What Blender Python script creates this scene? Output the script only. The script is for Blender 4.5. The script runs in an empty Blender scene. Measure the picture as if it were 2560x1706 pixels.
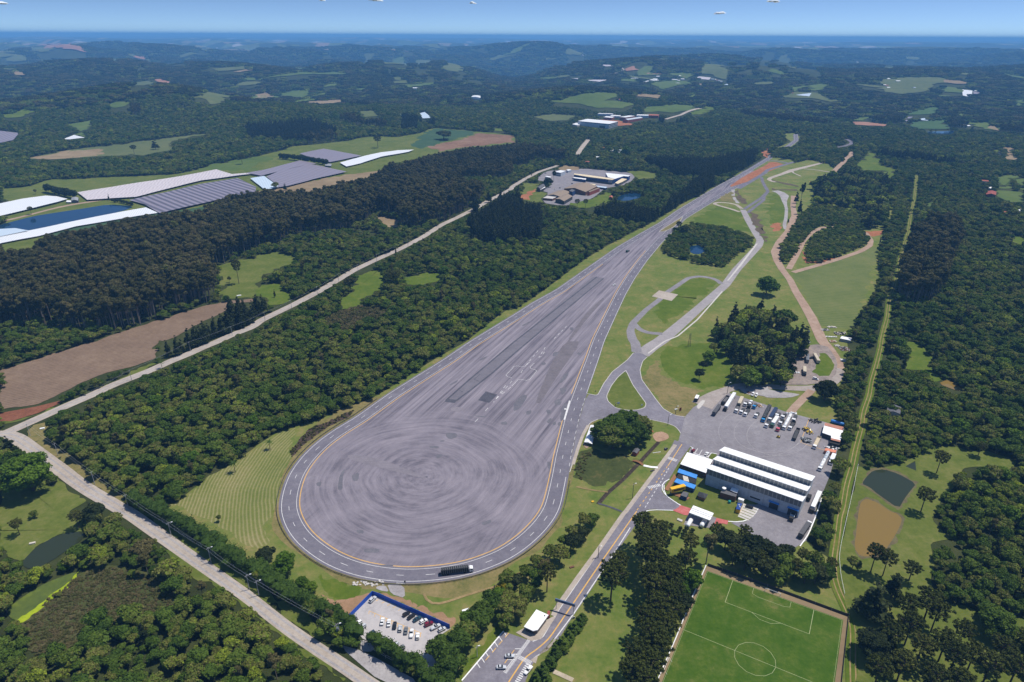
import bpy, bmesh, math, random
import numpy as np
from mathutils import Vector, Matrix, geometry
rad = math.radians
random.seed(11); rng = np.random.default_rng(11)
SC = bpy.context.scene; COL = SC.collection

# ------------------------------------------------------------------ camera, light, exposure
CAM_H, FPX, HOR, ROLL = 255.0, 1660.0, 91.0, rad(0.3)
PITCH = math.atan((853 - HOR) / FPX)
cam = bpy.data.cameras.new('camera'); camo = bpy.data.objects.new('camera', cam); COL.objects.link(camo)
cam.sensor_fit = 'HORIZONTAL'; cam.sensor_width = 36; cam.lens = 36 * FPX / 2560
cam.clip_start = 1; cam.clip_end = 150000
camo.matrix_world = (Matrix.Translation((0, 0, CAM_H)) @ Matrix.Rotation(math.pi / 2 - PITCH, 4, 'X')
                     @ Matrix.Rotation(ROLL, 4, 'Z'))
SC.camera = camo
SUN_EL, SUN_AZ = rad(67), math.atan2(0.93, 0.36)
sd = Vector((math.sin(SUN_AZ) * math.cos(SUN_EL), math.cos(SUN_AZ) * math.cos(SUN_EL), math.sin(SUN_EL)))
sun = bpy.data.lights.new('sun', 'SUN'); sun.energy = 5.0; sun.angle = rad(0.53); sun.color = (1, 0.94, 0.84)
suno = bpy.data.objects.new('sun', sun); COL.objects.link(suno); suno.rotation_euler = sd.to_track_quat('Z', 'Y').to_euler()
suno.location = (0, 0, 3000)
W = bpy.data.worlds.new('World'); SC.world = W; W.use_nodes = True
wn = W.node_tree; bg = wn.nodes['Background']
sky = wn.nodes.new('ShaderNodeTexSky'); sky.sky_type = 'NISHITA'; sky.sun_disc = False
sky.sun_elevation = SUN_EL; sky.sun_rotation = SUN_AZ; sky.altitude = 900; sky.air_density = 1.0; sky.dust_density = 0.1; sky.ozone_density = 5.0
tc = wn.nodes.new('ShaderNodeTexCoord'); vm = wn.nodes.new('ShaderNodeVectorMath'); vm.operation = 'ADD'; vm.operation = 'MULTIPLY_ADD'; vm.inputs[1].default_value = (1, 1, 4.2); vm.inputs[2].default_value = (0, 0, .05); vn = wn.nodes.new('ShaderNodeVectorMath'); vn.operation = 'NORMALIZE'
wn.links.new(tc.outputs['Generated'], vm.inputs[0]); wn.links.new(vm.outputs[0], vn.inputs[0]); wn.links.new(vn.outputs[0], sky.inputs[0])
wn.links.new(sky.outputs[0], bg.inputs[0]); bg.inputs[1].default_value = 0.14
SC.view_settings.view_transform = 'Standard'; SC.view_settings.look = 'None'
SC.view_settings.exposure = 0.0; SC.view_settings.gamma = 1
SC.render.engine = 'CYCLES'
cy = SC.cycles; cy.max_bounces = 4; cy.diffuse_bounces = 2; cy.glossy_bounces = 2; cy.volume_bounces = 1
cy.transmission_bounces = 2; cy.transparent_max_bounces = 4; cy.use_denoising = True

# ------------------------------------------------------------------ measuring: survey points of the photograph -> places on the ground
WIN = dict(Y=(1770, 960, 6.533), W=(1660, 1100, 5.8825), D=(1930, 800, 11.765), K=(1300, 400, 6.909), L=(860, 1460, 8.404),
           E=(1180, 1460, 7.84), B=(1420, 1000, 7.84), U=(1900, 380, 9.8), F=(0, 0, .91914))
ROWS = [0, 427, 854, 1279]
def frame_of(code):
    if code in WIN: return WIN[code]
    return (640 * int(code[0]), ROWS[int(code[1])], 3.672)

# terrain ---------------------------------------------------------
def sstep(a, b, x):
    t = np.clip((x - a) / (b - a), 0, 1); return t * t * (3 - 2 * t)
_wv = [(rng.uniform(0, 2 * np.pi), rng.uniform(0, 2 * np.pi), l) for l in (700, 900, 1200, 1500, 1900, 2500, 3100, 3900)]
def waves(x, y, s=1.0):
    z = 0
    for a, p, l in _wv: z = z + np.sin((x * np.cos(a) + y * np.sin(a)) * 2 * np.pi / (l * s) + p)
    return z / 8 ** .5
def ray_np(nx, ny):
    x = (np.asarray(nx, float) - 1280) / FPX; yy = (853 - np.asarray(ny, float)) / FPX
    c, s = math.cos(ROLL), math.sin(ROLL)
    x, yy = x * c - yy * s, x * s + yy * c
    cp, sp = math.cos(PITCH), math.sin(PITCH)
    return x, cp + yy * sp, -sp + yy * cp
HILLS = []
for px, py, d, sx, sy in [(905, 152, 5000, 420, 420), (1010, 160, 5100, 300, 350), (1628, 148, 4700, 260, 350), (1740, 154, 4600, 300, 350),
                          (1860, 156, 4500, 300, 380), (2160, 190, 3900, 420, 450), (260, 203, 3100, 420, 420), (390, 212, 2900, 300, 350),
                          (620, 176, 4400, 500, 380), (1330, 128, 8200, 500, 600), (1500, 210, 2900, 300, 300), (720, 250, 2500, 300, 250)]:
    a, b, c = ray_np(px, py); n = math.hypot(a, b)
    HILLS.append((a / n * d, b / n * d, CAM_H + d * c / n, sx, sy, math.atan2(a, b)))
def hgt_base(x, y):
    x = np.asarray(x, float); y = np.asarray(y, float)
    d = np.hypot(x, y); az = np.arctan2(x, y)
    z = sstep(1750, 3000, d) * (11 * waves(x, y, .8)) + sstep(2600, 5000, d) * 55 + sstep(3200, 7000, d) * (52 * waves(y, x, 1.0) + 20 * waves(x + 400, y, .42))
    val = np.exp(-((d - 7200 - 500 * np.sin(az * 5)) / 1100) ** 2) * 170 * (0.8 + .2 * np.sin(az * 7 + 1))
    val = val + 60 * np.exp(-((d - 3500) / 500) ** 2) * sstep(-.1, -.35, az) + 120 * np.exp(-((az - .0) / .06) ** 2) * np.exp(-((d - 5600) / 1400) ** 2)
    z = z - val
    far = sstep(8500, 26000, d)
    return z * (1 - far) + far * (120 + 34 * waves(x, y, 3.3) + 14 * waves(y, x, 1.0))
_HA = [max(0., hz - 16 - float(hgt_base(hx, hy))) * .92 for hx, hy, hz, *_ in HILLS]
def hgt(x, y):
    x = np.asarray(x, float); y = np.asarray(y, float); z = hgt_base(x, y); bump = 0
    for (hx, hy, hz, sx, sy, ha), am in zip(HILLS, _HA):
        dx, dy = x - hx, y - hy
        u = dx * math.cos(ha) - dy * math.sin(ha); v = dx * math.sin(ha) + dy * math.cos(ha)
        bump = np.maximum(bump, am * np.exp(-(u / (sx * 1.35)) ** 2 - (v / (sy * 1.2)) ** 2))
    z = z + bump
    lim = np.where(np.hypot(x, y) < 16000, CAM_H - np.hypot(x, y) * .0085, 215)      # no near hill breaks the level horizon
    return np.where(z > lim - 40, lim - 40 + 40 * np.tanh((z - lim + 40) / 40), z)
_TD = np.concatenate([np.geomspace(150, 46000, 2600)])
def ground(nx, ny, z=None):
    a, b, c = ray_np(nx, ny)
    if z is not None:
        t = (z - CAM_H) / c; return Vector((float(a * t), float(b * t)))
    n = math.hypot(a, b)
    t0 = -CAM_H / c if c < 0 else 1e9
    if t0 * n < 1700: return Vector((float(a * t0), float(b * t0)))
    rz = CAM_H + _TD / n * c
    g = hgt(a / n * _TD, b / n * _TD)
    i = np.argmax(rz <= g)
    if rz[i] > g[i]: i = len(_TD) - 1
    if i > 0:
        f0, f1 = rz[i - 1] - g[i - 1], rz[i] - g[i]; k = f0 / (f0 - f1 + 1e-9); d = _TD[i - 1] + (_TD[i] - _TD[i - 1]) * k
    else: d = _TD[0]
    return Vector((float(a / n * d), float(b / n * d)))
def G(code, x, y, z=None):
    x0, y0, s = frame_of(code); return ground(x0 + x / s, y0 + y / s, z)
def P(txt, z=None):
    """'21:2120,0 1900,130 12:1950,0' -> list of ground points"""
    out = []; code = None
    for w in txt.split():
        if ':' in w: code, w = w.split(':')
        x, y = w.split(','); out.append(G(code, float(x), float(y), z))
    return out
def H1(p): return float(hgt(p[0], p[1]))
def project(x, y, z):
    x = np.asarray(x, float); y = np.asarray(y, float); z = np.asarray(z, float) - CAM_H
    cp, sp = math.cos(PITCH), math.sin(PITCH)
    dep = y * cp - z * sp; up = y * sp + z * cp
    u, v = x / np.maximum(dep, 1), up / np.maximum(dep, 1)
    c, s = math.cos(ROLL), math.sin(ROLL)
    u, v = u * c + v * s, -u * s + v * c
    return 1280 + FPX * u, 853 - FPX * v, dep

# ------------------------------------------------------------------ helpers: objects
def tag(o, label=None, cat=None, group=None, kind=None):
    if label: o['label'] = label
    if cat: o['category'] = cat
    if group: o['group'] = group
    if kind: o['kind'] = kind
    return o
def thing(name, label, cat, loc=(0, 0, 0), rotz=0, group=None):
    o = bpy.data.objects.new(name, None); COL.objects.link(o); o.empty_display_size = .5
    o.location = loc; o.rotation_euler = (0, 0, rotz)
    return tag(o, label, cat, group)
def link(name, me, m=None, parent=None):
    o = bpy.data.objects.new(name, me); COL.objects.link(o)
    if m is not None and len(me.materials) == 0: me.materials.append(m)
    if parent is not None: o.parent = parent
    return o
def paint(o, m):
    o.material_slots[0].link = 'OBJECT'; o.material_slots[0].material = m
def np_mesh(name, v, f, smooth=False):
    me = bpy.data.meshes.new(name); v = np.asarray(v, float)
    me.from_pydata(v.tolist(), [], [tuple(int(i) for i in q) for q in f]); me.update()
    if smooth: me.polygons.foreach_set('use_smooth', [True] * len(me.polygons))
    return me
class MB:
    def __init__(s): s.v = []; s.f = []
    def add(s, v, f):
        n = len(s.v); s.v += [tuple(p) for p in v]; s.f += [tuple(i + n for i in q) for q in f]; return s
    def box(s, c, d, rz=0, pitch=0, taper=1.0):
        x, y, z = d[0] / 2, d[1] / 2, d[2] / 2; t = taper
        vs = [(-x, -y, -z), (x, -y, -z), (x, y, -z), (-x, y, -z), (-x * t, -y * t, z), (x * t, -y * t, z), (x * t, y * t, z), (-x * t, y * t, z)]
        m = Matrix.Translation(c) @ Matrix.Rotation(rz, 4, 'Z') @ Matrix.Rotation(pitch, 4, 'Y')
        return s.add([m @ Vector(p) for p in vs], [(3, 2, 1, 0), (4, 5, 6, 7), (0, 1, 5, 4), (1, 2, 6, 5), (2, 3, 7, 6), (3, 0, 4, 7)])
    def tube(s, p0, p1, r0, r1=None, n=8):
        r1 = r0 if r1 is None else r1; p0, p1 = Vector(p0), Vector(p1); d = (p1 - p0).normalized()
        a = d.orthogonal().normalized(); b = d.cross(a)
        vs = [p + (a * math.cos(t) + b * math.sin(t)) * r for p, r in ((p0, r0), (p1, r1)) for t in [2 * math.pi * i / n for i in range(n)]]
        return s.add(vs, [(i, (i + 1) % n, n + (i + 1) % n, n + i) for i in range(n)] + [tuple(range(n))[::-1], tuple(range(n, 2 * n))])
    def prism(s, pts, z0, z1, z0s=None):
        n = len(pts); pts = [(p[0], p[1]) for p in pts]
        if sum(pts[i][0] * pts[(i + 1) % n][1] - pts[(i + 1) % n][0] * pts[i][1] for i in range(n)) < 0: pts = pts[::-1]
        vs = [(x, y, z0) for x, y in pts] + [(x, y, z1) for x, y in pts]
        return s.add(vs, [tuple(range(n))[::-1], tuple(range(n, 2 * n))] + [(i, (i + 1) % n, n + (i + 1) % n, n + i) for i in range(n)])
    def rings(s, secs):
        """secs: lists of rings (same count) -> loft with caps"""
        n = len(secs[0]); vs = [p for r in secs for p in r]; fs = []
        for k in range(len(secs) - 1):
            for i in range(n): fs.append((k * n + i, k * n + (i + 1) % n, (k + 1) * n + (i + 1) % n, (k + 1) * n + i))
        fs += [tuple(range(n))[::-1], tuple(range((len(secs) - 1) * n, len(secs) * n))]
        return s.add(vs, fs)
    def loft(s, secs):
        """secs: (x, z0, z1, half width, chamfer) chamfered boxes along x"""
        R = []
        for x, z0, z1, w, c in secs:
            R.append([(x, -w + c, z0), (x, w - c, z0), (x, w, z0 + c), (x, w, z1 - c), (x, w - c, z1), (x, -w + c, z1), (x, -w, z1 - c), (x, -w, z0 + c)])
        return s.rings(R)
    def mesh(s, name, smooth=False): return np_mesh(name, s.v, s.f, smooth)
    def build(s, name, m, parent=None, smooth=False): return link(name, s.mesh(name, smooth), m, parent)

# ------------------------------------------------------------------ helpers: materials
MATS = {}
def nt(name):
    m = bpy.data.materials.new(name); m.use_nodes = True; t = m.node_tree
    return m, t, t.nodes['Principled BSDF']
def lin(c): return tuple(c) + (1.0,) if len(c) == 3 else tuple(c)
def plain(name, col, rough=.6, metal=0, spec=.3):
    if name in MATS: return MATS[name]
    m, t, b = nt(name); b.inputs['Base Color'].default_value = lin(col); b.inputs['Roughness'].default_value = rough
    b.inputs['Metallic'].default_value = metal; b.inputs['Specular IOR Level'].default_value = spec
    # light dirt so nothing is perfectly flat
    g = t.nodes.new('ShaderNodeNewGeometry'); no = t.nodes.new('ShaderNodeTexNoise'); no.inputs['Scale'].default_value = .7; no.inputs['Detail'].default_value = 4
    t.links.new(g.outputs['Position'], no.inputs['Vector'])
    mx = t.nodes.new('ShaderNodeMixRGB'); mx.blend_type = 'MULTIPLY'; mx.inputs[0].default_value = 1
    rp = t.nodes.new('ShaderNodeMapRange'); rp.inputs[1].default_value = .3; rp.inputs[2].default_value = .7; rp.inputs[3].default_value = .82; rp.inputs[4].default_value = 1.05
    t.links.new(no.outputs[0], rp.inputs[0]); mx.inputs[1].default_value = lin(col); t.links.new(rp.outputs[0], mx.inputs[2])
    t.links.new(mx.outputs[0], b.inputs['Base Color'])
    MATS[name] = m; return m
def pos_scaled(t, sc=(1, 1, 1), rot=0):
    g = t.nodes.new('ShaderNodeNewGeometry'); mp = t.nodes.new('ShaderNodeMapping'); mp.vector_type = 'TEXTURE'
    mp.inputs['Rotation'].default_value = (0, 0, rot); mp.inputs['Scale'].default_value = tuple(1.0 / s for s in sc)
    t.links.new(g.outputs['Position'], mp.inputs[0]); return mp.outputs[0]
def noise(t, vec, scale, detail=5, rough=.6):
    n = t.nodes.new('ShaderNodeTexNoise'); n.inputs['Scale'].default_value = scale; n.inputs['Detail'].default_value = detail; n.inputs['Roughness'].default_value = rough
    t.links.new(vec, n.inputs['Vector']); return n.outputs[0]
def ramp(t, fac, stops):
    r = t.nodes.new('ShaderNodeValToRGB'); cr = r.color_ramp
    cr.elements[0].position, cr.elements[0].color = stops[0][0], lin(stops[0][1])
    cr.elements[1].position, cr.elements[1].color = stops[-1][0], lin(stops[-1][1])
    for p, c in stops[1:-1]:
        e = cr.elements.new(p); e.color = lin(c)
    t.links.new(fac, r.inputs[0]); return r.outputs[0]
def mix(t, fac, a, b, mode='MIX'):
    m = t.nodes.new('ShaderNodeMixRGB'); m.blend_type = mode
    for i, v in ((0, fac), (1, a), (2, b)):
        if isinstance(v, (int, float)): m.inputs[i].default_value = v if i == 0 else (v, v, v, 1)
        elif isinstance(v, tuple): m.inputs[i].default_value = lin(v)
        else: t.links.new(v, m.inputs[i])
    return m.outputs[0]
def mth(t, op, a, b=0.0):
    m = t.nodes.new('ShaderNodeMath'); m.operation = op
    for i, v in ((0, a), (1, b)):
        if isinstance(v, (int, float)): m.inputs[i].default_value = v
        else: t.links.new(v, m.inputs[i])
    return m.outputs[0]
def gmat(name, stops, big=.012, fine=.35, mixf=.45, stripes=None, bump=0, rough=.95):
    """ground cover: broad patches + fine grain; stripes=(period m, angle, strength, colour)"""
    if name in MATS: return MATS[name]
    m, t, b = nt(name); v = pos_scaled(t)
    a = noise(t, v, big, 6, .62); f = noise(t, v, fine, 6, .75)
    md = noise(t, v, math.sqrt(big * fine), 5, .65)
    fac = mth(t, 'ADD', mth(t, 'ADD', mth(t, 'MULTIPLY', a, (1 - mixf) * .62), mth(t, 'MULTIPLY', md, .3)), mth(t, 'MULTIPLY', f, 1 - .3 - (1 - mixf) * .62))
    fac = mth(t, 'ADD', mth(t, 'MULTIPLY', mth(t, 'SUBTRACT', fac, .5), 1.75), .5)
    c = ramp(t, fac, stops)
    if stripes:
        per, ang, st, col = stripes
        vv = pos_scaled(t, (1, 1, 1), ang)
        w = t.nodes.new('ShaderNodeTexWave'); w.wave_type = 'BANDS'; w.bands_direction = 'X'; w.inputs['Scale'].default_value = 2 * math.pi / (20 * per) ; w.inputs['Distortion'].default_value = 1.6; w.inputs['Detail'].default_value = 3; w.inputs['Detail Scale'].default_value = .6
        t.links.new(vv, w.inputs[0])
        c = mix(t, mth(t, 'MULTIPLY', w.outputs[1], st), c, col)
    t.links.new(c, b.inputs['Base Color']); b.inputs['Roughness'].default_value = rough; b.inputs['Specular IOR Level'].default_value = .1
    if bump:
        bp = t.nodes.new('ShaderNodeBump'); bp.inputs['Strength'].default_value = .6; bp.inputs['Distance'].default_value = bump
        t.links.new(f, bp.inputs['Height']); t.links.new(bp.outputs[0], b.inputs['Normal'])
    MATS[name] = m; return m

M_floor = gmat('forest_floor', [(.3, (.022, .028, .009)), (.5, (.036, .046, .014)), (.7, (.06, .064, .024))], .006, .09, .5, bump=2.0)
def farmland(m):
    # the plateau beyond the valleys is farmed: patchwork of small fields among woods
    t = m.node_tree; b = t.nodes['Principled BSDF']; old = b.inputs['Base Color'].links[0].from_socket; v = pos_scaled(t, (1, .45, .001))
    vo = t.nodes.new('ShaderNodeTexVoronoi'); vo.inputs['Scale'].default_value = 1 / 260; t.links.new(v, vo.inputs['Vector'])
    sp = t.nodes.new('ShaderNodeSeparateXYZ'); t.links.new(vo.outputs['Color'], sp.inputs[0]); cl = noise(t, v, .0011, 3)
    k = mth(t, 'MULTIPLY', mth(t, 'GREATER_THAN', mth(t, 'ADD', sp.outputs[0], mth(t, 'MULTIPLY', cl, .9)), 1.12), .85)
    p = t.nodes.new('ShaderNodeNewGeometry'); s2 = t.nodes.new('ShaderNodeSeparateXYZ'); t.links.new(p.outputs['Position'], s2.inputs[0]); k = mth(t, 'MULTIPLY', k, mth(t, 'GREATER_THAN', s2.outputs[1], 9300.0))
    c = ramp(t, sp.outputs[1], [(0, (.08, .11, .03)), (.4, (.14, .17, .05)), (.65, (.24, .2, .12)), (.85, (.3, .2, .15)), (1, (.5, .48, .45))]); t.links.new(mix(t, k, old, c), b.inputs['Base Color'])
farmland(M_floor)
M_grass = gmat('mown_grass', [(.22, (.052, .095, .014)), (.4, (.098, .136, .026)), (.56, (.15, .158, .043)), (.68, (.21, .175, .068)), (.85, (.27, .205, .10))], .03, .35, .4)
M_verge = gmat('dry_verge', [(.3, (.09, .1, .03)), (.5, (.17, .145, .055)), (.7, (.24, .18, .085))], .04, .5, .5)
M_lush = gmat('lush_grass', [(.2, (.045, .08, .008)), (.5, (.08, .118, .012)), (.65, (.12, .138, .025)), (.82, (.18, .16, .05))], .03, .4, .4)
M_past = gmat('pasture', [(.2, (.045, .075, .010)), (.5, (.098, .122, .023)), (.8, (.175, .165, .055))], .02, .3, .5)
M_pitch = gmat('pitch_turf', [(.3, (.032, .075, .005)), (.48, (.052, .098, .009)), (.6, (.08, .115, .018)), (.72, (.13, .135, .04))], .05, .5, .42, stripes=(11, rad(-28), .3, (.03, .08, .006)))
M_hay = None
M_rows = gmat('row_meadow', [(.3, (.07, .105, .025)), (.55, (.11, .135, .04)), (.75, (.15, .15, .05))], .015, .2, .4, stripes=(5, rad(80), .25, (.2, .2, .08)))
M_plow = gmat('stubble_soil', [(.2, (.085, .055, .038)), (.5, (.15, .10, .07)), (.8, (.25, .18, .125))], .03, .5, .55, stripes=(3.2, rad(-62), .45, (.25, .185, .13)))
M_red = gmat('red_soil', [(.3, (.2, .075, .035)), (.55, (.32, .13, .065)), (.75, (.42, .2, .11))], .03, .4, .5)
M_dirt = gmat('dirt_road', [(.2, (.22, .145, .10)), (.5, (.32, .225, .168)), (.8, (.42, .32, .25))], .04, .5, .5)
M_drv = gmat('yard_drive', [(.2, (.2, .165, .145)), (.5, (.3, .26, .235)), (.8, (.38, .335, .31))], .06, .6, .5)
M_gravel = gmat('gravel', [(.3, (.22, .2, .2)), (.55, (.33, .31, .31)), (.75, (.42, .4, .39))], .05, 1.0, .5)
M_conc = gmat('concrete_road', [(.25, (.26, .215, .18)), (.5, (.36, .31, .265)), (.78, (.45, .40, .35))], .05, .6, .5)
M_asph = gmat('asphalt', [(.3, (.13, .12, .14)), (.55, (.19, .178, .205)), (.75, (.25, .235, .26))], .03, .6, .45)
M_lane = gmat('lane_asphalt', [(.3, (.115, .107, .132)), (.55, (.155, .145, .172)), (.75, (.2, .187, .212))], .05, .6, .45)
M_dark = gmat('dark_asphalt', [(.3, (.055, .055, .07)), (.55, (.085, .085, .105)), (.75, (.12, .118, .14))], .08, .7, .5)
M_patch = gmat('patched_asphalt', [(.3, (.1, .097, .115)), (.55, (.14, .135, .155)), (.75, (.19, .18, .2))], .08, .7, .5)
M_yard = gmat('yard_asphalt', [(.3, (.16, .148, .16)), (.55, (.225, .21, .225)), (.75, (.29, .275, .28))], .03, .5, .5)
M_brick = gmat('red_paving', [(.3, (.35, .09, .08)), (.55, (.45, .13, .12)), (.75, (.52, .2, .18))], .1, .8, .5)
M_trackd = gmat('grass_rut', [(.3, (.16, .12, .05)), (.55, (.26, .19, .09)), (.75, (.34, .25, .13))], .05, .6, .5)
M_fg = gmat('far_green', [(.2, (.05, .085, .018)), (.5, (.08, .118, .026)), (.8, (.12, .145, .04))], .006, .05, .5)
M_fp = gmat('far_pale', [(.2, (.06, .085, .03)), (.5, (.095, .115, .042)), (.8, (.14, .145, .06))], .006, .05, .5)
M_ft = gmat('far_tan', [(.3, (.17, .12, .07)), (.55, (.24, .18, .105)), (.75, (.3, .23, .15))], .006, .05, .5)
M_fr = gmat('far_reddish', [(.3, (.24, .12, .08)), (.55, (.32, .17, .115)), (.75, (.38, .22, .15))], .006, .05, .5)
M_cane = gmat('crop_rows_green', [(.3, (.03, .07, .02)), (.55, (.05, .1, .03)), (.75, (.08, .13, .04))], .02, .2, .4, stripes=(6, rad(15), .3, (.1, .14, .06)))
M_white = plain('white_marking', (.62, .61, .6), .7); M_yel = plain('yellow_marking', (.62, .36, .09), .7); M_pline = plain('pitch_line_chalk', (.34, .37, .2), .8)
M_wpaint = plain('white_paint', (.82, .82, .82), .45); M_roofw = plain('white_roof', (.85, .85, .84), .4)
M_conw = plain('pale_concrete', (.5, .47, .44), .85)
def water(name, col, rough=.08):
    m, t, b = nt(name); b.inputs['Base Color'].default_value = lin(col); b.inputs['Roughness'].default_value = rough; b.inputs['IOR'].default_value = 1.33
    v = pos_scaled(t); f = noise(t, v, .8, 3); bp = t.nodes.new('ShaderNodeBump'); bp.inputs['Strength'].default_value = .08; bp.inputs['Distance'].default_value = .1
    t.links.new(f, bp.inputs['Height']); t.links.new(bp.outputs[0], b.inputs['Normal']); return m
M_wblue = water('blue_water', (.006, .03, .075)); M_wdark = water('dark_water', (.026, .034, .016), .04); M_wbrown = water('muddy_water', (.19, .125, .032), .06)
M_walg = gmat('algae_water', [(.3, (.05, .075, .02)), (.55, (.085, .115, .025)), (.8, (.16, .2, .02))], .06, .3, .4)

# ------------------------------------------------------------------ helpers: sheets laid on the ground
OPEN = []          # ground areas that stay free of scattered trees
_lay = [0]
def lift(): _lay[0] += 1; return .015 + .001 * _lay[0]
def resample(pts, step, smooth=0):
    p = np.array([(q[0], q[1]) for q in pts]); d = np.r_[0, np.cumsum(np.hypot(*np.diff(p, axis=0).T))]
    n = max(2, int(d[-1] / step) + 1); s = np.linspace(0, d[-1], n)
    q = np.c_[np.interp(s, d, p[:, 0]), np.interp(s, d, p[:, 1])]
    if smooth and n > 4:
        k = max(1, int(smooth / step)); ker = np.hanning(2 * k + 3)[1:-1]; ker /= ker.sum()
        e = np.r_[[q[0] + (q[0] - q[i]) for i in range(k, 0, -1)], q, [q[-1] + (q[-1] - q[-1 - i]) for i in range(1, k + 1)]] if n > k + 1 else None
        if e is not None: q = np.c_[np.convolve(e[:, 0], ker, 'valid'), np.convolve(e[:, 1], ker, 'valid')]
    return q
RAGGED = ('field', 'pasture', 'grass', 'meadow', 'verge', 'lush', 'soil', 'bare', 'slope', 'crop', 'bank', 'margin')
def area(name, pts, m, opn=True, far=False, kind='structure', smooth=True, z=None):
    p = [(q[0], q[1]) for q in pts]
    if smooth and any(k in name for k in RAGGED) and 'island' not in name and 'lawn' not in name and len(p) > 3:
        r = np.random.default_rng(int(abs(p[0][0]) * 7) % 9999); dm = max(15, math.hypot(*p[0])); q = []
        per = sum(math.hypot(p[i][0] - p[i - 1][0], p[i][1] - p[i - 1][1]) for i in range(len(p))); st = max(per / 90, dm * .006)
        for i in range(len(p)):
            a, b = Vector(p[i]), Vector(p[(i + 1) % len(p)]); n = max(1, int((b - a).length / st)); am = min((b - a).length * .05, dm * .004)
            for k in range(n): q.append(tuple(a.lerp(b, k / n) + Vector(r.normal(size=2) * am)))
        p = q
    if smooth and len(p) > 3:                      # soften traced corners
        q = []
        for i in range(len(p)):
            a, b = Vector(p[i]), Vector(p[(i + 1) % len(p)]); q += [a.lerp(b, .2), a.lerp(b, .8)]
        p = [tuple(v) for v in q]
    if opn: OPEN.append(np.array(p))
    d = max(math.hypot(*v) for v in p)
    zz = lift() if z is None else z
    bm = bmesh.new(); vs = [bm.verts.new((x, y, 0)) for x, y in p]
    f = bm.faces.new(vs); f.normal_update()
    if f.normal.z < 0: f.normal_flip()
    bmesh.ops.triangulate(bm, faces=[f])
    if d > 1700:
        for _ in range(6):
            L = [e for e in bm.edges if max(v.co.xy.length for v in e.verts) > 1650 and e.calc_length() > max(25, min(v.co.xy.length for v in e.verts) * .008)]
            if not L: break
            bmesh.ops.subdivide_edges(bm, edges=L, cuts=1); bmesh.ops.triangulate(bm, faces=bm.faces)
    for v in bm.verts: v.co.z = H1(v.co) + zz + max(0, v.co.xy.length - 1700) * .0016
    me = bpy.data.meshes.new(name); bm.to_mesh(me); bm.free()
    o = link(name, me, m); o['kind'] = kind
    return o
def strip(name, pts, w, m, opn=True, smooth=6, step=4, dash=None, off=0, kind='structure', raw=None, margin=1.5):
    q = resample(pts, step, smooth) if raw is None else raw
    t = np.gradient(q, axis=0); t /= np.hypot(*t.T)[:, None] + 1e-9; nrm = np.c_[-t[:, 1], t[:, 0]]
    c = q + nrm * off
    if not np.ndim(w): ww = np.full(len(q), w / 2.0)
    else: ww = np.interp(np.linspace(0, 1, len(q)), np.linspace(0, 1, len(w)), np.asarray(w, float)) / 2
    a, b = c + nrm * ww[:, None], c - nrm * ww[:, None]
    zz = lift(); d = np.hypot(*c.T); ze = np.maximum(0, d - 1700) * .0016
    za, zb = hgt(*a.T) + zz + ze, hgt(*b.T) + zz + ze
    n = len(q); v = np.r_[np.c_[a, za], np.c_[b, zb]]
    s = np.r_[0, np.cumsum(np.hypot(*np.diff(c, axis=0).T))]
    f = [(i, n + i, n + i + 1, i + 1) for i in range(n - 1) if dash is None or (s[i] % dash[1]) < dash[0]]
    if opn:
        ex = margin; OPEN.append(np.r_[c + nrm * (ww + ex)[:, None], (c - nrm * (ww + ex)[:, None])[::-1]])
    o = link(name, np_mesh(name, v, f), m); o['kind'] = kind
    return o

# ------------------------------------------------------------------ terrain sheet
def make_ground():
    r = np.concatenate([[1, 60, 120, 170], np.arange(200, 1700, 60), np.geomspace(1700, 9000, 170)[0:], np.geomspace(9200, 47000, 110)])
    a = np.linspace(rad(-80), rad(80), 420)
    A, Rr = np.meshgrid(a, r); x = np.sin(A) * Rr; y = np.cos(A) * Rr - 0.0
    z = hgt(x, y); n = len(a)
    v = np.c_[x.ravel(), y.ravel(), z.ravel()]
    i = np.arange((len(r) - 1) * n).reshape(-1, n)[:, :-1].ravel()
    f = np.c_[i, i + 1, i + n + 1, i + n]
    me = np_mesh('ground', v, f[:, ::-1], True); o = link('ground', me, M_floor); o['kind'] = 'structure'
    bk = MB(); bk.prism([(-3000, 0), (3000, 0), (3000, -2500), (-3000, -2500)], -.5, -.02).build('ground', M_floor)['kind'] = 'structure'
    return o
make_ground()
# ------------------------------------------------------------------ grounds of the test site
area('campus_grass', P('21:2250,-40 1900,105 1480,350 1340,440 1170,540 930,680 680,850 380,1060 150,1190 0,1285 11:2340,1290 1930,1568 12:1930,0 1670,170 1400,330 1150,480 980,560 780,640 560,720 380,775 200,830 0,960 02:2350,970 2250,1050 2050,1150 1830,1310 1700,1420 1530,1540 03:1560,0 2000,330 2350,560 13:20,520 250,640 600,870 860,1020 1010,1180 1300,1320 1700,1560 1500,1850 23:0,1900 2350,1900 33:640,1900 720,1000 600,700 560,450 400,330 360,280 32:440,1568 570,1250 690,860 690,800 600,690 620,430 690,350 730,120 31:740,1568 800,1440 880,1230 940,1000 970,790 1050,570 1130,330 1110,150 930,70 U:2100,690 2020,560 1900,490 1840,420 1600,250 1200,190 850,280 780,180 30:120,1480 180,1380 290,1290 240,1225 190,1230 190,1300'), M_grass)
area('dry_verge', P('12:1150,490 900,590 560,740 520,800 330,1050 280,1180 190,1400 170,1568 13:130,150 260,290 420,400 560,520 760,640 1000,720 1100,700 1400,740 1700,800 1900,790 2200,680 23:0,480 250,350 480,120 22:480,1568 530,1300 600,1000 700,800 760,740 800,715 690,480 700,520 400,1400'), M_verge, opn=False)
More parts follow.
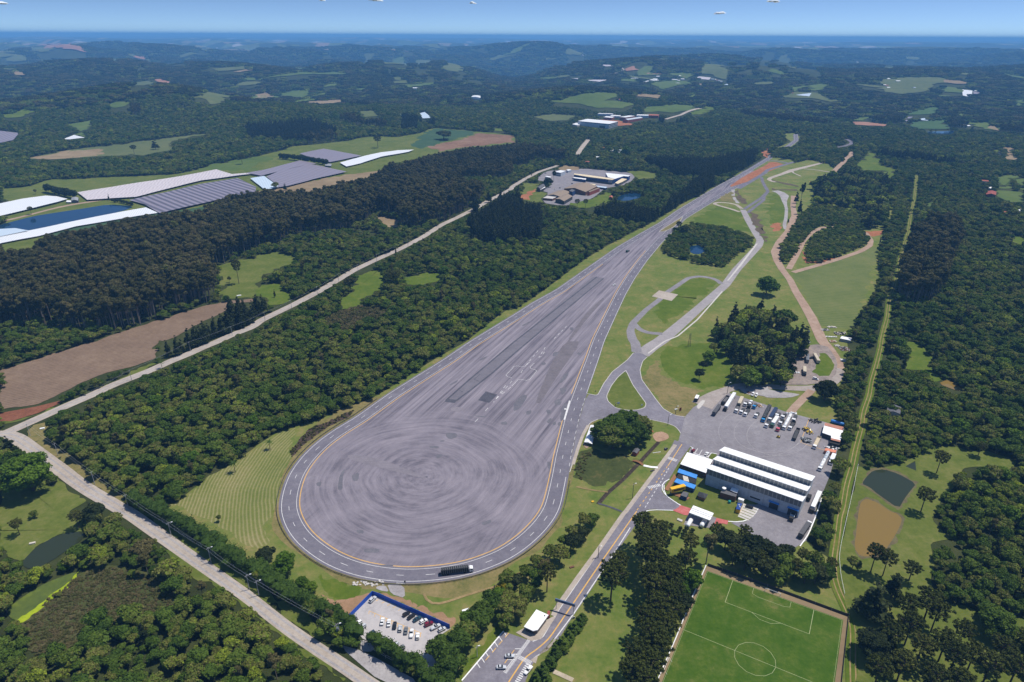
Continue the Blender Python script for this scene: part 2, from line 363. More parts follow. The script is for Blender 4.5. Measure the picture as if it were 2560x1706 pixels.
def hay_material():
    m, t, b = nt('hay_meadow'); v = pos_scaled(t); c0 = G('12', 1560, 1250)
    sub = t.nodes.new('ShaderNodeVectorMath'); sub.operation = 'DISTANCE'; t.links.new(v, sub.inputs[0]); sub.inputs[1].default_value = (c0[0] + 25, c0[1] + 10, 0)
    r = mth(t, 'ADD', sub.outputs['Value'], mth(t, 'MULTIPLY', noise(t, v, .02, 2), 6))
    w = mth(t, 'ADD', mth(t, 'MULTIPLY', mth(t, 'SINE', mth(t, 'MULTIPLY', r, 2 * math.pi / 2.1)), .5), .5); n = noise(t, v, .5, 5, .75); big = noise(t, v, .03, 4)
    base = ramp(t, mth(t, 'ADD', mth(t, 'MULTIPLY', n, .5), mth(t, 'MULTIPLY', big, .5)), [(.3, (.075, .105, .018)), (.5, (.13, .145, .035)), (.7, (.21, .18, .075))])
    k = mth(t, 'MULTIPLY', mth(t, 'POWER', w, 2.0), mth(t, 'MULTIPLY', mth(t, 'ADD', n, big), .36)); c = mix(t, k, base, (.38, .32, .19)); t.links.new(c, b.inputs['Base Color']); b.inputs['Roughness'].default_value = .95; b.inputs['Specular IOR Level'].default_value = .1; return m
area('hay_meadow', P('02:1540,1520 1700,1430 1830,1320 2050,1160 2250,1060 2350,980 12:0,975 200,845 370,790 340,900 290,1080 200,1400 160,1568 13:60,150 100,230 130,300 0,340 03:2350,380 2050,170 1900,80 1750,10 1620,-60'), hay_material())
area('lush_grass', P('22:1400,50 1850,0 2000,150 2030,260 2080,380 1750,430 1500,360 1380,250 1350,150'), M_lush, opn=False)
area('lush_grass', P('21:1230,1060 1420,1130 1300,1290 1400,1430 1850,1060 1880,1020 1720,985 1600,1010 1540,1070 1440,1150'), M_lush, opn=False)
area('lush_grass', P('31:0,200 100,230 160,330 150,450 60,500 0,480'), M_lush, opn=False)
area('lush_grass', P('21:1900,310 2090,380 2200,570 1850,520 1650,500 1600,470'), M_lush, opn=False)
area('lush_grass', P('13:580,590 980,700 900,820 760,830 640,740'), M_lush, opn=False)
area('lush_grass', P('13:2270,1010 2330,1080 1870,1540 1830,1490 1990,1290'), M_lush, opn=False)
area('row_meadow', P('31:230,960 500,870 980,690 1060,570 1000,790 940,1000 880,1200 810,1420 760,1460 480,1420 400,1280 300,1100'), M_rows)
area('dry_verge', P('22:1200,370 1240,250 1350,170 1370,290 1560,420 1740,450 1600,690 1500,680 1400,610 1330,520'), M_verge, opn=False)
M_worn = gmat('worn_soil', [(.3, (.2, .13, .07)), (.55, (.28, .17, .1)), (.75, (.34, .22, .15))], .05, .6, .5)
area('red_soil', P('13:610,760 720,830 900,790 1065,745 850,985 740,900'), M_worn, opn=False); area('red_soil', P('13:1090,735 1250,770 1400,830 1840,985 1800,1065 1400,870'), M_worn, opn=False)
area('red_soil', P('31:880,560 1080,540 1060,575 960,610'), M_red, opn=False)
area('red_soil', P('31:380,95 500,100 490,122 400,122'), M_red, opn=False); area('red_soil', P('31:30,490 110,480 120,550 50,560'), M_red, opn=False)
area('red_soil', P('31:310,740 340,850 460,850 650,790 440,830 360,800'), M_red, opn=False)
area('dark_soil_bank', P('12:500,800 700,720 900,630 860,690 700,760 560,860 470,920 330,1060 320,1010 400,900'), gmat('dark_bank', [(.3, (.03, .022, .018)), (.55, (.07, .048, .038)), (.75, (.12, .09, .07))], .1, .8, .5), opn=False)
area('tall_grass', P('B:200,1040 450,940 560,960 760,1060 1060,1050 1240,1200 1350,1290 1180,1400 1040,1568 540,1700 130,1500'), gmat('dull_turf', [(.3, (.03, .04, .012)), (.55, (.055, .068, .02)), (.75, (.12, .095, .04))], .06, .5, .5), opn=False)

# ------------------------------------------------------------------ the teardrop test pad
L_ = P('30:235,1235 240,1290 180,1335 100,1385 0,1440 20:2350,1445 2160,1560 21:1900,130 1500,370 1360,470 1200,560 960,700 700,880 400,1090 180,1210 0,1325 12:1950,0 1700,170 1440,330 1200,480 905,690 700,810 540,925 400,1060 290,1210 225,1380 200,1540 13:215,60 260,175 350,300 520,440 700,540 940,620 1250,665 1500,665 1800,635 2040,580 2340,460 23:200,310 350,160 455,0 22:490,1400 520,1240 545,1060 580,900 612,740 650,600 690,480 800,160 850,0 21:980,1280 1050,1130 1130,990 1240,830 1380,660 1480,560 1600,440 1860,280 2080,150 2350,20')
LOOP = resample(L_, 4, 14)
def at_s(code, x, y):
    p = G(code, x, y); return int(np.argmin(np.hypot(LOOP[:, 0] - p[0], LOOP[:, 1] - p[1])))
iA = at_s('21', 2160, -10); iR = at_s('21', 2350, 20)
pad = LOOP[iA:iR + 1]
# fitted centre of the turning circle
arc = LOOP[at_s('12', 400, 1060):at_s('22', 520, 1240)]
A_ = np.c_[2 * arc, np.ones(len(arc))]; sol = np.linalg.lstsq(A_, (arc ** 2).sum(1), rcond=None)[0]; CX, CY = sol[:2]; CR = math.sqrt(sol[2] + CX * CX + CY * CY)
d0 = G('12', 1790, 540); d1 = G('21', 830, 990); DANG = math.atan2(d1[1] - d0[1], d1[0] - d0[0])
def pad_material():
    m, t, b = nt('pad_asphalt'); v = pos_scaled(t)
    sub = t.nodes.new('ShaderNodeVectorMath'); sub.operation = 'SUBTRACT'; t.links.new(v, sub.inputs[0]); sub.inputs[1].default_value = (CX - 3, CY + 2, 0)
    sp = t.nodes.new('ShaderNodeSeparateXYZ'); t.links.new(sub.outputs[0], sp.inputs[0])
    # gently warped radius so the tyre arcs do not close into perfect rings
    wob = mth(t, 'MULTIPLY', mth(t, 'SUBTRACT', noise(t, v, .012, 2), .5), 15)
    r = mth(t, 'ADD', mth(t, 'SQRT', mth(t, 'ADD', mth(t, 'MULTIPLY', sp.outputs[0], sp.outputs[0]), mth(t, 'MULTIPLY', sp.outputs[1], sp.outputs[1]))), wob)
    ang = mth(t, 'ARCTAN2', sp.outputs[1], sp.outputs[0])
    def comb(a, bb):
        c = t.nodes.new('ShaderNodeCombineXYZ'); t.links.new(a, c.inputs[0]); t.links.new(bb, c.inputs[1]); return c.outputs[0]
    rings = mth(t, 'ADD', mth(t, 'MULTIPLY', noise(t, comb(mth(t, 'MULTIPLY', r, .30), mth(t, 'MULTIPLY', ang, 1.3)), 1.0, 8, .75), .66), mth(t, 'MULTIPLY', noise(t, v, .05, 7, .75), .34))
    rot = pos_scaled(t, (1, 1, 1), DANG + .06); s2 = t.nodes.new('ShaderNodeSeparateXYZ'); t.links.new(rot, s2.inputs[0])
    lines = noise(t, comb(mth(t, 'MULTIPLY', s2.outputs[1], .3), mth(t, 'MULTIPLY', s2.outputs[0], .007)), 1.0, 7, .7)
    k = t.nodes.new('ShaderNodeMapRange'); k.inputs[1].default_value = 62; k.inputs[2].default_value = 92; t.links.new(r, k.inputs[0])
    f = mix(t, k.outputs[0], rings, lines)
    big = noise(t, v, .02, 5, .6); fine = noise(t, v, 1.3, 3, .7)
    fac = mth(t, 'ADD', mth(t, 'ADD', mth(t, 'MULTIPLY', f, .74), mth(t, 'MULTIPLY', big, .18)), mth(t, 'MULTIPLY', fine, .08))
    c = ramp(t, fac, [(.34, (.062, .056, .072)), (.43, (.125, .113, .137)), (.5, (.185, .166, .193)), (.62, (.265, .236, .266))])
    t.links.new(c, b.inputs['Base Color']); b.inputs['Roughness'].default_value = .9; b.inputs['Specular IOR Level'].default_value = .15
    return m
area('test_pad', pad, pad_material(), smooth=False)
strip('highway', None, 13, M_lane, raw=resample(LOOP[:iA + 12] + np.array([5.5, 0]), 6), margin=6)
# outer lanes
strip('lane', None, 11.2, M_lane, raw=pad, off=5.7, opn=False)
jn = [at_s('22', 700, 470), at_s('22', 545, 1060)]
strip('lane_line', None, .3, M_white, raw=LOOP[:jn[1] * 0 + at_s('22', 530, 1200)], off=1.6, opn=False)
strip('lane_line', None, .3, M_white, raw=LOOP[at_s('22', 690, 470):], off=.6, opn=False)
strip('lane_line', None, .26, M_white, raw=resample(LOOP[at_s('22', 530, 1150):at_s('22', 690, 480)], 1), off=.5, dash=(3.5, 8), opn=False)
strip('lane_line', None, .26, M_white, raw=resample(LOOP, 1.02), off=5.8, dash=(4.2, 16), opn=False)
strip('lane_line', None, .26, M_white, raw=LOOP, off=10.2, opn=False)
y0, y1 = at_s('21', 850, 865), at_s('21', 1240, 730)
strip('yellow_line', None, .5, M_yel, raw=LOOP[y0:at_s('22', 600, 620)], off=12.0, opn=False)
strip('yellow_line', None, .5, M_yel, raw=LOOP[at_s('22', 640, 500):y1], off=12.0, opn=False)
# markings and stains on the pad
def sarea(name, txt, m, opn=False, **k): return area(name, P(txt), m, opn=opn, **k)
sarea('asphalt_strip', '12:1740,540 1830,550 1980,440 2170,290 2350,130 21:850,985 740,975 12:2350,20 2150,190 1960,350', gmat('strip_asphalt', [(.25, (.115, .108, .125)), (.5, (.15, .14, .163)), (.8, (.19, .177, .2))], .08, .7, .5), smooth=False)
for a, b, w in (('12:1745,540 1960,350 2150,190 2350,20 21:430,1250 780,975', '', 1.6), ('12:1830,550 1980,440 2170,290 2350,130 21:480,1290 840,990', '', 1.6), ('12:1740,540 1835,552', '', 5)):
    strip('asphalt_joint', P(a), w, M_dark, opn=False, smooth=0)
for k, q in enumerate(('12:2060,300 2000,350', '12:2000,345 2045,365', '12:1900,465 1850,440')): strip('asphalt_joint', P(q), .5, M_dark, opn=False, smooth=0)
sarea('asphalt_patch', '12:2110,458 2215,490 2140,565 2038,540', M_dark, smooth=False)
sarea('skid_band', '21:830,1165 850,1180 690,1360 530,1568 505,1568 660,1330', gmat('brown_band', [(.25, (.1, .09, .1)), (.5, (.145, .13, .145)), (.8, (.19, .17, .185))], .08, .7, .5)); sarea('skid_band', '22:640,0 490,0 360,200 210,560 260,570 400,340', gmat('brown_band', [(.3, (.095, .085, .092)), (.55, (.13, .115, .125)), (.75, (.17, .15, .155))], .08, .7, .5))
for q in ('22:380,100 430,95 420,130 370,140', '22:600,100 640,105 630,125 600,120', '22:265,195 300,190 315,210 280,222', '22:430,380 480,300 525,285 500,340 450,385', '22:430,430 505,420 490,470 455,495 450,460', '22:385,550 430,525 460,550 440,590 395,580', '22:310,630 350,625 360,660 330,675', '22:315,740 345,705 370,710 340,755', '22:370,750 400,732 405,760 380,775', '22:415,755 440,735 455,765 430,780', '22:130,640 185,630 170,670 130,675', '22:20,560 100,485 150,500 60,630 10,640', '12:1745,840 1840,840 1850,880 1780,900 1745,875', '12:1690,910 1735,908 1725,922 1690,920', '12:1590,960 1680,960 1675,985 1600,980', '12:2245,745 2300,732 2310,765 2250,765', '12:1660,1040 1715,1035 1690,1070 1655,1075', '12:550,1300 605,1285 590,1335 560,1325', '12:2010,680 2120,690 2115,700 2020,690', '22:320,1105 360,1105 355,1180 330,1165', '13:985,345 1130,340 1135,380 1000,380', '13:920,170 985,170 990,205 930,200', '13:1130,490 1260,490 1260,505 1140,505', '13:2070,100 2160,75 2160,105 2080,130', '21:530,1440 565,1440 560,1470 535,1465', '21:90,1420 170,1380 160,1400 100,1430', '12:2050,170 2130,130 2110,155 2055,180', '12:1770,400 1860,350 1840,380 1780,405', '12:745,1360 770,1220 820,1160 795,1260 795,1365', '12:880,1230 950,1200 940,1280 890,1285', '22:470,570 505,560 500,680 450,740 440,700'):
    sarea('asphalt_stain', q, M_patch)
M_pale = gmat('pale_asphalt', [(.3, (.15, .136, .155)), (.5, (.19, .172, .195)), (.75, (.24, .215, .24))], .08, .7, .5)
sarea('worn_asphalt', '12:1790,610 1850,600 1910,615 1880,645 1790,640', M_pale); sarea('worn_asphalt', '12:840,1040 1000,1050 1200,1100 1570,1250 1540,1260 1100,1150 850,1080', M_pale)
sarea('asphalt_drain', '12:1555,1240 1580,1242 1575,1252 1558,1250', M_dark)
for q in ('22:0,250 25,220 110,238 160,190', '22:205,200 155,245 235,265 150,362 62,345 0,410', '12:2350,250 2285,318 2350,335'): strip('pad_line', P(q), .3, M_white, opn=False, smooth=0)
for q in ('22:305,55 245,150', '22:240,85 120,230', '22:100,265 80,290', '22:300,95 260,145', '12:2350,365 2190,545', '12:2340,420 2200,530', '12:2290,405 2180,560', '12:2130,610 2105,640', '12:2040,710 2010,740', '21:500,1430 370,1560'): strip('pad_line', P(q), .35, M_white, opn=False, smooth=0, step=1.5, dash=(4, 9))
strip('pad_line', P('22:530,545 480,720'), 1.2, M_white, opn=False, smooth=0); sarea('pad_line', '22:480,615 500,615 498,628 478,626', M_white)
sarea('red_soil_island', '21:1965,165 2130,50 2350,-60 30:0,1495 60,1487 130,1505 155,1515 100,1540 0,1580 21:2200,90', M_red, smooth=True)
sarea('grass_island', '21:1350,560 1400,525 1490,470 1570,420 1540,470 1480,520 1400,558', M_verge)
strip('white_kerb', P('21:1350,560 1400,525 1490,470 1570,420 1540,470 1480,520 1400,558 1350,560'), .6, M_conw, opn=False, smooth=0)
# roads in the upper part of the site
strip('road', P('21:2080,165 2300,35 30:0,1560 200,1500 390,1450'), 9, M_lane); strip('road', P('30:-30,1478 60,1478 130,1488 200,1503'), 8, M_lane)
strip('road', P('30:620,1355 700,1345 760,1325 770,1310 740,1290 710,1280'), 10, M_lane)
strip('service_road', P('21:2290,60 2300,100 2330,160 2350,190 2290,250 2130,355'), 6, M_lane); strip('service_road', P('31:-20,150 0,190 -40,240 21:2310,270 2160,388'), 6, M_lane)
strip('gravel_track', P('31:60,185 110,200 150,230 150,280 170,350 165,430 150,500 165,540'), [16, 16, 9, 5, 5, 5, 5, 6], M_gravel)
strip('gravel_track', P('21:2030,175 2030,230 2050,270 2075,300'), 6, M_gravel, opn=False)
M_serv = gmat('service_asphalt', [(.2, (.2, .182, .185)), (.5, (.285, .262, .265)), (.8, (.37, .34, .335))], .05, .6, .5)
SR = P('21:1360,1568 1480,1470 1960,1050 2060,910 2270,680 2280,640 2170,460 2110,350 2060,310 1980,295 1880,292 1850,305 1900,322 2010,352 2080,372')
strip('service_road', P('22:1190,120 1290,40 21:1360,1568 1480,1470 1960,1050 2060,910 2265,690 2280,640 2240,580 2170,460 2120,360'), [14, 12, 10, 10, 10, 10, 10, 10, 10, 9], M_serv, smooth=10)
strip('service_road', P('21:2110,350 2060,312 1980,296 1880,292 1852,305 1900,322 2010,352 2090,380'), 6, M_conc)
for off, a in ((5, '21:1980,1010 2100,870 2250,670'), (-5.5, '22:1250,110 1400,0 21:1520,1520 1700,1370 1930,1110'), (4.2, '21:1990,1000 2240,675')):
    strip('concrete_edge', P(a), 1.5, M_conw, opn=False, smooth=0)
strip('loop_road', P('21:1920,1040 1890,1010 1830,985 1720,970 1620,985 1540,1040 1420,1120 1360,1180 1230,1280 1110,1400 1085,1470 1110,1568 22:1130,0 1145,100'), [6, 6, 6, 6, 6, 6, 6, 6.5, 7, 9, 9], M_yard)
strip('loop_road', P('21:1115,1400 1170,1460 1250,1490 1380,1500'), 6, M_yard)
sarea('landing_pad', '21:1350,1100 1525,1138 1465,1197 1283,1155', M_conc, smooth=False)
# junction
sarea('junction_road', '22:1115,100 1060,170 920,280 840,390 790,495 690,480 612,740 570,960 520,1190 560,1110 610,960 660,830 720,745 790,715 1000,690 1260,715 1420,750 1500,780 1550,840 1550,880 1520,940 1620,970 1700,900 1590,690 1500,680 1390,620 1320,530 1190,350 1175,260 1200,180 1245,140 1180,105', M_asph, opn=True)
isl = P('22:1045,265 1110,400 1180,500 1232,570 1220,608 1150,630 1050,632 950,610 880,550 868,500 910,410 970,330')
area('grass_island', isl, M_past, opn=False)
for q in ('22:1045,265 1110,400 1180,500 1232,570 1220,608 1150,630 1050,632 950,610 880,550 868,500 910,410 970,330 1045,265', '22:1115,105 1060,170 920,280 840,390 785,497 690,480', '22:1245,140 1200,180 1175,260 1190,350 1320,530 1390,620 1500,682 1590,692', '22:1260,715 1420,750 1500,780 1550,840 1550,880 1520,940 1350,1170 1240,1340 1060,1568', '22:790,715 720,745 660,830 610,960 560,1110 530,1200'):
    strip('white_kerb', P(q), .5, M_conw, opn=False, smooth=3, step=2)
strip('concrete_edge', P('22:700,770 650,860 600,1000 560,1130'), 2.2, M_conc, opn=False)
# yard
area('yard', P('22:1520,940 1590,690 1660,610 1760,540 1980,470 2350,590 32:30,600 170,650 500,735 700,795 560,1250 430,1568 33:455,0 400,150 350,270 230,345 0,320 23:2240,230 2010,105 2150,80 2250,0 22:2120,1480 1900,1320 1640,1150 1620,970'), M_yard, smooth=False)
for cx, cy, rx, ry in ((1000, 800, 580, 330), (860, 780, 690, 420), (1150, 850, 520, 330)):
    strip('tyre_mark', P('Y:' + ' '.join('%d,%d' % (cx + rx * math.cos(u), cy + ry * math.sin(u)) for u in np.linspace(.15, 4.1, 26))), .25, M_gravel, opn=False)
strip('yard_line', P('Y:1650,570 1510,965 1900,1085'), .35, M_yel, opn=False, smooth=0)
area('grass_lawn', P('W:130,410 0,600 10,800 110,880 250,960 440,960 720,1110 950,1200 1120,1215 1240,1190 1090,1140 1060,1080 1180,940 1380,960 1380,900 600,640 480,600 240,380'), M_past, opn=False)
area('grass_lawn', P('W:340,85 420,115 200,310 260,345 200,440 120,410'), M_past, opn=False); area('grass_lawn', P('W:700,195 790,215 720,300 650,270'), M_past, opn=False)
strip('white_kerb', P('W:120,415 340,80 430,110 400,185 640,265 700,190 780,210'), .5, M_wpaint, opn=False, smooth=0)
strip('white_kerb', P('W:0,640 0,790 100,890 250,965'), .5, M_wpaint, opn=False)
strip('white_kerb', P('W:940,1200 1080,1215 1240,1190 1330,1110 1385,1010'), .6, M_wpaint, opn=False); strip('white_kerb', P('W:2353,760 2230,1130 2120,1400 2000,1565'), .6, M_wpaint, opn=False)
for i in range(4): strip('parking_line', P('W:%d,%d %d,%d' % (495 + i * 65, 130 + i * 22, 450 + i * 65, 200 + i * 22)), .4, M_white, opn=False, smooth=0)
sarea('red_paving', 'W:230,960 395,1010 350,1110 300,1110 125,1040', M_brick, smooth=False); sarea('red_paving', 'W:770,1150 945,1190 930,1250 860,1230 720,1280', M_brick, smooth=False)
sarea('concrete_apron', 'W:395,1010 770,1150 720,1280 690,1300 290,1250 350,1110', M_yard, smooth=False)
sarea('parking_bays', 'W:1170,935 1385,1005 1330,1110 1240,1190 1085,1130', M_conw, smooth=False)
for i in range(5): strip('grass_gap', P('W:%d,%d %d,%d' % (1180 - i * 20, 965 + i * 35, 1375 - i * 28, 1040 + i * 34)), .5, M_past, opn=False, smooth=0)
# entry road
ER = P('22:1600,930 1540,960 1420,1165 1305,1330 1130,1568 23:1145,0 1040,150 830,450 600,790 470,980 375,1130')
strip('entry_road', P('22:1570,930 1420,1165 1305,1335 1135,1568 23:1130,15 1010,190 830,430 660,690 470,960 350,1150'), [12, 9.5, 10.5, 8.5, 8.3, 8.3, 8.3, 8.3, 8.3, 8.3], M_asph, smooth=8)
sarea('entry_road', '22:1480,1170 1360,1300 1380,1400 1480,1460 1550,1510 1480,1555 1270,1535 1180,1580 1250,1400 1400,1170', M_asph)
strip('white_kerb', P('22:1200,1568 1250,1545 1480,1552'), .5, M_wpaint, opn=False); strip('white_kerb', P('22:1445,1265 1370,1300 1380,1390 1480,1465 1545,1505'), .5, M_wpaint, opn=False)
sarea('entry_road', '23:0,1130 170,1190 230,1180 300,1120 420,1000 480,1000 400,1140 330,1230 240,1320 180,1420 120,1568 13:2350,1600 1890,1568 2265,1105', M_asph, smooth=False)
area('entry_road', P('13:1890,1568 2350,1500 23:130,1568 60,1900 13:1600,1950'), M_asph, smooth=False)
strip('yellow_line', P('22:1560,945 1430,1145'), .5, M_yel, opn=False, smooth=0); strip('yellow_line', P('22:1425,1150 1270,1375 1135,1568'), .5, M_yel, opn=False, smooth=0, step=1, dash=(2, 4.5))
strip('yellow_line', P('23:1145,0 1040,150 830,450 600,790 470,980 340,1170 240,1260 120,1340 60,1430 0,1520 13:2300,1600'), .6, M_yel, opn=False, smooth=4, step=2)
strip('lane_line', P('22:1440,1165 1360,1300 1210,1545'), .4, M_white, opn=False, smooth=0, step=1, dash=(2, 4)); strip('lane_line', P('22:1480,1165 1240,1350'), .01, M_white, opn=False, smooth=0)
strip('lane_line', P('23:1085,150 940,380 800,590 560,950 410,1150 330,1260 200,1350'), .5, M_white, opn=False, smooth=3, step=2); strip('lane_line', P('23:1050,0 800,370 640,600 430,905 280,1160 190,1195'), .5, M_white, opn=False, smooth=0, step=2)
strip('sidewalk', P('22:1500,950 1330,1180 1040,1568 23:1040,0 800,345 620,590 410,890 380,960'), 2.6, M_conc, opn=False, smooth=0)
def crosswalk(a, b, w, n):
    a, b = P(a)[0], P(b)[0]; d = (b - a); L = d.length; u = d / L; nn = Vector((-u.y, u.x)); mb = MB()
    z = lift()
    for i in range(n):
        c = a + d * ((i + .5) / n); h = L / n * .27
        mb.add([(*(c + u * sx * h + nn * sy * w / 2), z) for sx, sy in ((-1, -1), (1, -1), (1, 1), (-1, 1))], [(0, 1, 2, 3)])
    mb.build('crosswalk', M_white)['kind'] = 'structure'
crosswalk('W:60,265', 'W:190,310', 3, 8); crosswalk('22:1250,1345', '22:1362,1318', 2.6, 8); crosswalk('E:1120,1105', 'E:640,1750', 1.7, 34); crosswalk('E:920,1440', 'E:1160,1560', 2.2, 11); crosswalk('23:150,1400', '23:20,1610', 2.0, 12)
for i in range(7):
    x, y = 620 - i * 87, 940 + i * 103
    strip('parking_line', P('E:%d,%d %d,%d' % (x, y, x + 60, y + 92)), .35, M_white, opn=False, smooth=0)
strip('white_kerb', P('E:620,930 90,1560 -200,1900'), .6, M_wpaint, opn=False, smooth=0); strip('yellow_line', P('E:720,970 210,1568'), .35, M_yel, opn=False, smooth=0, step=1, dash=(2.4, 5))
strip('yellow_line', P('E:830,1300 640,1560'), .35, M_yel, opn=False, smooth=0, step=1, dash=(2.4, 5))
for q in ('E:840,1278 960,1278', 'E:810,1385 900,1385', 'E:690,1490 830,1492'): strip('parking_line', P(q), .35, M_white, opn=False, smooth=0)
sarea('sidewalk', 'E:860,960 1000,880 1330,820 1450,720 1600,640 1640,660 1350,1090 1160,1125', M_conc, smooth=False); sarea('sidewalk', 'E:1650,1060 1620,1150 1480,1310 1270,1420 1140,1500 1250,1568 1300,1400 1500,1290', M_conc, smooth=False)
# car park
sarea('car_park', '13:1070,745 1790,1075 1690,1140 1600,1300 1740,1530 1400,1370 1180,1250 980,1170 840,1000', gmat('grit_car_park', [(.3, (.3, .28, .28)), (.5, (.4, .375, .375)), (.75, (.46, .43, .42))], .05, .6, .4), smooth=False, opn=True)
for q in ('13:1110,690 1190,680 1220,740 1150,730 1100,710', '13:1200,665 1360,680 1370,800 1240,760'): sarea('gravel', q, M_gravel)
for i in range(5): strip('parking_line', P('L:%d,%d %d,%d' % (670 + 118 * i, 365 + 50 * i, 735 + 118 * i, 333 + 50 * i)), .3, M_yel, opn=False, smooth=0)
strip('parking_line', P('L:530,575 1630,1045'), .25, M_yel, opn=False, smooth=0)
for i in range(10): strip('parking_line', P('L:%d,%d %d,%d' % (530 + 120 * i, 575 + 52 * i, 522 + 120 * i, 640 + 54 * i)), .25, M_yel, opn=False, smooth=0)
for i in range(7): strip('parking_line', P('L:%d,%d %d,%d' % (2020 - 42 * i, 1080 + 52 * i, 1970 - 40 * i, 1140 + 50 * i)), .3, M_yel, opn=False, smooth=0)
for i in range(4): strip('parking_line', P('L:%d,%d %d,%d' % (640 + 90 * i, 1095 + 65 * i, 560 + 90 * i, 1150 + 65 * i)), .3, M_yel, opn=False, smooth=0)
sarea('gravel_apron', '13:740,1215 1000,1290 1560,1600 1180,1600', M_gravel, opn=True); sarea('gravel_apron', '13:960,1180 1080,1200 1080,1290 960,1290', M_gravel, opn=False)
# drains and small paths
strip('drain', P('B:1780,830 1560,1060 1360,1280 1080,1568 22:880,1390 790,1495'), 2.6, gmat('dark_ditch', [(.3, (.03, .022, .018)), (.55, (.05, .038, .03)), (.75, (.09, .07, .055))], .2, .8, .5), opn=False, smooth=0)
strip('drain', P('22:590,1335 720,1365 880,1385'), 1.2, M_trackd, opn=False); strip('drain', P('22:790,1490 900,1520 1010,1565'), 1.3, M_dark, opn=False)
strip('drain_kerb', P('L:1680,210 1690,300 1740,380 1850,440 2000,435 2180,380 13:1900,780 2200,690'), 1.4, M_trackd, opn=False)
sarea('drain_cover', '13:2190,690 2285,655 2290,670 2200,700', M_conw); sarea('sand_pit', 'B:1650,700 1720,640 1850,625 1960,680 1985,750 1900,800 1750,830 1690,780', gmat('sand', [(.3, (.25, .16, .1)), (.55, (.38, .25, .17)), (.75, (.45, .31, .22))], .1, .5, .5))
strip('concrete_path', P('B:1480,1290 1580,1325 1700,1310 1760,1330'), 2.0, M_wpaint, opn=False, smooth=0)
sarea('soil_heap', 'B:290,850 350,850 420,920 370,960 300,920', M_dirt); sarea('soil_patch', 'B:1570,560 1620,550 1690,630 1640,650', M_red)
M_beigep = gmat('beige_path', [(.2, (.3, .25, .18)), (.8, (.5, .43, .33))], .2, .8, .5)
# dirt roads
strip('dirt_road', P('31:240,232 228,330 245,420 190,550 100,660 65,750 85,830 130,910 200,1000 260,1120 330,1230 400,1350 455,1470 500,1568 32:560,70 630,180 650,260 610,350'), [11, 9, 8, 9, 11, 10, 9, 9, 11, 9, 8, 8, 9, 10, 10, 10, 10], M_dirt)
strip('dirt_road', P('32:648,250 610,350 520,415 400,435 200,430 0,415 22:2100,405 1980,440 1860,500 1740,590'), [10, 10, 10, 9, 8, 8, 8, 8, 13, 17], M_drv)
strip('dirt_road', P('31:190,905 260,780 330,640 400,570 500,522 640,517 800,545 895,570 945,640 935,690 850,742 650,812 450,872 230,935'), 7, M_dirt)
strip('dirt_road', P('U:2240,0 2220,90 2100,170 2060,240 1950,340 1850,440 1800,490'), 10, M_dirt); strip('dirt_road', P('U:1610,250 1050,390 800,450 500,560 260,640 210,680 280,720 380,745'), [9, 9, 12, 14, 10, 9, 7], M_conc)
strip('dirt_road', P('U:1070,420 1300,435 1600,480 1800,510 1950,600 1975,660'), 5, M_conc, opn=False); strip('dirt_road', P('U:780,460 820,520 1000,600'), 4, M_conc, opn=False)
sarea('gravel', '32:150,60 530,20 640,180 620,330 420,400 100,400 100,300 200,180', gmat('dump_ground', [(.3, (.13, .11, .1)), (.5, (.24, .2, .18)), (.75, (.34, .27, .22))], .06, .5, .5)); sarea('lush_grass', '32:460,110 530,110 590,180 605,250 560,320 470,320 420,280 450,200', M_lush)
sarea('gravel', '22:2050,410 2350,410 32:0,445 250,480 300,490 200,520 0,520 22:2300,500 2150,490', M_gravel); strip('dirt_road', P('32:400,450 330,520 250,600 200,660'), 6, M_dirt, opn=False)
sarea('concrete_slab', '22:1690,600 1740,540 1780,545 1715,630', M_conw)
for q in ('21:2060,170 2090,200 2150,280 2155,310 2100,300 2060,240', '21:2190,380 2250,400 2310,520 2345,640 2320,660 2270,580 2200,460', 'U:280,880 420,920 900,920 900,950 420,945 300,930', 'U:280,690 560,750 920,830 920,860 560,785 300,715'):
    area('earth_bank', P(q), gmat('earth_bank_soil', [(.2, (.05, .04, .025)), (.5, (.10, .075, .05)), (.8, (.17, .13, .08))], .1, .6, .5), opn=False)
area('worn_soil', P('21:1850,285 2010,195 2035,290 1960,285'), M_verge, opn=False); strip('gravel_path', P('23:380,1470 470,1510 560,1552'), 2.2, M_beigep, opn=False, smooth=0)
OPEN.append(np.array([tuple(v) for v in P('32:560,1250 700,790 730,800 710,900 660,1060 600,1250 550,1400 510,1568 33:470,100 430,250 405,330 300,330 32:430,1568')]))
# grass track on the right
GT = P('31:1365,40 1345,250 1310,400 1290,550 1250,680 1205,840 1195,930 1160,1050 1110,1200 1095,1350 1060,1480 1040,1568 32:1040,30 1000,200 950,370 930,500 880,640 860,780 805,980 770,1150 720,1320 680,1568 33:665,0 635,250 605,450 605,590 640,720 700,840 755,950 785,1100 775,1350 785,1650')
strip('grass_track', GT, 6, M_lush, smooth=10, margin=2.2)
for o in (-1.1, 1.1): strip('wheel_rut', GT, .6, M_trackd, opn=False, smooth=10, off=o)
